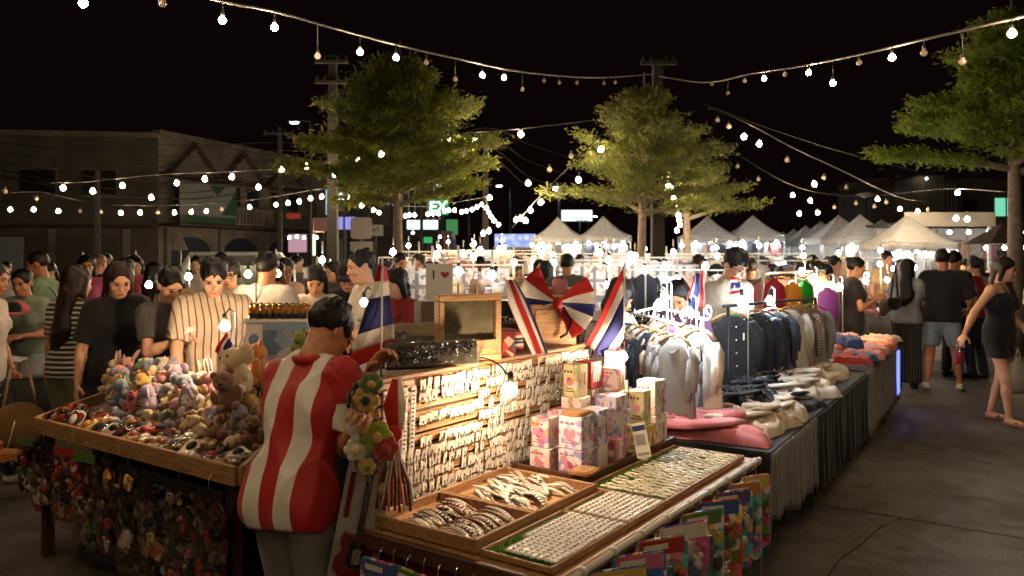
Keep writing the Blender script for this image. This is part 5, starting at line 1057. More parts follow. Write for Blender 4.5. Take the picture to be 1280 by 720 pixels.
# hanging bags of toys
wrapm = [mat('wrap_' + a, b, .25, .1, kind='print', cell=30, pal=pl_, fill=.6) for a, b, pl_ in (('red', '#7d2324', ['#c9b8a8', '#b23a32', '#2a2024']), ('white', '#c9bfb2', ['#8a2a2a', '#3a3540', '#d9cfc0']), ('orange', '#b2643a', ['#e0c9a0', '#8a3a2a', '#d9a060']), ('dark', '#2a2022', ['#6a3a34', '#8a7a6a', '#3a2a2a']), ('yellow', '#b79a4a', ['#5a3a2a', '#e0d0a0', '#7a6a3a']))]
bagf = film('bag_film', alpha=.26, rough=.10, bump=1.0, bscale=20)
def toy_bag(x, w, h, lab, seed, cols, y=-.06):
    rg = np.random.default_rng(seed); t = thing('toy_bag', lab, 'toy bag', Q(x, y, TH - .02), VR + R(rg.uniform(-14, 14)), 'toy bags hung on the toy table')
    MB().tube([(0, 0, -.04), (0, 0, .01), (0, .02, .03), (0, .04, .01)], .002, 5).obj('hook', silver, t)
    MB().box((0, 0, -.055), (w * .9, .004, .045)).obj('header_card', toyc[cols[0]], t)
    MB().poly([(x_, z_ - .08) for x_, z_ in ((-w * .5, 0), (w * .5, 0), (w * .52, -h + .12), (-w * .52, -h + .12))], .012, .015).obj('inner_card', wrapm[(3, 3, 0, 3, 3, 3, 3, 3, 3)[seed - 40]], t)
    for k in range(15):
        r = rg.uniform(.018, .042); c = (rg.uniform(-1, 1) * (w / 2 - r), rg.uniform(-.012, .012), -.10 - rg.random() * (h - .14)); c = (c[0], c[1] - .01 * (k % 2), c[2])
        if k % 2: MB().box(c, (r * rg.uniform(1.2, 2.2), .02, r * rg.uniform(1.4, 3)), bev=.005, rz=0, M=Matrix.Translation(c) @ Matrix.Rotation(rg.uniform(-.7, .7), 4, 'Y') @ Matrix.Translation((-c[0], -c[1], -c[2]))).obj('toy_packet', wrapm[(seed + k) % 5 if k % 3 else 3], t)
        else: MB().ell(c, (r * .8, .022, r * rg.uniform(.8, 1.3)), n=10, m=6).ell((c[0] + r * .4, c[1] - .01, c[2] + r * .9), (r * .45, .015, r * .45), n=8, m=5).obj('toy_figure', toyc[cols[k % len(cols)]], t)
    MB().loft([[(px_ * s_, py_, -.08 + pz_) for px_, py_ in [(w / 2 * math.cos(q), d_ * math.sin(q)) for q in np.linspace(0, 2 * PI, 14, endpoint=False)]] for s_, d_, pz_ in ((.98, .006, 0), (1, .028, -.06), (1.02, .034, -h * .5), (1, .03, -h + .14), (.98, .006, -h + .09))]).obj('plastic_film', bagf, t)
for i, (x, w, h, lab, cols) in enumerate(((-.06, .20, .34, 'clear bag of green and grey toys at the far left end', (0, 8, 8, 2)), (.14, .18, .40, 'dark bag with white stripes second from the left end', (8, 7, 8, 2)), (.36, .19, .46, 'bag of red, yellow and blue toys third from the left', (6, 4, 1, 8)), (.57, .20, .52, 'bag of green, yellow and red toys in the middle left', (0, 4, 6, 8)), (.78, .16, .48, 'dark narrow bag with red figures in the middle', (8, 6, 8)), (.98, .20, .56, 'black bag with a red packet low in its corner', (8, 6, 8, 8)), (1.20, .19, .52, 'dark bag with one orange streak right of the middle', (8, 3, 8, 4)), (1.40, .21, .56, 'dark shiny bag second from the right end', (8, 8, 5, 8)), (1.62, .24, .60, 'big black bag at the right end by the vendor', (8, 8, 6, 8)))): toy_bag(x, w, h, lab, i + 40, cols)
t = thing('toy_truck', 'orange toy truck hanging at the left end of the toy table', 'toy truck', Q(-.22, -.12, .50), VR + .5)
MB().box((0, 0, .055), (.17, .085, .07), bev=.012).obj('truck_bed', toyc[3], t); MB().box((-.075, 0, .10), (.07, .08, .07), bev=.014).obj('cab', toyc[3], t); MB().box((-.108, 0, .105), (.006, .065, .04)).obj('windscreen', toyc[8], t)
for sx in (-.06, .06):
    for sy in (-.045, .045): MB().tube([(sx, sy - .012, .02), (sx, sy + .012, .02)], .026, 12).obj('wheel', toyc[8], t)
MB().tube([(0, 0, .09), (.0, .06, .24)], .0025, 5).obj('hanging_string', white_pl, t)
# plush toys: three kinds with parts
def plush_proto(kind):
    t = thing('plush_toy', 'plush toy', 'plush toy', (0, 0, -5)); fm = fluff['cream']
    g = SDF(); g.ell((0, 0, .055), (.052, .046, .06)); put('body', g.mesh('body', .008, [fm]), t)
    h = put('head', SDF().ell((0, -.012, .135), (.047, .044, .042)).ell((0, -.05, .125), (.024, .022, .018), k=.012).mesh('head', .006, [fm]), t)
    for s_ in (-1, 1):
        if kind == 'bear': e = MB().ell((s_ * .038, .0, .172), (.018, .010, .018), n=10, m=6)
        elif kind == 'bunny': e = MB().ell((s_ * .022, .004, .215), (.014, .009, .052), n=10, m=6)
        else: e = MB().ell((s_ * .060, .0, .140), (.036, .010, .042), n=10, m=6)
        e.obj('ear', fm, h); MB().ell((s_ * .017, -.052, .146), (.005, .004, .006), n=6, m=5).obj('eye', eye_m, h)
        MB().ell((s_ * .055, -.022, .075), (.018, .020, .034), n=10, m=6).obj('arm', fm, t); MB().ell((s_ * .034, -.048, .018), (.022, .036, .020), n=10, m=6).obj('leg', fm, t)
    if kind == 'elephant': MB().tube([(0, -.05, .125), (0, -.075, .105), (0, -.08, .08), (0, -.092, .065)], [.016, .013, .011, .009], 8).obj('trunk', fm, h)
    else: MB().ell((0, -.071, .131), (.007, .005, .005), n=6, m=5).obj('nose', eye_m, h)
    return t
PP = {k: plush_proto(k) for k in ('bear', 'bunny', 'elephant')}; used = set()
def plush(kind, x, y, z, rz, sc, col, lab, tilt=0, group='plush toys heaped on the toy table', loc=None):
    pos = loc if loc is not None else Q(x, y, z); rt = (R(tilt), R((x * 977 % 30) - 15), VR + R(rz))
    if kind not in used: used.add(kind); t = PP[kind]; t.location = pos; t.rotation_euler = rt; t.scale = (sc,) * 3; t['label'] = lab; t['group'] = group
    else: t = dup(PP[kind], pos, None, lab, group, rot=rt, sc=sc)
    def rc(o):
        if o.type == 'MESH' and o.name.split('.')[0] not in ('eye', 'nose'): recolor(o, fluff[col])
        for c in o.children: rc(c)
    for c in t.children: rc(c)
    return t
order = [('bunny', 'cream'), ('elephant', 'lilac'), ('elephant', 'grey'), ('bear', 'yellow'), ('bear', 'green'), ('bunny', 'pink'), ('bunny', 'cream'), ('bear', 'red'), ('bunny', 'pink'), ('elephant', 'blue'), ('bear', 'white'), ('bear', 'yellow')]
wh = ['rearmost', 'second rear', 'middle', 'fourth', 'front']; k = 0
for row, (y, z, n, x0, x1) in enumerate(((.84, TH + .15, 16, .10, 1.74), (.75, TH + .12, 16, .12, 1.75), (.65, TH + .08, 15, .20, 1.74), (.54, TH + .04, 13, .40, 1.72), (.42, TH + .01, 9, .70, 1.66))):
    for i in range(n):
        kd, col = order[(i * 5 + row * 3 + i // 3) % 12]
        if row in (2, 3) and i > 7: kd, col = 'elephant', ('yellow', 'lilac')[i % 2]
        if row == 4: kd, col = 'bear', ('brown', 'cream', 'brown', 'green')[i % 4]
        x = x0 + (x1 - x0) * i / (n - 1) + rng.normal(0, .02)
        side_w = 'left' if i < n / 3 else 'middle' if i < 2 * n / 3 else 'right'
        nb = order[((i + 1) * 5 + row * 3 + (i + 1) // 3) % 12][1]
        plush(kd, x, y + rng.normal(0, .02), z + rng.normal(0, .012), rng.uniform(-70, 70), rng.uniform(.72, .98), col, f'{col} plush {kd} at the {side_w} of the {wh[row]} heap row', rng.uniform(-75, 25)); k += 1
mound = MB().grid(lambda u, v: tuple(ti @ Q(.08 + u * 1.66, .38 + v * .52, TH + .005 + .14 * v * (math.sin(u * PI) ** .5 if 0 < u < 1 else 0))), 16, 6).obj('heaped_cloth', fluff['brown'], None, Q(0, 0, 0), VR); tag(mound, 'dark brown cloth under the heap of plush toys', 'cloth')
plush('elephant', 0, 0, 0, 8, 1.4, 'cream', 'large cream plush elephant lit by the bulb beside the striped shirt', loc=W(303, 493, 4.15)); plush('bear', 0, 0, 0, -30, 1.3, 'orange', 'orange plush bear right behind the large cream elephant', loc=W(326, 482, 4.3)); plush('bear', 0, 0, 0, 40, 1.1, 'brown', 'brown plush bear below the large cream elephant', loc=W(290, 512, 4.0))
plush('bear', 0, 0, 0, 20, .75, 'lime', 'lime plush toy by the vendor\'s collar', loc=W(381, 447, 3.95))
# flat packs and wrapped dolls near the front of the toy table
shine = film('wrap_film', alpha=.16, rough=.06, bump=1.0, bscale=26)
wn = ('red', 'white', 'orange', 'dark', 'yellow')
for i in range(26):
    x = .06 + (i % 13) * .135 + rng.normal(0, .012); y = .10 + .15 * (i // 13) + rng.normal(0, .015); c = (i * 3 + i // 4) % 5
    left = x < .45
    t = thing('wrapped_toy', f'{wn[c]} wrapped toy pack lying {"at the left end" if left else "in the middle" if x < 1.15 else "at the right end"} of the {"front" if i < 13 else "second"} row', 'wrapped toy', Q(x, y, TH + .02), VR + R(rng.uniform(-30, 30)), 'wrapped toys along the front of the toy table'); t.rotation_euler = (R(rng.uniform(-10, 30) + (35 if left else 0)), R(rng.uniform(-12, 12)), VR + R(rng.uniform(-35, 35)))
    d = (rng.uniform(.07, .12), rng.uniform(.10, .16), rng.uniform(.022, .045))
    MB().box((0, 0, d[2] / 2), d, bev=.010).obj('toy_body', wrapm[c], t); MB().ell((0, d[1] * .1, d[2]), (d[0] * .25, d[1] * .22, .018), n=10, m=6).obj('toy_face', toyc[(8, 6, 7, 3, 8)[i % 5]], t)
    MB().box((0, 0, d[2] * .62), (d[0] * 1.06, d[1] * 1.06, d[2] * 1.5), bev=.014).obj('plastic_film', shine, t)
for i in range(16):
    x = .55 + 1.15 * rng.random(); y = .30 + .14 * rng.random()
    o = MB().ell((0, 0, .03), (.035, .03, .03), n=10, m=6).ell((.03, -.02, .05), (.022, .022, .022), n=8, m=6).ell((-.02, -.03, .03), (.014, .03, .014), n=8, m=6).obj('keyring_plush', fluff[('brown', 'cream', 'brown', 'crimson', 'grey')[i % 5]], None, Q(x, y, TH + .012 + .025 * rng.random()), rng.uniform(0, 6)); tag(o, 'tiny plush keyring tumbled among the wrapped toys', 'plush keyring', 'plush keyrings on the toy table')
# big picture box with amber bottles
bt = thing('goods_stand', 'narrow stand behind the plush heap carrying the picture box', 'stand', W(352, 470, 4.55).xy.to_3d(), VR + .4)
MB().box((0, 0, .93), (.42, .30, .03)).obj('stand_top', wood_d, bt)
for sx in (-.18, .18):
    for sy in (-.12, .12): MB().box((sx, sy, .457), (.04, .04, .914)).obj('leg', wood_d, bt)
pb = thing('picture_box', 'pale blue printed gift box with a white corner panel', 'box', W(352, 470, 4.55).xy.to_3d() + Vector((0, 0, .945)), .12)
MB().box((0, 0, .17), (.36, .22, .34), bev=.004).obj('carton', mat('box_blue', '#8fa3b5', .5, .1, kind='print', cell=14, pal=['#c9c4cc', '#7289a3', '#b0a4b8', '#5f7690'], fill=.5), pb); MB().box((-.13, -.111, .17), (.09, .003, .33)).obj('white_panel', paper, pb); MB().ell((-.13, -.113, .25), (.03, .003, .035), n=12, m=6).obj('blue_print', mat('print_blue', '#5f7fae', .5), pb)
MB().ell((.06, -.112, .12), (.08, .004, .09), n=14, m=8).obj('round_print', mat('print_grey', '#b5afb8', .5, .2, 30), pb); MB().box((.165, -.113, .24), (.035, .004, .10)).obj('red_print', toyc[6], pb)
tr_ = thing('bottle_tray', 'flat white tray of small amber bottles on the picture box', 'tray', pb.location + Vector((0, 0, .342)), .12); MB().box((0, 0, .008), (.40, .20, .016), bev=.004).obj('tray_board', paper, tr_)
amb = mat('amber_bottle', '#b8741f', .15, .1, trans=.3)
bottle_t = thing('amber_bottle', 'small amber bottle with a dark label in the crowded tray', 'bottle', (0, 0, 0), 0, 'amber bottles on the picture box'); MB().lathe([(.014, 0), (.0155, .004), (.0155, .052), (.008, .062), (.008, .072)], 10).obj('bottle_glass', amb, bottle_t); MB().lathe([(.0160, .006), (.0160, .034)], 10).obj('label', toyc[8], bottle_t); MB().lathe([(.0095, .070), (.0095, .088), (.002, .089)], 8).obj('cap', gold, bottle_t)
for i in range(20):
    l = tr_.location + Vector(((i % 10 - 4.5) * .036, (i // 10 - .5) * .07, .017))
    if i == 0: bottle_t.location = l
    else: dup(bottle_t, l, rng.uniform(0, 6))
Lt = W(281, 408, 4.55); lamp_on_cord(Lt, [Lt + Vector((0, .01, .06)), Lt + Vector((.01, .05, .3)), Lt + Vector((.06, .15, .62)), Lt + Vector((.1, .3, .75))], lamp_toy, .028, 'glowing bulb in front of the striped shirt man', 'bulbs over the toy stall', up=True)
Lv = W(455, 378, 4.4); lamp_on_cord(Lv, [Lv + Vector((0, .01, .06)), Lv + Vector((.02, .1, .25)), Lv + Vector((.1, .3, .5))], mid, .022, 'glowing bulb beside the flag above the vendor\'s head', 'bulbs over the toy stall', up=True)
for px_, py_, Y_, lab_ in ((310, 343, 5.95, 'glowing bulb between the bowl haircut boy and the broad man'), (347, 342, 6.35, 'glowing bulb right of the broad white shirted man'), (186, 356, 6.2, 'glowing bulb behind the dark grey tee woman')):
    L_ = W(px_, py_, Y_); lamp_on_cord(L_, [L_ + Vector((0, .01, .06)), L_ + Vector((.02, .05, .35)), L_ + Vector((.05, .1, .8))], lamp_small, .026, lab_, 'bulbs over the toy stall', up=True)
# ================================================================ CLOTHES STALL (right row)
def garment_pile(w, d, h, seed, n=34):
    rg = np.random.default_rng(seed); ph = rg.uniform(0, 6.3, 12); fr = rg.uniform(.6, 1.5, 12)
    def top(u, v):
        x, y = 2 * u - 1, 2 * v - 1; ed = (1 - abs(x) ** 9) * (1 - abs(y) ** 9)
        f = 0
        for k in range(5):
            a = ph[k]; q = (x * math.cos(a) + y * math.sin(a)); f += (1 - abs(math.sin(q * 3.4 * fr[k] + ph[k + 5] + 1.1 * math.sin((x - y) * 2.5 + ph[k + 2])))) ** 4 * .95 + .10 * math.sin(q * 11 * fr[k] + ph[k])
        z = .80 * h * (.66 + .20 * f) * max(ed, 0) ** .6
        an = math.atan2(y, x); wob = .96 + .05 * math.sin(an * 3 + ph[0]) + .04 * math.sin(an * 5 + ph[1]) + .02 * math.sin(an * 9 + ph[3])
        return (x * w / 2 * wob, y * d / 2 * wob, z + .003)
    m = MB().grid(top, n, n); m.grid(lambda u, v: (top(1 - u, v)[0], top(1 - u, v)[1], .0015), n, n); return m
gcol = {k: cloth('knit_' + k, c, bump=.4, bscale=120, **kw) for k, c, kw in (('pink', '#d98088', {}), ('cream', '#dccbb5', dict(kind='blotch', bs=7, col2='#b08f76', t0=.54, t1=.66)), ('ivory', '#e0d5c6', {}), ('navy', '#1d2330', {}), ('black', '#15151a', {}), ('grey', '#8f8d8c', {}), ('printed', '#1a1a20', dict(kind='print', cell=16, pal=['#c9c5c2', '#1a1a20', '#8f8c8c'], fill=.4)), ('olive', '#8f8a66', {}), ('red', '#b23a34', {}), ('orange', '#cf6a35', {}), ('green', '#2f7a45', {}), ('blue', '#2d4f92', {}), ('mustard', '#c79a35', {}), ('salmon', '#d58a78', {}), ('beige', '#c9ac8c', {}), ('magenta', '#b03a68', {}), ('white', '#dfdad4', {}), ('lilac', '#a99bc0', {}))}
t = PT('clothes_table', 'low clothes table with grey and black hanging cloth', 'table', 1.97, 0, 0, rz=ROW + R(3.9)); CZ = .70; LA = 3.2
MB().box((LA / 2, .60, CZ - .02), (LA, 1.2, .04)).obj('table_top', black_cl, t)
for x in (.05, 1.6, LA - .05):
    for y in (.08, 1.1): MB().box((x, y, CZ / 2 - .02), (.05, .05, CZ - .04)).obj('leg', steel, t)
for i, (a0, a1, m, z0) in enumerate(((.0, .36, grey_cl, .36), (.37, 1.05, grey_cl, .30), (1.06, 2.0, black_cl, .22), (2.01, 3.18, black_cl, .2))): MB().sheet(skirt_fn(a0, a1, -.008 - .004 * i, z0, CZ - .005, .022, 26 if m is grey_cl else 34), 50, 8, .003).obj('hanging_cloth', m, t)
MB().sheet(lambda u, v: (-.008 + .006 * math.sin(u * 20), u * 1.15, .34 + v * (CZ - .345)), 40, 5, .003).obj('hanging_cloth', black_cl, t)
gar = [(2.20, .40, .44, .70, .10, 'pink', 'bright pink hoodie folded at the near end of the clothes table', 8), (2.50, .24, .50, .42, .11, 'cream', 'cream tie-dyed top bunched on the table edge behind the pink hoodie', -6), (2.30, .92, .40, .40, .07, 'grey', 'grey folded top between the boxes and the dark tops', 0), (2.62, .66, .48, .52, .085, 'printed', 'black and white printed top behind the pink hoodie', 12), (2.98, .58, .52, .50, .09, 'navy', 'dark navy folded top in the middle of the table', -8), (2.90, .20, .42, .36, .10, 'cream', 'cream blotched knit lying on the table edge', 18), (3.25, .24, .46, .42, .07, 'black', 'black top with white stripes on the table edge', -12), (3.36, .66, .46, .50, .08, 'printed', 'black printed top behind the black striped one', 9), (3.62, .26, .50, .44, .12, 'ivory', 'large ivory knit folded thick near the middle edge', -16), (3.72, .72, .46, .50, .09, 'olive', 'olive drab top folded behind the ivory knit', 6), (4.08, .30, .52, .46, .12, 'cream', 'cream spotted knit toward the far end of the table', 10), (4.20, .78, .50, .50, .09, 'black', 'black folded top below the hanging shirts', -7), (4.52, .32, .52, .46, .10, 'beige', 'beige knit beside the cream spotted one', -3), (4.62, .82, .46, .46, .10, 'white', 'white folded top at the far back of the table', 8), (4.92, .36, .42, .50, .09, 'ivory', 'ivory top at the far end of the clothes table', 3), (2.70, 1.0, .4, .35, .08, 'white', 'white folded top under the garment rack', 5), (3.1, .95, .4, .3, .07, 'white', 'white striped top below the dark hanging shirts', -5), (2.95, .38, .30, .34, .17, 'black', 'thick black stack between the cream top and the navy one', 14), (3.50, .45, .34, .36, .15, 'navy', 'thick navy stack beside the ivory knit', -10), (2.45, .70, .36, .36, .13, 'ivory', 'ivory stack behind the pink hoodie', -15), (4.35, .52, .34, .34, .16, 'black', 'thick black stack before the beige knit', 8), (3.98, .52, .36, .36, .14, 'printed', 'printed black stack behind the cream spotted knit', -4), (4.75, .58, .4, .36, .15, 'cream', 'cream stack near the far end of the table', 5)]
for i, (a, b, w, d, h, c, lab, rz) in enumerate(gar):
    o = garment_pile(w, d, h, i + 60).obj('folded_top', gcol[c], None, P(a, b + .068 * (a - 1.97), CZ + .002), ROW + R(rz)); tag(o, lab, 'clothes', 'tops laid out on the clothes table')
    if c in ('black',): MB().tube([(-w * .3, -.1 + .02 * k, h * .75) for k in (0,)] + [(0, -.08, h * .82), (w * .3, -.12, h * .70)], .006, 5, flat=.5).obj('white_stripe', gcol['white'], o)
    zt_ = h * .66
    for k in (-1, 1): MB().tube([(k * w * .40, d * .34, zt_), (k * w * .47, d * .05, zt_ + .012), (k * w * .30, -d * .16, zt_ + .026), (-k * w * .02, -d * .22, zt_ + .030 + .012 * k)], [d * .13, d * .12, d * .105, d * .085], 10, flat=.30).obj('sleeve', gcol[c], o)
    MB().tube([(w * .16 * math.cos(q), d * .36 + d * .10 * math.sin(q), zt_ + .014 + .008 * math.sin(q)) for q in np.linspace(0, 2 * PI, 14)], .014, 6).obj('collar', gcol[c], o)
    if c in ('pink', 'grey', 'ivory'): MB().ell((0, d * .44, zt_ + .012), (w * .24, d * .14, .030), n=14, m=8).obj('hood', gcol[c], o)
def hung(w, h, seed, slv=.45, dpt=.05):
    """a top hanging on a hanger: shoulders, sleeves, vertical folds"""
    rg = np.random.default_rng(seed); ph = rg.uniform(0, 6.3, 6); n = 26; rings = []
    for k in range(13):
        f = k / 12; z = -h * f
        hwid = w / 2 * (min(1, .30 + f * 5.5) if f < .13 else (1.0 - .10 * math.sin(min(1, (f - .13) / .5) * PI) + .10 * (f - .13)))
        r = []
        for j in range(n):
            q = 2 * PI * j / n; x = hwid * math.copysign(abs(math.cos(q)) ** .7, math.cos(q)); fold = dpt * .45 * f * (math.sin(x / w * 19 + ph[0] + f * 1.1) + .6 * math.sin(x / w * 33 + ph[1]))
            r.append((x, dpt * (.45 + .55 * f) * math.sin(q) + fold, z - .035 * abs(x / (w / 2)) ** 1.5 * (1 - f) + .012 * math.sin(x / w * 12 + ph[2]) * f))
        rings.append(r)
    m = MB().loft(rings)
    for s_ in (-1, 1): m.tube([(s_ * w * .40, 0, -h * .09), (s_ * w * .52, .0, -h * .20), (s_ * w * .55, -.01, -h * (.16 + slv * .5)), (s_ * w * .53, -.015, -h * (.14 + slv))], [w * .10, w * .11, w * .10, w * .085], 10, flat=.6)
    return m
hangm = mat('hanger_wood', '#b48a5a', .5, .1); 
def hanging(lab, a, b, z, rz, w, h, m, seed, slv=.45, group='tops on the white scroll rack', det=None):
    t = thing('hanging_top', lab, 'clothes', P(a, b, z), ROW + R(rz), group); hung(w, h, seed, slv).obj('garment', m, t, (0, 0, -.055))
    MB().tube([(w * .17 * math.cos(q), .02 - .034 * math.cos(q * .5) ** 2 + .034 * math.sin(q), -.075 - .028 * (1 - math.sin(q))) for q in np.linspace(0, 2 * PI, 14)], .007, 6).obj('neckline', m, t)
    for s_ in (-1, 1): MB().tube([(s_ * w * .43, -.006, -.16), (s_ * w * .455, -.030, -h * .45), (s_ * w * .44, -.036, -h * .72)], [w * .085, w * .085, w * .07], 8, flat=.55).obj('sleeve', m, t)
    hg = MB().tube([(-w * .42, 0, -.085), (-w * .2, 0, -.045), (0, 0, -.03), (w * .2, 0, -.045), (w * .42, 0, -.085)], .009, 6).obj('hanger', hangm, t); MB().tube([(0, 0, -.03), (0, 0, .0), (.012, 0, .018), (0, 0, .03), (-.012, 0, .022)], .0025, 5).obj('hook', silver, hg)
    if det == 'buttons':
        for k in range(5): MB().ell((.0, -.052 - .002 * k, -.13 - h * .15 * k), (.006, .004, .006), n=8, m=5).obj('button', gcol['white'], t)
        MB().box((w * .16, -.046, -.20), (.012, .004, .05)).obj('white_tag', paper, t)
    if det == 'straps': [MB().tube([(s_ * .04, -.05, -.10), (s_ * .06, -.058, -.20), (s_ * .01, -.06, -.26)], .005, 5).obj('strap', gcol['black'], t) for s_ in (-1, 1)]
    return t
rk = thing('scroll_rack', 'white wire garment rack with two scrolled arms on the clothes table', 'garment rack', (.80, 4.75, 0))
ARM = [((.74, 4.95, 1.305), (.935, 4.42, 1.275)), ((.90, 5.05, 1.335), (1.10, 4.52, 1.30))]; rl0 = Vector((.80, 4.75, 0))
spk = MB()
for (A_, B_), nm in zip(ARM, ('front_bar', 'top_bar')):
    A_, B_ = Vector(A_) - rl0, Vector(B_) - rl0; MB().tube([A_, (A_ + B_) / 2 + Vector((0, 0, .006)), B_], .008, 8).obj(nm, white_pl, rk); d_ = (B_ - A_).normalized()
    MB().tube([B_ + d_ * (.055 * (1 - q / 11) * math.sin(q)) + Vector((.03 * q / 8, 0, .045 - .045 * (1 - q / 11) * math.cos(q))) for q in np.linspace(0, 8.5, 26)], .0075, 8).obj('scroll', white_pl, rk)
    for e in (A_, A_.lerp(B_, .92)): MB().lathe([(.009, CZ), (.009, e.z)], 8, (e.x, e.y, 0)).obj('upright', white_pl, rk)
    for k in range(9): q_ = A_.lerp(B_, .06 + .1 * k); spk.tube([q_ + Vector((0, 0, .004)), q_ + Vector((0, -.01, .032))], .003, 4)
MB().tube([Vector(ARM[0][0]) - rl0, Vector(ARM[1][0]) - rl0], .008, 8).obj('back_bar', white_pl, rk); spk.obj('hook_row', white_pl, rk)
def hang_at(p, lab, c, seed, yaw, w=.30, h=.44, det=None, grp='tops on the white scroll rack'):
    r = Vector(p) - P(0, 0, 0); a = r.x * UX + r.y * UY; b = -r.x * UY + r.y * UX; return hanging(lab, a, b, p[2] - .03, yaw - math.degrees(ROW), w, h, gcol[c] if isinstance(c, str) else c, seed, .38, grp, det)
for ai, row in ((1, (('white', 'white top farthest back on the right scroll arm', None), ('beige', 'beige top second on the right scroll arm', None), ('magenta', 'magenta top in the middle of the right scroll arm', None), ('white', 'white top right of the magenta one', None), ('grey', 'light grey top near the right scroll', None), ('ivory', 'ivory top with black straps next to the right scroll', 'straps'))), (0, (('ivory', 'ivory top farthest back on the left scroll arm', None), ('white', 'white top second on the left scroll arm', None), ('navy', 'dark navy top in the middle of the left scroll arm', None), ('beige', 'beige top fourth on the left scroll arm', None), ('grey', 'long grey draped top on the left scroll arm', None), ('grey', 'pale grey cardigan next to the left scroll', None)))):
    for i, (c, lab, dt) in enumerate(row): q_ = Vector(ARM[ai][0]).lerp(Vector(ARM[ai][1]), .06 + .165 * i); hang_at((q_.x, q_.y, q_.z), lab, c, 5 + i + ai * 11, -66 + 7 * (i % 3), .27, .42 + .06 * (i % 3), dt)
for k, (px, Y, c) in enumerate(((762, 5.0, 'grey'), (748, 5.2, 'navy'), (776, 4.9, 'printed'))): q_ = W(px, 400, Y); hang_at((q_.x, q_.y, 1.24), f"{('grey', 'dark', 'printed')[k]} top hanging left of the scroll rack behind the cartons", c, 40 + k, -30, .32, .42, None, 'tops left of the scroll rack')
lr = thing('garment_rail', 'short dark rail left of the scroll rack', 'garment rack', W(762, 400, 5.05).xy.to_3d()); MB().tube([(-.14, .12, 1.24), (.12, -.12, 1.24)], .008, 6).obj('top_bar', darkst, lr); MB().lathe([(.012, 0), (.012, 1.24)], 8, (0, 0, 0)).obj('upright', darkst, lr)
chk = cloth('shirt_check', '#5d4a42', kind='check', per=.022, col2='#c9b8a8')
rk2 = thing('garment_rail', 'dark rail of hanging shirts behind the clothes table', 'garment rack', (1.50, 5.55, 0)); d2 = Vector((1.0, 1.04, 0))
MB().tube([(-.05, -.06, 1.315), d2 + Vector((0, 0, 1.315))], .011, 8).obj('top_bar', darkst, rk2); [MB().lathe([(.012, 0), (.012, 1.315)], 8, (d2.x * f, d2.y * f, 0)).obj('upright', darkst, rk2) for f in (0, .5, 1)]
for i, (f, c, lab, dt) in enumerate(((.03, 'black', 'black buttoned shirt nearest on the dark rail', 'buttons'), (.30, 'navy', 'navy shirt with a white tag second on the dark rail', None), (.46, 'navy', 'slate navy top third on the dark rail', None), (.66, 'white', 'white top on the dark rail', None), (.78, 'check', 'checked shirt on the dark rail', None), (.92, 'grey', 'grey top at the far end of the dark rail', None))): hang_at((1.50 + d2.x * f, 5.55 + d2.y * f, 1.33), lab, chk if c == 'check' else c, 70 + i, 24 + (i * 7) % 11, .44, .60, dt, 'tops on the dark rail')
glove = mat('straw_hand', '#c2a06a', .8, .2)
for px, py, lab in (): 
    o = SDF(); [o.cap((0, 0, 0), (.07 * math.cos(q), .02, .05 * math.sin(q) + .01), .012, .008) for q in np.linspace(.1, 3.0, 6)]; tag(put('hair_claw', o.mesh('hair_claw', .006, [glove]), None, W(px, py, 5.0)), lab, 'hair claw')
def clip_lamp(px, py, Y, m, r, lab, grp, dz=.16, far=False):
    L = W(px, py, Y); b_ = bulb(L, m, r, lab, grp, far)
    if not far: MB().tube([(0, 0, r * 2.4), (.02, .02, r * 2.4 + .035), (.055, .05, r * 2.4 + .01), (.06, .055, -(L.z - (.72 if Y < 9.5 else .02)))], .005, 6).obj('lamp_rod', white_pl, b_)
    return b_
for px, py, Y, lab in ((824, 382, 4.5, 'cool white bulb at the near end of the scroll rack'), (830, 371, 4.9, 'smaller cool bulb just behind the near rack bulb'), (861, 391, 4.55, 'cool white bulb beside the rack scroll'), (927, 377, 5.2, 'cool white bulb above the black buttoned shirt'), (962, 376, 6.0, 'cool white bulb above the slate navy top')): clip_lamp(px, py, Y, cool_n, .030, lab, 'bulbs over the clothes stall')
# ================================================================ COLOURFUL CLOTHES TABLE
t = PT('clothes_table', 'table of bright coloured clothes with a pale skirt', 'table', 5.24, .235, 0, rz=ROW + R(4.4)); LB = 2.38
MB().box((LB / 2, .75, .72), (LB, 1.5, .04)).obj('table_top', grey_cl, t)
for x in (.06, LB - .06):
    for y in (.1, 1.4): MB().box((x, y, .35), (.05, .05, .70)).obj('leg', steel, t)
pale_cl = cloth('pale_cloth', '#b9b1b4', trans=.35)
for x0, x1 in ((0, 1.4), (1.41, LB)): MB().sheet(skirt_fn(x0, x1, -.010, .10, .735, .025, 24), 50, 6, .003).obj('hanging_cloth', pale_cl, t)
MB().sheet(lambda u, v: (LB + .010, u * 1.45, .12 + v * .61), 20, 4, .003).obj('hanging_cloth', pale_cl, t)
blue = emit('cloth_glow_blue', (.10, .15, 1.0), 1.6)  # glow put on a panel outside the skirt, for cloth lit blue
lt = PT('lit_cloth_panel', 'blue glowing panel standing in for lit cloth at the far end of the pale skirt', 'glowing panel', 7.46, .366, .42, rz=ROW + R(4.4)); MB().box((0, 0, 0), (.20, .012, .46), bev=.004).obj('glow_panel', blue, lt); MB().box((0, .012, 0), (.22, .008, .48)).obj('panel_mount', white_pl, lt)
cseq = ['red', 'orange', 'mustard', 'salmon', 'green', 'blue', 'magenta', 'white', 'lilac', 'beige', 'pink', 'salmon']
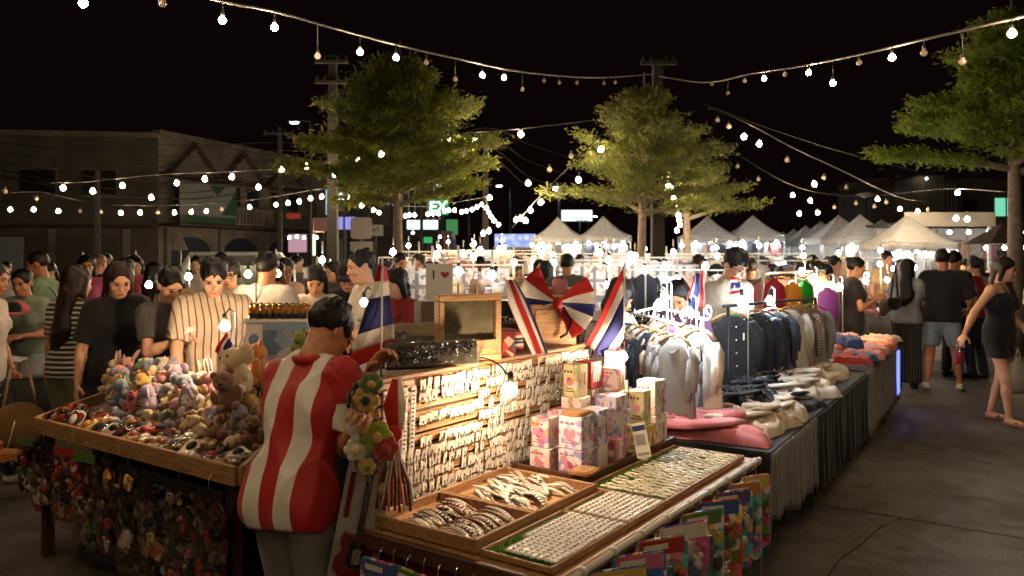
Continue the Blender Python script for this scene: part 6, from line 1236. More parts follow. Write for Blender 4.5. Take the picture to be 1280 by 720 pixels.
for i in range(34):
    a = 5.42 + 2.06 * (i % 9) / 8 + rng.normal(0, .04); b = .40 + .08 * (i % 9) / 4 + .36 * (i // 9) + rng.normal(0, .03); c = cseq[(i * 5 + i // 9) % 12]
    if a > 6.9: c = ('beige', 'salmon')[i % 2]
    o = garment_pile(.34, .38, .09, i + 200, 12).obj('folded_top', gcol[c], None, P(a, b, .742), ROW + R(rng.uniform(-25, 25)))
    tag(o, f'{c} folded garment {("near", "middle", "middle", "far")[min(3, (i % 9) // 2)]} along the {("front", "second", "third", "back")[i // 9]} row of the bright table', 'clothes', 'garments on the bright table')
o = garment_pile(.62, .16, .13, 333, 16).obj('folded_top', gcol['blue'], None, P(6.25, .60, .80), ROW + .5); tag(o, 'rolled blue garment with a white scalloped edge on the bright table', 'clothes'); MB().tube([(-.3 + .06 * k, -.07 + .012 * (-1) ** k, .07) for k in range(11)], .010, 6).obj('white_trim', gcol['white'], o)
bagm = {k: mat('bag_' + k, c, .45, .1, trans=.4) for k, c in (('red', '#b52c40'), ('yellow', '#d9a030'), ('green', '#1f8a35'), ('lilac', '#b06ac0'))}
for px, py, Y, k, w_, h_, lab in ((968, 372, 7.05, 'red', .20, .34, 'red plastic bag hanging leftmost over the bright table'), (991, 372, 7.3, 'yellow', .18, .30, 'yellow plastic bag hanging between the red and green ones'), (1006, 371, 7.6, 'green', .17, .32, 'green plastic bag hanging right of the yellow one'), (1035, 380, 7.9, 'lilac', .22, .34, 'lilac bag standing near the white bulbs')):
    p = W(px, py, Y); t = thing('plastic_bag', lab, 'bag', p, .1, 'bright bags over the clothes table'); MB().loft([[(w_ / 2 * s_ * math.cos(q) * (1 + .05 * math.sin(q * 5)), .05 * s_ * math.sin(q), z) for q in np.linspace(0, 2 * PI, 14, endpoint=False)] for s_, z in ((.7, -h_ / 2), (1, -h_ * .35), (1.0, 0), (.92, h_ * .3), (.35, h_ * .45), (.2, h_ * .5))]).obj('bag_body', bagm[k], t); MB().tube([(-.03, 0, h_ * .48), (0, 0, h_ * .62), (.03, 0, h_ * .48)], .006, 6).obj('handle', bagm[k], t)
mq = thing('bag_display', 'navy and tan backpack standing at the back of the bright table', 'backpack', P(5.35, 1.0, .74), ROW - 1.2); MB().loft([[(.15 * s_ * math.cos(q), .08 * math.sin(q) * s_, z) for q in np.linspace(0, 2 * PI, 16, endpoint=False)] for s_, z in ((.85, 0), (1, .05), (1, .26), (.8, .40), (.3, .46))]).obj('pack_body', gcol['navy'], mq); MB().ell((0, -.075, .2), (.07, .03, .15)).obj('front_panel', mat('pack_tan', '#8f7340', .7, .1), mq); MB().tube([(-.04, 0, .45), (0, 0, .52), (.04, 0, .45)], .01, 6).obj('handle', gcol['navy'], mq)
rl = PT('garment_rail', 'white lamp rail standing behind the bright table', 'garment rack', 5.6, 1.22, 0); MB().tube([(0, 0, 1.50), (2.2, 0, 1.50)], .012, 8).obj('top_bar', white_pl, rl); [MB().lathe([(.014, 0), (.014, 1.5)], 8, (x, 0, 0)).obj('upright', white_pl, rl) for x in (0, 2.2)]
for i in (0, 2, 4, 6, 8): hanging(f'{("pink", "white", "peach", "red", "cream", "grey", "white", "lilac", "cream")[i]} garment number {i + 1} along the white lamp rail'.replace(f' number {i + 1}', (' at the near end', ' second from the near end', ' third from the near end', ' left of the middle', ' in the middle', ' right of the middle', ' third from the far end', ' second from the far end', ' at the far end')[i]), 5.7 + .24 * i, 1.22, 1.49, -70, .32, .45, gcol[('pink', 'white', 'salmon', 'red', 'ivory', 'grey', 'white', 'lilac', 'beige')[i]], i + 90, .4, 'tops on the white lamp rail')
for px, py, Y, m, lab in ((1002, 340, 8.6, lamp_bright, 'warm bulb highest over the bright table'), (1017, 347, 8.8, lamp_bright, 'soft bulb right of the highest one over the bright table'), (990, 356, 7.6, lamp_bright, 'warm bulb above the yellow bag'), (1038, 357, 8.4, lamp_bright, 'bulb left of a pair over the lilac bag'), (1049, 359, 8.6, lamp_bright, 'bulb right of a pair over the lilac bag'), (1082, 351, 10.5, cool, 'cool bulb beside the black dress woman'), (1117, 336, 12, cool, 'cool bulb left of the long haired woman')): clip_lamp(px, py, Y, m, .036, lab, 'bulbs over the bright clothes table')
# ================================================================ STALLS OF THE MIDDLE GROUND
cl_w = cloth('stall_cloth_white', '#8f8882'); cl_b = cloth('stall_cloth_blue', '#3a4660'); cl_d = cloth('stall_cloth_dark', '#24211f'); cl_r = cloth('stall_cloth_red', '#7a2c2a')
goods_pal = ['#b9a998', '#a07c58', '#8f8780', '#6a4e3a', '#b0908a', '#d2cac0', '#565a68', '#a8605c', '#2f2a2a', '#b9a570', '#7c8a96', '#8a4438']
good_m = mat('goods_mixed', '#cccccc', .6, .15, 12, kind='random', pal=goods_pal); good_k = mat('goods_knit', '#cccccc', .85, .2, 12, kind='random', pal=['#b9afa2', '#9f968c', '#6f6d6c', '#24222a', '#a98878', '#cfc9c2', '#7a8598', '#8a5a5a'])
gmesh = {}
gmesh['box'] = MB().box((0, 0, .06), (.13, .09, .12), bev=.006).box((0, -.046, .06), (.09, .002, .06), mat=1).mesh('boxed_good', [good_m, paper])
gmesh['bag'] = MB().loft([[(.08 * s_ * math.cos(q), .04 * s_ * math.sin(q), z) for q in np.linspace(0, 2 * PI, 10, endpoint=False)] for s_, z in ((.8, 0), (1, .03), (1, .12), (.85, .16))]).tube([(-.05, 0, .155), (-.03, 0, .23), (.03, 0, .23), (.05, 0, .155)], .007, 5).mesh('handbag', [good_m])
gmesh['plush'] = MB().ell((0, 0, .055), (.06, .05, .06), n=10, m=7).ell((0, -.01, .14), (.047, .045, .043), n=10, m=7).ell((-.035, 0, .18), (.017, .012, .02), n=8, m=5).ell((.035, 0, .18), (.017, .012, .02), n=8, m=5).ell((-.05, -.04, .03), (.022, .035, .02), n=8, m=5).ell((.05, -.04, .03), (.022, .035, .02), n=8, m=5).mesh('plush_toy', [good_k])
gmesh['hat'] = MB().lathe([(.135, .0), (.13, .012), (.075, .02), (.068, .07), (.045, .09), (.003, .094)], 14).mesh('hat', [good_k])
gmesh['pile'] = garment_pile(.34, .30, .09, 400, 9).mesh('folded_top', [good_k])
gmesh['jar'] = MB().lathe([(.045, 0), (.05, .01), (.05, .09), (.035, .11)], 12).lathe([(.04, .108), (.04, .13), (.003, .132)], 12, mat=1).mesh('jar', [good_m, gold])
cat_of = {'box': ('boxed_good', 'box'), 'bag': ('handbag', 'handbag'), 'plush': ('plush_toy', 'plush toy'), 'hat': ('hat', 'hat'), 'pile': ('folded_top', 'clothes'), 'jar': ('jar', 'jar')}
hmesh = [hung(.34, .50, 500 + i, .38).mesh('garment', [good_k]) for i in range(3)]; hangh = MB().tube([(-.14, 0, -.05), (0, 0, 0), (.14, 0, -.05)], .007, 5).tube([(0, 0, 0), (0, 0, .05)], .004, 5).mesh('hanger', [white_pl])
cards_m = mat('hung_cards', '#d9d0c6', .6, .1, 20, kind='print', cell=30, pal=['#c9a27c', '#e6ded2', '#8a8078', '#d4b8b0'], fill=.45)
def stall(px, Y, w, rz, cl, kinds, lamps, lab, back=None, n=12, d=.9, top=1.55):
    X = (px - 640) / FPX * Y; rg = np.random.default_rng(int(px * 7 + Y)); rzr = R(rz); t = thing('market_stall', f'market stall table {lab}', 'market stall', (X, Y, 0), rzr)
    Mx = Matrix.Translation((X, Y, 0)) @ Matrix.Rotation(rzr, 4, 'Z')
    MB().box((0, 0, .74), (w, d, .03)).obj('table_top', cl, t); MB().sheet(lambda u, v: ((u - .5) * w, -d / 2 - .008 + .015 * math.sin(u * 31), .08 + .66 * v), 30, 3, .003).obj('cloth_skirt', cl, t)
    MB().sheet(lambda u, v: (-w / 2 - .008, (u - .5) * d, .08 + .66 * v), 8, 3, .003).obj('cloth_skirt', cl, t)
    for sx in (-1, 1): MB().box((sx * (w / 2 - .04), d / 2 - .05, .36), (.04, .04, .72)).obj('leg', steel, t)
    gname = f'goods on the stall {lab}'
    for i in range(n):
        k = kinds[i % len(kinds)]; nm, ct = cat_of[k]; x = (i % (n // 2) + .5) / (n // 2) - .5; y = (-.24 if i < n // 2 else .1) * d + rg.normal(0, .03)
        o = put(nm, gmesh[k], None, Mx @ Vector((x * w * .92 + rg.normal(0, .02), y, .756)), rot=(0, 0, rzr + rg.uniform(-.5, .5)), sc=rg.uniform(1.0, 1.7))
        tag(o, f'{ {"box": "boxed item", "bag": "handbag", "plush": "sitting plush", "hat": "brimmed hat", "pile": "folded garment", "jar": "lidded jar"}[k] } on the stall {lab}', ct, gname)
    if back:
        MB().tube([(-w / 2 + .03, d / 2 - .06, .75), (-w / 2 + .03, d / 2 - .06, top), (w / 2 - .03, d / 2 - .06, top), (w / 2 - .03, d / 2 - .06, .75)], .014, 6, smooth=False).obj('back_frame', white_pl, t)
        if back == 'clothes':
            m_ = max(3, int(w / .24))
            for i in range(m_):
                c = put('hanging_top', hmesh[i % 3], None, Mx @ Vector(((i + .5) / m_ * (w - .2) - (w - .2) / 2, d / 2 - .06, top - .05)), rot=(0, 0, rzr + R(rg.uniform(-40, 40)))); tag(c, f'pale top hung at the stall {lab}', 'clothes', f'tops hung at the stall {lab}'); put('hanger', hangh, c)
        elif back == 'shelf':
            for z in (1.02, 1.28): MB().box((0, d / 2 - .12, z), (w - .1, .2, .018)).obj('shelf', wood_l, t)
            for i in range(12):
                k = kinds[(i + 1) % len(kinds)]; nm, ct = cat_of[k]; o = put(nm, gmesh[k], None, Mx @ Vector((((i % 6) + .5) / 6 * (w - .2) - (w - .2) / 2, d / 2 - .13, 1.031 if i < 6 else 1.291)), rot=(0, 0, rzr + rg.uniform(-.4, .4)), sc=.95); tag(o, f'small shelved item at the stall {lab}', ct, gname)
        elif back == 'cards':
            MB().box((0, d / 2 - .05, (top + .78) / 2), (w - .1, .012, top - .80)).obj('pegboard', cl_w, t)
            for i in range(int(w / .16)):
                for z in (1.0, 1.25, 1.46): MB().box((-w / 2 + .12 + i * .16, d / 2 - .065, z), (.12, .008, .17), bev=.002).obj('hung_card', cards_m, t)
    if lamps and Y > 9: lamps = tuple(lamps) + ((rg.uniform(-.5, .5), 1.22 + .1 * rg.random(), lamps[0][2]), (rg.uniform(-.9, .9), 1.30 + .2 * rg.random(), lamps[-1][2]))
    for i, (lx, lz, m) in enumerate(lamps):
        b_ = bulb(Mx @ Vector((lx * w / 2, .1, lz)), m, .042 if Y < 14 else .055, f'glowing bulb over the stall {lab}', f'bulbs over the stall {lab}', True)
        tag(MB().tube([(0, .06, -lz + .755), (0, .06, .20), (0, .02, .24), (0, 0, .1)], .010, 6).obj('lamp_pole', white_pl, None, Mx @ Vector((lx * w / 2, .1, lz)), rzr), f'thin white lamp pole on the stall {lab}', 'lamp pole', f'lamp poles on the stall {lab}')
wm, cm_, md = warm, cool, mid
stall(478, 8.6, 1.5, 18, cl_w, ('pile', 'plush'), ((-.9, 1.42, md), (.5, 1.4, md)), 'in front of the dog print shirt woman', None, 8)
stall(545, 7.6, 1.3, -8, cl_b, ('box', 'jar'), ((-.1, 1.52, cm_), (.8, 1.48, cm_)), 'right of the dark red shirt woman', 'cards', 8, top=1.5)
stall(640, 7.4, 1.4, 6, cl_d, ('bag', 'box'), ((-.7, 1.52, wm),), 'behind the display case and bow', 'shelf', 10, top=1.35)
stall(575, 10.5, 1.8, 5, cl_w, ('hat', 'plush', 'bag'), ((-.6, 1.62, wm), (.2, 1.66, md), (.8, 1.58, wm)), 'of hats left of the grey shirt man', 'shelf', 12)
stall(770, 9.8, 2.0, -14, cl_w, ('pile', 'box'), ((-.8, 1.58, cm_), (-.1, 1.62, md), (.6, 1.55, cm_)), 'between the big flag and the middle trunk', 'cards', 12)
stall(845, 9.4, 1.3, -20, cl_w, ('pile', 'bag'), ((-.6, 1.5, cm_), (.5, 1.55, cm_)), 'right of the green bush', 'clothes', 8, top=1.5)
stall(545, 14, 2.2, 0, cl_w, ('plush', 'hat'), ((-.7, 1.75, md), (0, 1.7, wm), (.7, 1.78, md)), 'second row left of the dark pole', 'clothes', 12, top=1.65)
stall(640, 14.5, 2.2, 3, cl_b, ('bag', 'jar', 'box'), ((-.8, 1.72, wm), (-.2, 1.8, wm), (.5, 1.72, cm_)), 'second row below the blue lit stage', 'shelf', 12, top=1.6)
stall(735, 15, 2.2, -5, cl_w, ('box', 'pile'), ((-.6, 1.7, cm_), (.2, 1.74, md), (.8, 1.68, wm)), 'second row below the first pair of tents', 'cards', 12, top=1.6)
stall(850, 15, 2.3, -8, cl_w, ('pile', 'plush'), ((-.8, 1.7, cm_), (-.1, 1.75, cm_), (.6, 1.68, md)), 'second row right of the middle trunk', 'clothes', 12, top=1.65)
stall(955, 13, 2.0, -20, cl_w, ('pile', 'bag'), ((-.6, 1.72, cm_), (.6, 1.68, wm)), 'beside the two stooping women', 'clothes', 10, top=1.6)
stall(570, 20, 3.0, 0, cl_w, ('plush', 'hat'), ((-.8, 1.95, wm), (-.3, 1.9, md), (.3, 2.0, wm), (.8, 1.9, md)), 'third row behind the dark pole', 'clothes', 12, top=1.8)
stall(690, 21, 3.2, 0, cl_b, ('box', 'bag'), ((-.8, 1.9, md), (-.2, 1.98, wm), (.4, 1.9, cm_), (.9, 1.95, cm_)), 'third row in front of the left tents', 'clothes', 12, top=1.75)
stall(830, 22, 3.4, 0, cl_w, ('pile', 'box'), ((-.8, 1.95, cm_), (-.3, 1.9, md), (.3, 1.98, cm_), (.8, 1.9, cm_)), 'third row in front of the second tree', 'cards', 12, top=1.75)
stall(950, 20, 3.0, -6, cl_w, ('pile', 'bag'), ((-.7, 1.9, cm_), (0, 1.95, md), (.7, 1.9, cm_)), 'third row before the second pair of tents', 'clothes', 12, top=1.75)
stall(620, 28, 4.2, 0, cl_w, ('hat', 'plush'), ((-.8, 2.2, wm), (-.4, 2.1, md), (.1, 2.25, wm), (.6, 2.1, cm_)), 'fourth row under the blue lit stage', 'clothes', 12, top=1.9)
stall(1085, 12.5, 1.6, -32, cl_w, ('pile', 'bag'), ((-.6, 1.5, wm), (.2, 1.55, md), (.8, 1.5, md)), 'behind the woman in the black dress', None, 10)
stall(1100, 17, 2.4, -30, cl_w, ('pile', 'plush'), ((-.7, 1.75, wm), (0, 1.8, cm_), (.7, 1.72, cm_)), 'in front of the right tents', 'clothes', 12, top=1.65)
stall(225, 9.5, 1.6, 14, cl_w, ('box', 'plush'), ((.1, 1.42, md),), 'behind the women at the toy table', None, 8)
stall(20, 6.3, 1.3, 24, cl_d, ('hat', 'pile'), (), 'of caps in front of the smiling woman', None, 8)
stall(385, 10.5, 1.4, 10, cl_w, ('box', 'bag'), ((-.6, 1.52, md), (.25, 1.62, cm_)), 'behind the dog print shirt woman', None, 8)
stall(130, 13, 1.8, 10, cl_w, ('box', 'bag'), ((-.4, 1.5, cm_), (.5, 1.52, md)), 'far left beyond the green shirt man', None, 8)
bag_s = thing('shopping_bag', 'white paper bag with I and a red heart printed on it', 'paper bag', W(549, 380, 7.15), .1); MB().loft([[(sx * .12, sy * .05, z) for sx, sy in ((-1, -1), (1, -1), (1, 1), (-1, 1))] for z in (0, .36)], smooth=False).obj('bag_body', paper, bag_s)
lettering('I', .11, black_pl, bag_s, (-.05, -.053, .26), (PI / 2, 0, 0)); MB().poly([(.05 + .038 * (16 * math.sin(q) ** 3) / 16, .262 + .036 * (13 * math.cos(q) - 5 * math.cos(2 * q) - 2 * math.cos(3 * q) - math.cos(4 * q)) / 16) for q in np.linspace(0, 2 * PI, 24, endpoint=False)], -.054, -.051).obj('heart', toyc[6], bag_s); MB().tube([(-.05, 0, .355), (-.03, 0, .45), (.03, 0, .45), (.05, 0, .355)], .005, 6).obj('handle', white_pl, bag_s)
st_ = thing('display_stand', 'small stand under the heart printed bag', 'stand', (bag_s.location.x, bag_s.location.y, 0), .1); MB().box((0, 0, bag_s.location.z - .012), (.34, .26, .02)).obj('stand_top', wood_d, st_); [MB().box((sx * .14, sy * .1, (bag_s.location.z - .02) / 2), (.03, .03, bag_s.location.z - .022)).obj('leg', wood_d, st_) for sx in (-1, 1) for sy in (-1, 1)]
# ================================================================ TENTS
tent_c = cloth('tent_canvas', '#d9d6d2', trans=.5, bump=.1); tent_p = mat('tent_pole', '#9fa0a0', .4, .1, metal=.5); 
def tent(px, pk_py, Y, w, lab, wall=True, lamps=3, rz=0):
    X = (px - 640) / FPX * Y; zt = EYE + (HY - pk_py) / FPX * Y; ze = zt - .82 * w / 2; t = thing('market_tent', lab, 'tent', (X, Y, 0), R(rz)); n = 6; h = w / 2
    m = MB()
    for s4 in range(4):
        Mz = Matrix.Rotation(s4 * PI / 2, 4, 'Z')
        def fn(u, v): r = h * u; z = ze + (zt - ze) * ((1 - u) ** 1.55 * .8 + (1 - u) * .2); return ((v * 2 - 1) * r, -r, z - .05 * u * (1 - (2 * v - 1) ** 2))
        m.sheet(fn, 8, 8, .006, M=Mz)
    m.obj('canopy', tent_c, t)
    v = MB()
    for s4 in range(4): v.sheet(lambda u, w_: ((u - .5) * w, -h - .004 - .006 * math.sin(u * 40), ze - .02 - .20 * (1 - w_) - .04 * (1 - (2 * u - 1) ** 2)), 16, 2, .005, M=Matrix.Rotation(s4 * PI / 2, 4, 'Z'))
    v.obj('valance', tent_c, t)
    for sx in (-1, 1):
        for sy in (-1, 1): MB().box((sx * (h - .04), sy * (h - .04), ze / 2 - .03), (.05, .05, ze - .06)).obj('pole', tent_p, t)
    MB().box((0, h - .05, ze * .35), (w - .3, .7 if False else .4, ze * .02 + .03)).obj('counter', cl_w, t)
    if wall:
        m_ = 5
        for i in range(m_):
            c = put('hanging_top', hmesh[i % 3], None, Vector((X, Y, 0)) + Matrix.Rotation(R(rz), 3, 'Z') @ Vector(((i + .5) / m_ * (w - .3) - (w - .3) / 2, -h + .35, ze - .28)), rot=(0, 0, R(rng.uniform(-25, 25) + rz)), sc=1.25); tag(c, f'pale top hanging inside the {lab}', 'clothes', f'tops hung inside the {lab}'); put('hanger', hangh, c)
        MB().tube([(-w / 2 + .06, -h + .35, ze - .20), (w / 2 - .06, -h + .35, ze - .20)], .012, 6).obj('rail', tent_p, t)
        MB().sheet(lambda u, v: ((u - .5) * (w - .1), h - .06 + .02 * math.sin(u * 22), .1 + v * (ze - .2)), 14, 2, .004).obj('back_wall', tent_c, t)
    for i in range(lamps):
        bulb(Vector((X, Y, 0)) + Matrix.Rotation(R(rz), 3, 'Z') @ Vector(((i + .5) / lamps * w - h, -h + .12 + .3 * (i % 2), ze - .30)), tent_l, .075, f'bulb under the roof of the {lab}', f'bulbs inside the {lab}', True)
    return t
tent(697, 271, 33, 2.05, 'white peaked tent leftmost of the first pair'); tent(754, 270, 33, 2.05, 'white peaked tent rightmost of the first pair'); tent(884, 270, 33, 2.05, 'white peaked tent right of the second tree'); tent(941, 269, 33, 2.05, 'white peaked tent next to the golden lit row')
tent(1075, 268, 27, 1.9, 'white peaked tent behind the slim lamp post'); tent(1134, 268, 24, 2.05, 'white peaked tent nearest the shop wall on the right')
for i, (px, Y) in enumerate(((1048, 31), (1026, 36), (1007, 41), (992, 46), (979, 51))): tent(px, 322 - 1650 / Y, Y, 2.2, ('first', 'second', 'third', 'fourth', 'last')[i] + ' yellowish tent left of the lamp post', i < 3, 3)
tent(1102, 274, 36, 2.0, 'brownish tent peak between the two right tents', False, 2)
# stage with a blue screen, lit billboard
scrm = bpy.data.materials.new('blue_screen'); scrm.use_nodes = True; q_ = NT(scrm); q_.n.remove(q_.n['Principled BSDF']); tc_ = q_.new('ShaderNodeTexCoord'); vz = q_.new('ShaderNodeTexVoronoi'); vz.inputs['Scale'].default_value = 2.2; q_.link(tc_.outputs['Object'], vz.inputs['Vector'])
em_ = q_.new('ShaderNodeEmission'); em_.inputs[1].default_value = .55; q_.link(q_.ramp(vz.outputs['Distance'], [(.1, (.75, .82, 1)), (.45, (.28, .36, .85)), (.8, (.55, .66, 1))]), em_.inputs[0]); q_.link(em_.outputs[0], q_.n['Material Output'].inputs[0])
sX = (644 - 640) / 1000 * 42; stg = thing('stage', 'stage with a glowing blue printed banner left of the tents', 'stage', (sX, 42, 0)); MB().box((0, 0, 2.55), (2.15, .12, .68)).obj('banner', scrm, stg); MB().box((0, .3, 2.16), (2.3, .8, .06)).obj('canopy_edge', steel, stg); [MB().box((sx, .0 if sx < 0 else 0, 1.07), (.10, .10, 2.12)).obj('pole', steel, stg) for sx in (-1.0, 1.0)]; MB().box((0, .3, .45), (2.2, 1.0, .9)).obj('stage_base', cl_d, stg); MB().box((-.45, -.2, 1.5), (.18, .1, 1.1)).obj('lit_column', emit('column_light', (.7, .8, 1), .9), stg)
bX = (721 - 640) / 1000 * 60; bb = thing('billboard', 'white lit billboard rising behind the first pair of tents', 'billboard', (bX, 60, 0)); MB().box((0, 0, 4.8), (2.3, .2, .82)).obj('lit_panel', emit('billboard_light', (.80, .95, 1), .75), bb); MB().box((.1, -.11, 4.62), (1.5, .02, .05)).obj('dark_line', darkst, bb); MB().box((.4, -.11, 4.42), (.9, .02, .05)).obj('dark_line', darkst, bb); [MB().box((sx, 0, 2.2), (.1, .1, 4.4)).obj('post', darkst, bb) for sx in (-.8, .8)]
# long canopied shop row at the right with white backdrop and hanging clothes
wallw = mat('wall_white_panel', '#cfc9c2', .7, .12, 2); roofd = mat('roof_dark', '#2e2622', .7, .3, 3)
sr = thing('shop_row', 'open fronted shop row with a pale fascia at the right', 'shop', ((1215 - 640) / 1000 * 25, 25, 0), 0)
MB().box((0, 1.2, 1.3), (5.0, .10, 2.6)).obj('back_wall', wallw, sr); MB().box((0, .2, 2.68), (5.4, 2.4, .08)).obj('roof', roofd, sr); MB().box((-1.25, -1.02, 2.80), (2.7, .06, .42)).obj('fascia', wallw, sr); MB().box((1.35, -1.02, 2.62), (2.4, .06, .30)).obj('awning', roofd, sr)
for i in range(6): MB().box((-2.5 + i, 1.14, 1.3), (.05, .03, 2.55)).obj('panel_joint', steel, sr)
for i in range(3): MB().box((-2.45 + 2.45 * i, -.9, 1.3), (.08, .08, 2.6)).obj('column', wallw, sr)
for i in range(11):
    c = put('hanging_top', hmesh[i % 3], None, sr.location + Vector((-2.2 + .44 * i, .55, 1.95 + .25 * (i % 2))), rot=(0, 0, R(rng.uniform(-20, 20))), sc=1.2); tag(c, 'pale top hung in the open fronted shop row', 'clothes', 'tops hung in the shop row'); put('hanger', hangh, c)
MB().tube([(-2.45, .55, 2.2), (2.45, .55, 2.2)], .014, 6).obj('rail', steel, sr)
for i in range(9): bulb(sr.location + Vector((-2.3 + .58 * i, -.8, 2.42)), mid if i % 2 else cool, .06, 'bulb under the roof edge of the open fronted shop row', 'bulbs of the shop row', True)
um = thing('parasol', 'dark brown parasol left of the right hand trunk', 'parasol', ((1252 - 640) / 1000 * 16, 16, 0)); MB().lathe([(.02, 0), (.02, 2.1)], 8).obj('pole', darkst, um); MB().lathe([(.75, 1.92), (.73, 1.94), (.40, 2.12), (.04, 2.30), (.01, 2.34)], 8, smooth=False).obj('canopy', cloth('parasol_brown', '#3a2a22', trans=.2), um)
for i in range(4): bulb(um.location + Vector((-.55 + .36 * i, -.4, 1.84)), mid, .04, 'small bulb hanging under the dark brown parasol', 'bulbs under the parasol', True)
# house with a lit balcony behind, dark roofs
plast = mat('plaster_old', '#575049', .85, .45, 1.2, bump=.2, bscale=20); plast_d = mat('plaster_grey', '#3f3b38', .85, .45, 1.0, bump=.2); shut = mat('shutter_dark', '#2c2826', .7, .3, kind='stripe', ax=(0, 0, 1), per=.10, duty=.5, col2='#38322e'); gdark = mat('window_glass_dark', '#0c0d0f', .45, .1); rooft = mat('roof_tile_brown', '#2a1d18', .8, .3, 6)
hs_ = thing('house', 'dark house with a lit barred balcony and a green window at the right', 'house', ((1215 - 640) / 1000 * 40, 42, 0)); MB().box((0, 2, 2.9), (8.5, 4, 5.8)).obj('wall', plast_d, hs_); MB().box((-1.2, -.4, 6.3), (6.0, 5.4, .12), M=Matrix.Rotation(R(-14), 4, 'Y')).obj('roof', rooft, hs_)
MB().box((-1.6, -.55, 4.0), (2.8, 1.1, .1)).obj('balcony_floor', plast, hs_); bl = put('balcony_wall', MB().box((-1.6, -.02, 5.0), (2.6, .03, 1.9)).mesh('balcony_wall', plast), hs_); [MB().box((-2.9 + .2 * i, -1.05, 4.75), (.03, .03, 1.4)).obj('balcony_bar', steel, hs_) for i in range(14)]
gl = MB().box((2.9, -.03, 4.3), (1.1, .06, .95)).obj('window', emit('window_green', (.18, .62, .42), .55), hs_); MB().box((2.9, -.07, 4.3), (.06, .04, .95)).obj('frame', darkst, gl); MB().box((1.0, -.03, 4.3), (.7, .06, .7)).obj('window', gdark, hs_)
bulb(hs_.location + Vector((-1.5, -.5, 5.75)), mid, .05, 'small lamp above the barred balcony of the dark house', 'house lamps', True)
# ================================================================ LEFT SHOPHOUSE
sh_o = thing('shophouse', 'two storey weathered shophouse with three gabled bays at the left', 'building', (0, 0, 0))
def wallbox(parent, p0, p1, z0, z1, th, name, m):
    p0, p1 = Vector((p0[0], p0[1], 0)), Vector((p1[0], p1[1], 0)); d = p1 - p0; return MB().box((0, th / 2, (z0 + z1) / 2), (d.length, th, z1 - z0), M=Matrix.Translation((p0 + p1) / 2) @ Matrix.Rotation(math.atan2(d.y, d.x), 4, 'Z')).obj(name, m, parent)
class Facade:
    def __init__(s, par, p0, p1): s.par = par; s.p0 = Vector((p0[0], p0[1], 0)); d = Vector((p1[0], p1[1], 0)) - s.p0; s.L = d.length; s.M = Matrix.Translation(s.p0) @ Matrix.Rotation(math.atan2(d.y, d.x), 4, 'Z')
    def box(s, x0, x1, z0, z1, out, name, m, th=.06, par=None): return MB().box(((x0 + x1) / 2, -out + th / 2, (z0 + z1) / 2), (x1 - x0, th, z1 - z0), M=s.M).obj(name, m, par or s.par)
    def win(s, x, z, w, h, panes=2):
        f = s.box(x - w / 2 - .07, x + w / 2 + .07, z - .07, z + h + .07, .05, 'window', plast, .05); s.box(x - w / 2, x + w / 2, z, z + h, .065, 'pane', gdark, .03, f)
        for k in range(panes + 1): s.box(x - w / 2 + w * k / panes - .03, x - w / 2 + w * k / panes + .03, z, z + h, .095, 'frame_bar', darkst, .03, f)
        s.box(x - w / 2 - .12, x + w / 2 + .12, z - .14, z - .07, .16, 'sill', plast, .16, f)
cA, cB, cC = (-32, 36), (-16.8, 38), (-12.6, 49.5)
zt = EYE + .160 * 38
wallbox(sh_o, cA, cB, 0, zt - .4, .4, 'wall', plast_d); wallbox(sh_o, cB, cC, 0, zt - .25, .4, 'wall', plast)
FA = Facade(sh_o, cA, cB); FB = Facade(sh_o, cB, cC)
FA.box(0, FA.L, zt - .4, zt - .15, .12, 'parapet', plast, .5); FB.box(0, FB.L, zt - .25, zt, .1, 'parapet', plast, .5); FA.box(0, FA.L, 3.05, 3.2, .9, 'awning', rooft, .9); FB.box(0, FB.L, 3.15, 3.3, 1.3, 'awning', rooft, 1.3); FB.box(0, FB.L, 5.55, 5.7, .5, 'ledge', rooft, .5)
for x in (3.4, 7.6, 10.0, 12.7): FA.win(x, 4.6, 1.5, 1.15)
for x in (1.2, 4.4, 7.6, 10.8): FA.box(x, x + 2.7, .1, 2.75, .05, 'roller_shutter', shut, .08)
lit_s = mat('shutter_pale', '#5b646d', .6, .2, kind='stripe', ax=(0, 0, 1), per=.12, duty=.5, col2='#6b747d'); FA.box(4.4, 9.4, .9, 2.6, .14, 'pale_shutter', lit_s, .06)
for x in (.2, 4.1, 7.4, 10.6, 13.9): FA.box(x - .15, x + .15, 0, 3.0, .12, 'column', plast, .15)
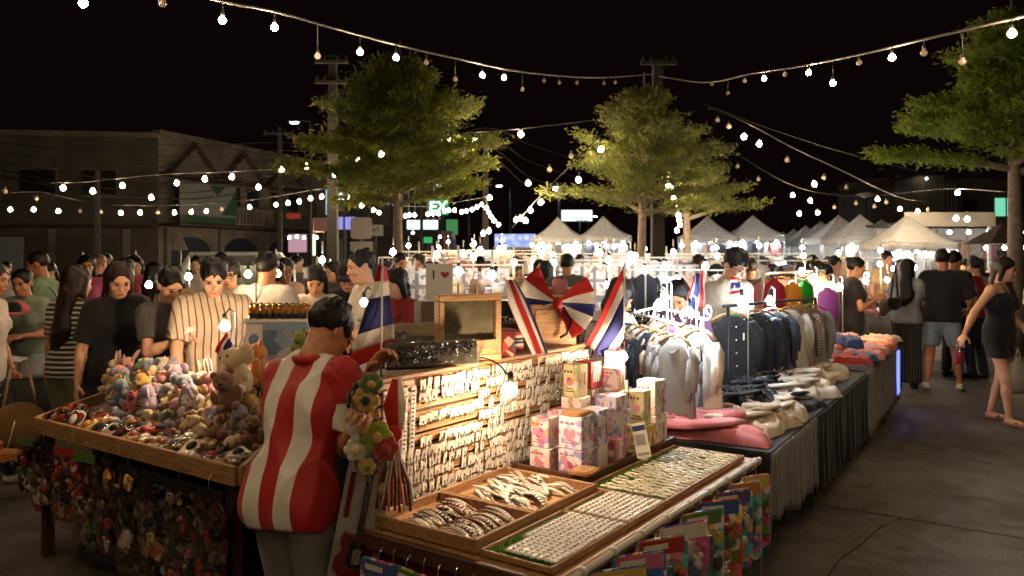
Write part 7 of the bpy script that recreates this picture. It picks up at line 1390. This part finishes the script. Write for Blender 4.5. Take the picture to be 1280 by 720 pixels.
for k in range(3):
    x0 = .5 + k * 3.75; xc = x0 + 1.7; tri = [(xc - 1.55, 5.75), (xc + 1.55, 5.75), (xc, 7.15)]
    MB().poly([(a, b) for a, b in tri], -.14, -.02, M=FB.M).obj('gable', plast, sh_o)
    for s_ in (-1, 1): MB().tube([(xc + s_ * 1.75, -.28, 5.72), (xc, -.28, 7.30)], .13, 4, smooth=False, M=FB.M).obj('gable_roof', rooft, sh_o)
    FB.win(xc - .7, 4.45, 1.0, .95); FB.win(xc + .9, 4.45, .9, .95); b_ = FB.box(x0, x0 + 3.3, 3.35, 3.45, .95, 'balcony', plast, .95)
    for i in range(12): FB.box(x0 + .1 + i * .28, x0 + .2 + i * .28, 3.45, 4.15, .93, 'baluster', plast, .08, b_)
    FB.box(x0, x0 + 3.3, 4.15, 4.25, .96, 'balcony_rail', plast, .12, b_); FB.box(x0 - .15, x0 + .12, 0, 3.1, .2, 'column', plast, .2)
    arch = [(x0 + .3, .05), (x0 + 3.0, .05), (x0 + 3.0, 1.9)] + [(x0 + 1.65 + 1.35 * math.cos(q), 1.9 + .8 * math.sin(q)) for q in np.linspace(.2, PI - .2, 9)] + [(x0 + .3, 1.9)]; MB().poly(arch, -.06, -.02, M=FB.M).obj('arched_doorway', gdark, sh_o)
sgn = thing('shop_sign', 'white banner with dark green shapes on the shophouse corner', 'sign', FB.M @ Vector((.25, -1.02, 3.4)), math.atan2(11.5, 4.2)); ban_w = mat('banner_grey', '#565a5a', .6, .1); ban_g = mat('banner_green', '#14301c', .6, .1)
MB().box((2.0, -.0, 1.05), (4.0, .04, 1.7)).obj('banner', ban_w, sgn); MB().box((2.0, -.03, .12), (4.0, .02, .34)).obj('green_strip', ban_g, sgn); MB().poly([(4.0, .40), (4.0, 1.7), (2.9, .40)], -.05, -.03).obj('green_triangle', ban_g, sgn); MB().poly([(2.0, 1.85), (3.2, 1.85), (2.6, 1.35)], -.05, -.03).obj('green_triangle', ban_g, sgn)
# parked pickup canopy, lit shop at the corner
van = thing('parked_van', 'grey van parked in front of the arched doorways', 'van', ((312 - 640) / 1000 * 29, 29, 0), .1); vb = mat('van_paint', '#6a746f', .35, .1, metal=.3)
MB().loft([[(x, y, z) for y, z in ((-.85, .35), (-.85, 1.25), (-.72, 1.85 if 0 < i < 4 else 1.3), (.72, 1.85 if 0 < i < 4 else 1.3), (.85, 1.25), (.85, .35))] for i, x in enumerate((-2.2, -1.9, -.6, 1.0, 1.45, 2.1))]).obj('body', vb, van)
for x0, x1 in ((-1.7, -.7), (-.6, .9)): MB().box(((x0 + x1) / 2, -.80, 1.52), (x1 - x0, .05, .42), M=Matrix.Rotation(0, 4, 'X')).obj('window', gdark, van)
for x in (-1.4, 1.4):
    for y in (-.86, .86):
        w_ = MB().tube([(x, y - .1, .34), (x, y + .1, .34)], .34, 16).obj('wheel', black_pl, van); MB().tube([(x, y - .11, .34), (x, y + .11, .34)], .18, 12).obj('rim', steel, w_)
pinkl = emit('shop_pink', (.9, .5, .6), .28)
# ================================================================ SHOPS AND SIGNS BEHIND THE LEFT TREE
def shop(x0, x1, Y, top, lab, m, nwin, storeys=2, dz=3.0, seed=0):
    X0, X1 = (x0 - 640) / 1000 * Y, (x1 - 640) / 1000 * Y; z = EYE + (HY - top) / 1000 * Y; t = thing('shop_building', lab, 'building', (0, 0, 0)); wallbox(t, (X0, Y), (X1, Y), 0, z, 6, 'wall', m); F = Facade(t, (X0, Y), (X1, Y)); F.box(-.05, F.L + .05, z - .02, z + .22, .1, 'parapet', plast, .4); F.box(0, F.L, 2.9, 3.05, 1.1, 'awning', roofd, 1.1)
    for k in range(nwin): F.win(F.L * (k + .5) / nwin, 3.9, min(1.2, F.L / nwin * .6), 1.2)
    for k in range(3): F.box(F.L * (k + .12) / 3, F.L * (k + .9) / 3, .1, 2.7, .06, 'shop_front', (shut, gdark, lit_s)[(k + seed) % 3], .08)
    return t, F
shop(372, 430, 50, 205, 'pale shop building right of the shophouse behind the utility pole', plast, 2); shop(431, 490, 52, 212, 'dim shop building behind the left tree trunk', plast_d, 3, seed=1)
_, FS = shop(491, 556, 54, 203, 'grey shop building with tall mullions left of the green sign', plast_d, 0, seed=2)
for k in range(8): FS.box(.2 + k * .42, .28 + k * .42, 4.2, 7.6, .14, 'mullion', steel, .12)
def sign(px, py, Y, w, h, lab, m, txt=None, tm=None, ts=.5, name='lit_sign', depth=.15, zpole=True):
    p = W(px, py, Y); t = thing(name, lab, 'sign', p); MB().box((0, 0, 0), (w, depth, h), bev=.02).obj('sign_box', m, t)
    MB().box((0, .02, -h / 2 - (p.z - h / 2) / 2), (.08, .08, p.z - h / 2)).obj('post', darkst, t)
    if txt: lettering(txt, ts, tm, t, (0, -depth / 2 - .012, 0), (PI / 2, 0, 0), .008)
    return t
wl = emit('sign_white', (.82, .95, 1), .8); gl_ = emit('sign_green', (.06, .50, .16), .40); pl_ = emit('sign_violet', (.36, .34, .9), .45); pk_l = mat('sign_pink_board', '#8a6468', .6, .1); cyl = emit('sign_cyan', (.30, .65, .8), .45); gwt = emit('sign_text_white', (.9, 1, .92), 1.8)
s_ = sign(548, 259, 50, 1.25, .95, 'green glowing sign with white letters EX behind the thin pole', gl_, 'EX', gwt, .95); MB().ell((0, -.05, 1.0), (.35, .08, .45)).obj('topper', wl, s_)
sign(528, 281, 48, 1.85, .55, 'long white glowing shop sign below the green one', wl); sign(565, 284, 52, .75, 1.0, 'plain green board right of the long white sign', emit('board_green', (.10, .40, .13), .28)); sign(535, 300, 47, .5, .35, 'small green lit notice low under the long white sign', gl_)
sign(432, 279, 40, 1.0, .62, 'violet lit advertisement left of the rounded road sign', pl_); s_ = sign(411, 252, 38, .28, 1.25, 'narrow vertical cyan sign beside the utility pole', cyl); [MB().box((0, -.09, z), (.2, .02, .05)).obj('bar', darkst, s_) for z in (-.5, -.35, -.2)]
sign(430, 246, 39, .9, .42, 'white glowing letters SN right of the utility pole', darkst, 'SN', gwt, .46); sign(404, 281, 39, .95, .70, 'dull pink board below the vertical cyan sign', pk_l); sign(470, 288, 38, .7, .55, 'dull grey board with letters AT right of the road sign', mat('board_grey', '#6f746f', .6, .1), 'AT', darkst, .3)
sign(367, 270, 44, .75, .30, 'oval red sign over the balcony of the shophouse', emit('sign_red', (.8, .10, .05), .14)); sign(372, 304, 40, .9, .9, 'bright pinkish shop window at the shophouse corner', pinkl); sign(392, 306, 41, .18, 1.1, 'pale upright light box beside the pinkish shop window', emit('lightbox_pale', (.85, .9, .6), .8))
for i, px in enumerate((362, 371, 380, 389, 396)): bulb(W(px, 297 - (i % 2), 39), stringm, .06, 'bulb in the short row over the pinkish shop window', 'bulbs over the pink shop', True)
for px, py, Y, lab in ((516, 291, 46, 'leftmost lamp in the row under the shop awning'), (550, 296, 46, 'middle lamp in the row under the shop awning'), (566, 295, 48, 'rightmost lamp in the row under the shop awning'), (604, 292, 28, 'lamp left of the pair low on the dark pole'), (611, 289, 28, 'lamp right of the pair low on the dark pole'), (612, 247, 28, 'lamp high on the dark pole')): bulb(W(px, py, Y), cool if Y > 40 else stringm, .075, lab, 'shop lamps', True)
bn = thing('feather_banner', 'limp blue and red feather banner beside the thin pole', 'banner', ((560 - 640) / 1000 * 44, 44, 0)); MB().sheet(lambda u, v: (u * .7 - .35 * v, .1 * math.sin(u * 5), .9 + 2.2 * v), 8, 10, .01).obj('banner_cloth', mat('banner_blue', '#5a5f80', .7, .3, kind='print', cell=3, pal=['#8a5a62', '#3f466a', '#a9a9b5'], fill=.6, trans=.2), bn); MB().lathe([(.03, 0), (.02, 3.2)], 6).obj('pole', steel, bn)
struct(MB().grid(lambda u, v: (-170 + 340 * u, 170 + 10 * math.sin(u * 9), 7 * v * (.5 + .3 * math.sin(u * 13) + .2 * math.sin(u * 31))), 80, 4).obj('distant_treeline', mat('far_trees', '#141812', .9, .3, .3)))
# ================================================================ THE PEOPLE
tee_k = cloth('tee_black', '#141216'); tee_w = cloth('tee_white', '#c9bdb0'); tee_g = cloth('tee_grey', '#4a4644'); tee_gg = cloth('tee_sage', '#8f9a86'); tee_green = cloth('tee_green', '#7f9a72'); tee_red = cloth('tee_red', '#8c1a22'); tee_olive = cloth('shirt_olive', '#5a5a4c'); tee_cream = cloth('tee_cream', '#b9a894'); dress_k = cloth('dress_black', '#191519'); tank_n = cloth('tank_navy', '#12131f'); purp = cloth('tee_purple', '#5a3350'); peach = cloth('tee_peach', '#d2a58c'); pinkc = cloth('tee_pink', '#b5506a'); tan_c = cloth('tee_tan', '#a58a66'); greyl = cloth('tee_lightgrey', '#8d9098'); navy_c = cloth('tee_navy', '#1f2740')
str_h = cloth('tee_striped', '#2d2522', kind='stripe', ax=(0, 0, 1), per=.034, duty=.42, col2='#c9bcab'); str_v = cloth('shirt_pinstripe', '#c8b49c', kind='stripe', ax=(1, .35, 0), per=.042, duty=.20, col2='#6a4638')
jean = cloth('denim', '#8797ac', bump=.3); jean_d = cloth('denim_dark', '#2b3442'); khaki = cloth('khaki', '#6f6a4c'); blk = cloth('trousers_black', '#17161a'); grey_t = cloth('trousers_grey', '#85827e'); pin_b = cloth('trousers_striped', '#1b1a1f', kind='stripe', ax=(1, 0, 0), per=.030, duty=.12, col2='#7d7874')
# the vendor in the foreground, red and white striped football style shirt
vred = cloth('shirt_red', '#b3181c', rough=.55); vstripe = cloth('shirt_red_white', '#e8dfd3', rough=.55, kind='bands', ax=(.994, .043, -.095), mul=2.0, off=.46, bands=[(0, '#b3181c'), (.085, '#e8dfd3'), (.21, '#b3181c'), (.36, '#e8dfd3'), (.52, '#b3181c'), (.66, '#e8dfd3'), (.84, '#b3181c'), (.93, '#e8dfd3')])
vsl = cloth('sleeve_red_white', '#e8dfd3', rough=.55, kind='bands', ax=(0, 0.12, 1.0), mul=.5, off=0.0, bands=[(0, '#e8dfd3'), (.56, '#b3181c')])
vx, vy = -.775, 2.82
V = person('vendor stooping over the stall in a red and white striped shirt', vx, vy, 148, 1.55, .97, 'm', skin_m, ('short', hair_k), ('tee', vstripe, .445, .70, .010), ('pants', grey_t), shoe_k, 20, 7, 0, wl=tuple(W(462, 466, 3.0)), wr=tuple(W(446, 530, 2.68)), hyaw=-10, hpitch=30, res=.011, sleeve_m=vsl, curl=.75, er=(-.25, .15, -1), el=(.4, .2, -.9))
g = SDF(); nk, up_ = V['neck'], V['up']
for q in np.linspace(0, 2 * PI, 14, endpoint=False): g.cap(nk + V['tor'](0, 0, 0) * 0 + np.array([.066 * math.cos(q), .066 * math.sin(q), -.004]), nk + np.array([.066 * math.cos(q + .45), .066 * math.sin(q + .45), -.004]), .015, k=.012)
put('collar', g.mesh('collar', .008, [vred]), V['t'])
# left group at the toy table
person('smiling woman in a sage tee holding a coral cap at the left edge', -4.25, 7.1, 5, 1.58, 1.05, 'f', skin_m, ('pony', hair_k), ('tee', tee_gg), ('pants', blk), shoe_k, 16, hl=(.05, -.30, .98), hr=(-.14, -.38, 1.05), hpitch=8)
cp = thing('coral_cap', 'coral cap with a black panel held by the smiling woman', 'cap', W(20, 388, 6.7), .3); g = SDF(); g.ell((0, 0, 0), (.10, .12, .085)); put('crown', g.mesh('crown', .010, [cloth('cap_coral', '#c4574f')], cuts=[((0, 0, -.02), (0, 0, -1))]), cp); g = SDF(); g.ell((0, -.15, -.02), (.085, .09, .014)); put('brim', g.mesh('brim', .009, [cloth('cap_coral', '#c4574f')]), cp); MB().ell((0, -.09, .02), (.07, .05, .06)).obj('front_panel', tee_k, cp)
person('man in a green tee with a shoulder strap looking left', -4.66, 8.0, -80, 1.72, 1.0, 'm', skin_m, ('crop', hair_b), ('tee', tee_green), ('pants', jean_d), shoe_k, 4, hl='fwd', hr='fwd', extras=(('strap', black_pl, 1),))
person('woman with very long hair in a striped tee seen from behind', -3.12, 5.65, 165, 1.60, 1.05, 'f', skin_m, ('long', hair_b), ('tee', str_h, .50, .70), ('wide', khaki), shoe_k, 4, hl='down', hr=(.05, -.25, .95))
person('woman in a black tee with shoulder length hair looking down', -2.78, 5.60, 38, 1.64, 1.05, 'f', skin_l, ('bob', hair_b), ('tee', tee_k, .46, .85, .010), ('pants', blk), shoe_k, 8, hl='table', hr=(-.25, -.10, .80), hpitch=24)
P5 = person('young woman in a dark grey tee reading a small white card', -2.38, 5.45, 48, 1.60, .9, 'f', skin_l, ('pony', hair_k), ('tee', tee_g, .52, .7), ('pants', blk), shoe_k, 7, hl=(.16, -.32, 1.10), hr=(-.06, -.36, 1.12), hpitch=26, curl=.8)
o = tag(MB().box((0, 0, 0), (.105, .003, .065), bev=.001).obj('white_card', paper, None, W(232, 411, 5.12), .3), 'small white card in the hands of the dark grey tee woman', 'card'); o.rotation_euler = (R(-25), R(-15), .5)
person('heavy man in a brown pinstriped shirt looking down at the toys', -2.0, 5.35, 22, 1.67, 1.25, 'm', skin_l, ('short', hair_k), ('tee', str_v, .47, .80, .012), ('pants', blk), shoe_k, 9, hl=(.26, -.22, .92), hr=(-.22, -.30, .86), hpitch=26)
person('boy with a bowl haircut and glasses in a cream tee', -2.28, 6.5, 8, 1.66, .9, 'f', skin_l, ('bowl', hair_k), ('tee', tee_cream), ('pants', jean_d), shoe_k, 6, hl='fwd', hr='fwd', hpitch=14, extras=('glasses',))
person('broad man in a white tee with a tan shoulder strap seen from behind', -1.90, 6.1, 172, 1.70, 1.2, 'm', skin_m, ('short', hair_k), ('tee', tee_w, .47, .75, .015), ('pants', jean_d), shoe_k, 4, hl='fwd', hr='fwd', extras=(('strap', mat('strap_tan', '#8a6238', .6, .1), 1),))
Pd = person('woman in a pale tee with a dog drawing and dark fringe', -1.58, 6.5, 8, 1.60, 1.0, 'f', skin_l, ('bob', hair_k), ('tee', tee_w, .48, .8, .02), ('pants', blk), shoe_k, 8, hl='table', hr='fwd', hpitch=22)
def shirt_print(Pn, shapes, m, dz=.70):
    for s_ in shapes: MB().tube([Pn['tor'](x, -.135 - .012 * 1, z) for x, z in s_], .0035, 5).obj('shirt_print', m, Pn['t'])
inkm = mat('print_black', '#1c1818', .7, 0)
shirt_print(Pd, [[(-.08, .66), (-.085, .70), (-.05, .735), (0, .745), (.05, .735), (.085, .70), (.08, .66)], [(-.055, .70), (-.045, .705), (-.04, .695), (-.05, .69), (-.055, .70)], [(.01, .705), (.03, .712), (.035, .695), (.015, .69), (.01, .705)], [(-.05, .69), (-.01, .688), (.02, .67), (.04, .69)], [(.03, .685), (.05, .66)], [(-.05, .665), (-.02, .668), (.02, .662), (.05, .65)]], inkm)
Pk = person('man in a black cap, glasses and black tee looking down', -1.38, 6.8, 6, 1.64, 1.08, 'm', skin_l, ('cap', hair_k, tee_k), ('tee', tee_k, .48, .7), ('pants', blk), shoe_k, 10, hl='fwd', hr='fwd', hpitch=24, extras=('glasses',)); MB().box(Vector(Pk['tor'](.06, -.14, .715)), (.03, .004, .03), bev=.002).obj('chest_logo', tee_w, Pk['t'])
person('tall man with cropped hair in a white tee turned to the left', -1.05, 6.0, -62, 1.72, 1.0, 'm', skin_l, ('crop', hair_k), ('tee', tee_w, .48, .7), ('pants', jean_d), shoe_k, 5, hl='fwd', hr='fwd', hpitch=10)
person('woman with a black bob in a dark red tee looking left', -.84, 6.45, -48, 1.58, 1.05, 'f', skin_l, ('bob', hair_k), ('tee', tee_red, .48, .75), ('pants', blk), shoe_k, 8, hl='fwd', hr='fwd', hpitch=16, extras=(('strap', black_pl, -1),))
person('man with a shaved head in a black tee seen from behind', -5.2, 10, 172, 1.70, 1.1, 'm', skin_m, ('crop', hair_f), ('tee', tee_k), ('pants', blk), shoe_k, 3)
person('passer-by leaving the frame at left in a pale top with a brown bag', -3.80, 5.75, 95, 1.62, 1.0, 'f', skin_m, ('bob', hair_k), ('tee', tee_w, .46, .6), ('pants', blk), shoe_w, 4, hl=(.20, -.10, .80), hr=(-.2, -.12, .80), stance=((.08, -.16), (-.08, .18)))
bg_ = thing('shoulder_bag', 'brown shoulder bag carried at the left edge of the frame', 'bag', W(24, 530, 5.5), .4); g = SDF(); g.ell((0, 0, 0), (.16, .08, .15)).ell((.0, -.03, -.06), (.14, .07, .1), k=.05); put('bag_body', g.mesh('bag_body', .014, [cloth('bag_brown', '#7a5530')], noise=.006), bg_); MB().tube([(-.10, 0, .10), (-.05, 0, .38), (.05, 0, .40), (.11, 0, .10)], .010, 6).obj('strap', mat('strap_beige', '#a58a66', .7, .1), bg_)
# middle crowd
person('young person in a white top with a lilac jacket in front of the road sign', -1.10, 9.6, -10, 1.70, 1.0, 'm', skin_l, ('short', hair_b), ('tee', cloth('top_lilac', '#8f7aa5')), ('pants', jean_d), shoe_k, 3, hl='fwd', hr='fwd')
person('woman with long black hair and a dark top beside the left tree trunk', -.80, 8.8, -70, 1.62, 1.0, 'f', skin_l, ('front', hair_k), ('tee', navy_c), ('pants', blk), shoe_k, 6, hl='fwd', hr='fwd')
person('man in an olive grey shirt seen from behind at centre', .64, 9.3, 178, 1.70, 1.15, 'm', skin_m, ('short', hair_k), ('tee', tee_olive, .48, .7, .015), ('pants', jean_d), shoe_k, 4, hl='fwd', hr='fwd')
person('woman with a high bun standing left of the olive shirt man', .40, 9.8, 160, 1.62, .95, 'f', skin_l, ('long', hair_k), ('tee', tee_cream), ('pants', blk), shoe_k, 4, hl='fwd', hr='fwd')
person('seller with black hair bending behind the striped bow', .56, 5.1, 130, 1.55, 1.0, 'f', skin_m, ('bob', hair_k), ('tee', tee_w), ('pants', blk), shoe_k, 14, hl='fwd', hr='fwd', hpitch=30)
person('dark haired woman in a plum top sitting low behind the garment rack', 1.22, 5.6, -30, 1.52, 1.0, 'f', skin_m, ('bob', hair_k), ('tee', purp), ('pants', blk), shoe_k, 12, hl='fwd', hr='fwd', hpitch=26)
Pc = person('young man with glasses in a pale tee with green letters', 1.62, 6.25, 32, 1.75, 1.0, 'm', skin_l, ('short', hair_k), ('tee', tee_cream, .48, .75, .015), ('pants', jean_d), shoe_k, 10, hl='down', hr='down', hpitch=26, extras=('glasses',))
put('shirt_lettering', text_mesh('FBAX', .075, mat('print_green', '#1f5a34', .7, .1), .004), Pc['t'], Vector(Pc['tor'](0, -.150, .70)), rot=(PI / 2 + R(8), 0, 0))
person('person in black with a hooded back beyond the clothes rail', 2.62, 8.8, 165, 1.66, 1.05, 'm', skin_m, ('short', hair_k), ('long', navy_c), ('pants', blk), shoe_k, 8, hl='fwd', hr='fwd')
person('woman in a peach top stooping to the right at the bright stall', 3.26, 9.6, 60, 1.62, 1.05, 'f', skin_l, ('bun', hair_k), ('tee', peach), ('pants', blk), shoe_k, 16, hl='table', hr='table', hpitch=24)
person('woman with a long dark fringe stooping beside the peach top woman', 3.60, 9.9, 40, 1.64, 1.0, 'f', skin_l, ('front', hair_k), ('tee', tan_c), ('pants', blk), shoe_k, 14, hl='table', hr='table', hpitch=24)
person('second stooping woman with dark hair, right of the fringe one', 3.92, 10.4, 30, 1.60, 1.0, 'f', skin_l, ('bob', hair_k), ('tee', tee_g), ('pants', blk), shoe_k, 14, hl='table', hr='table', hpitch=24)
person('person in a pink top walking in front of the golden tents', 4.85, 13, 15, 1.70, 1.0, 'f', skin_l, ('bob', hair_k), ('tee', pinkc), ('pants', jean_d), shoe_k, 3, hl='chest', hr='down')
person('man with a raised arm in a cream top beside the warm bulbs', 4.45, 11.2, 20, 1.68, 1.1, 'm', skin_l, ('short', hair_k), ('tee', tee_w), ('pants', blk), shoe_k, 6, hl='fwd', hr=(-.05, -.22, 1.40))
person('woman in a long black dress standing side on at the bright stall', 4.02, 9.5, 78, 1.66, 1.02, 'f', skin_m, ('bun', hair_k), ('tee', dress_k, .40, .6, .02), ('longskirt', dress_k), shoe_k, 3, hl='chest', hr='chest')
person('man in a tan tee among the right stalls', 6.05, 13, 10, 1.76, 1.0, 'm', skin_m, ('short', hair_k), ('tee', tan_c), ('pants', jean_d), shoe_k, 3)
person('woman with waist length black hair, black bag and striped trousers', 4.98, 10.1, 150, 1.64, 1.0, 'f', skin_l, ('long', hair_k), ('tee', greyl), ('wide', pin_b), shoe_k, 3, hl='fwd', hr='fwd')
hb = thing('black_handbag', 'black handbag on the arm of the long haired woman', 'bag', W(1118, 378, 9.75), .6); g = SDF(); g.ell((0, 0, 0), (.13, .06, .10)); put('bag_body', g.mesh('bag_body', .016, [blk], cuts=[((0, 0, .06), (0, 0, 1))]), hb); MB().tube([(-.08, 0, .04), (-.03, 0, .28), (.02, 0, .45), (.08, 0, .04)], .012, 6).obj('strap', blk, hb)
person('big man in a black tee and denim shorts seen from behind', 5.38, 10, 152, 1.76, 1.14, 'm', skin_m, ('short', hair_k), ('tee', tee_k, .48, .95, .022), ('shorts', jean), shoe_w, 2, hl=(.24, -.20, .98), hr=(-.30, -.25, 1.0), stance=((.17, .05), (-.19, .0)))
person('companion in a black tee right behind the denim shorts man', 6.05, 11, 120, 1.74, 1.1, 'm', skin_m, ('short', hair_k), ('tee', tee_k, .48, .8, .02), ('pants', blk), shoe_k, 3)
T_ = person('young woman in a black camisole and shorts walking with a red drink', 4.90, 8.05, 28, 1.66, 1.02, 'f', skin_l, ('front', hair_b), ('tank', tank_n, .45), ('hot', tee_k), sole_m, 2, wl=tuple(W(1284, 416, 8.0)), wr=tuple(W(1204, 420, 7.92)), stance=((.09, .14), (-.10, -.16)), hyaw=22, curl=.9, res=.015)
dr = thing('drink_cup', 'red iced drink in a clear cup inside a carry bag', 'drink', W(1199, 444, 7.95)); MB().lathe([(.030, -.085), (.033, -.08), (.040, .03)], 12).obj('red_drink', mat('drink_red', '#c93a30', .2, .1, trans=.4), dr); MB().lathe([(.031, -.087), (.043, .045), (.044, .05)], 12).obj('cup', film('cup_film', alpha=.25, bump=.1), dr); MB().loft([[(s_ * math.cos(q), s_ * .8 * math.sin(q), z) for q in np.linspace(0, 2 * PI, 12, endpoint=False)] for s_, z in ((.04, -.095), (.055, -.05), (.05, .06), (.018, .13), (.012, .16))]).obj('carry_bag', film('bag_carry', alpha=.22, bump=.8), dr); MB().tube([(0, 0, .0), (.01, 0, .09)], .004, 6).obj('straw', toyc[7], dr)
wb = thing('shopping_bag', 'white plastic shopping bag carried at the right edge', 'plastic bag', W(1272, 470, 7.9)); MB().loft([[(s_ * .15 * math.cos(q) * (1 + .06 * math.sin(3 * q)), s_ * .09 * math.sin(q), z) for q in np.linspace(0, 2 * PI, 16, endpoint=False)] for s_, z in ((.6, -.17), (.95, -.12), (1, 0), (.7, .09), (.25, .15), (.15, .19))]).obj('bag_body', mat('bag_white_film', '#b9b0a6', .3, .1, bump=.8, bscale=20, trans=.4), wb); MB().tube([(-.02, 0, .18), (0, 0, .27), (.03, 0, .18)], .008, 6).obj('handle', white_pl, wb)
person('person in dark trousers and tan shoes half hidden at the right edge', 6.05, 9.2, 20, 1.60, 1.0, 'f', skin_m, ('bob', hair_k), ('tee', tee_cream), ('pants', blk), sole_m, 3)
person('person in a red and white top behind the camisole woman', 6.35, 10.9, -165, 1.66, 1.05, 'f', skin_l, ('pony', hair_k), ('tee', cloth('top_red_white', '#b5a79a', kind='stripe', ax=(1, 0, 0), per=.3, duty=.45, col2='#a01c22', off=.1)), ('pants', jean_d), shoe_k, 3)
# further heads in the crowd
far = [(66, 11, -20, 'tee', tee_cream, 'f', 'pony', 'woman in cream left of the long haired striped woman'), (108, 9.5, 30, 'tee', pinkc, 'f', 'bob', 'woman in pink just left of the shaved man'), (150, 8.6, 160, 'tee', tee_red, 'm', 'short', 'man in red behind the black tee woman'), (222, 8.2, 12, 'tee', tan_c, 'f', 'bob', 'woman in tan between the two toy table women'), (282, 9.2, -15, 'tee', tee_gg, 'm', 'short', 'man in sage behind the bowl haircut boy'), (352, 8.2, 30, 'tee', peach, 'f', 'long', 'long haired woman in peach beside the broad white shirted man'), (425, 9.5, -40, 'tee', tee_g, 'f', 'bob', 'woman in dark grey behind the capped man'), (492, 10.5, 40, 'tee', tee_w, 'f', 'pony', 'woman in white left of the trunk behind the red shirted woman'), (598, 13, 165, 'tee', navy_c, 'm', 'short', 'man in navy seen from behind at the hat stall'), (672, 12, 20, 'tee', peach, 'f', 'bob', 'woman in peach left of the olive shirt man'), (760, 12, -30, 'tee', greyl, 'm', 'short', 'man in light grey above the big flag'), (868, 11, 30, 'tee', pinkc, 'f', 'pony', 'woman in pink left of the young man with glasses'), (1060, 18, 10, 'tee', tee_w, 'm', 'short', 'man in white before the slim lamp post'), (8, 13, 30, 'tee', tee_w, 'm', 'short', 'person in a white top far at the left edge by the flags'), (158, 13, 150, 'tee', tee_cream, 'm', 'short', 'man in cream beyond the black tee woman'), (172, 12, 20, 'tee', pinkc, 'f', 'bob', 'person in dull red between the two women at the toy table'), (183, 9, 170, 'tee', tee_k, 'f', 'long', 'dark haired person behind the dark grey tee woman'), (132, 15, 40, 'tee', tee_g, 'f', 'bun', 'person in grey left of the shaved man'), (246, 12, 10, 'tee', tee_w, 'f', 'bob', 'woman in white near the triangular sign'), (262, 14, 30, 'tee', tee_g, 'm', 'cap', 'man in a dark cap below the triangular sign'), (343, 13, -20, 'tee', tan_c, 'f', 'bob', 'woman in tan behind the broad white shirted man'), (362, 12, 60, 'tee', tee_g, 'f', 'bob', 'woman with dark hair left of the dog print woman'), (378, 14, -40, 'tee', tee_cream, 'm', 'short', 'man in cream behind the dog print woman'), (412, 15, 10, 'tee', tee_k, 'm', 'short', 'man in black by the utility pole'), (520, 13, 60, 'tee', tan_c, 'f', 'bob', 'woman in tan right of the left tree trunk'), (655, 26, 20, 'tee', navy_c, 'm', 'short', 'small figure under the blue lit stage'), (745, 16, 170, 'tee', tan_c, 'f', 'bob', 'person in tan right of the olive shirt man'), (722, 17, 30, 'tee', tee_w, 'f', 'bun', 'woman in white in front of the first tents'), (1030, 15, 20, 'tee', tee_k, 'm', 'short', 'man in black beyond the raised arm man'), (1122, 14, 30, 'tee', tee_k, 'm', 'short', 'dark head left of the long haired woman'), (1195, 14, 160, 'tee', tee_k, 'm', 'short', 'dark haired man above the companion in black'), (1212, 16, 20, 'tee', greyl, 'f', 'bob', 'woman in light grey under the shop row'), (1226, 15, 170, 'tee', tee_k, 'f', 'long', 'dark haired woman before the parasol'), (1238, 18, 10, 'tee', tee_w, 'm', 'short', 'man in white beneath the dark parasol'), (1258, 17, 170, 'tee', tee_g, 'm', 'short', 'grey shirted man left of the right hand trunk'), (1272, 15, 150, 'tee', tee_k, 'f', 'bob', 'dark haired woman at the right edge of the frame'), (1205, 20, 170, 'tee', tan_c, 'm', 'short', 'small tan figure in the shop row'), (1180, 19, 40, 'tee', peach, 'f', 'bob', 'small peach figure left of the shop row'), (905, 14, 20, 'tee', tee_w, 'f', 'bob', 'woman in white behind the young man with glasses'), (1000, 17, 160, 'tee', tee_g, 'f', 'long', 'long haired figure before the golden tents'), (1150, 21, 20, 'tee', tee_w, 'f', 'bob', 'small white figure under the nearest right tent'), (585, 18, 160, 'tee', tee_g, 'm', 'short', 'small grey figure among the hat stalls'), (820, 18, 30, 'tee', tan_c, 'f', 'bob', 'small tan figure beside the middle trunk')]
for i, (px, Y, fc, tk, m, sx, hr_, lab) in enumerate(far): person(lab, (px - 640) / 1000 * Y, Y, fc, 1.58 + .17 * ((i * 37) % 10) / 10, .95 + .02 * (i % 10), sx, (skin_l, skin_m, skin_d)[i % 3], (hr_, hair_k, tee_k), (tk, m), ('pants', (blk, jean_d, jean)[i % 3]), shoe_k, 4 + (i * 5) % 9, hl=('fwd', 'down', 'chest')[i % 3], hr=('down', 'fwd')[i % 2], res=.03, group=None)
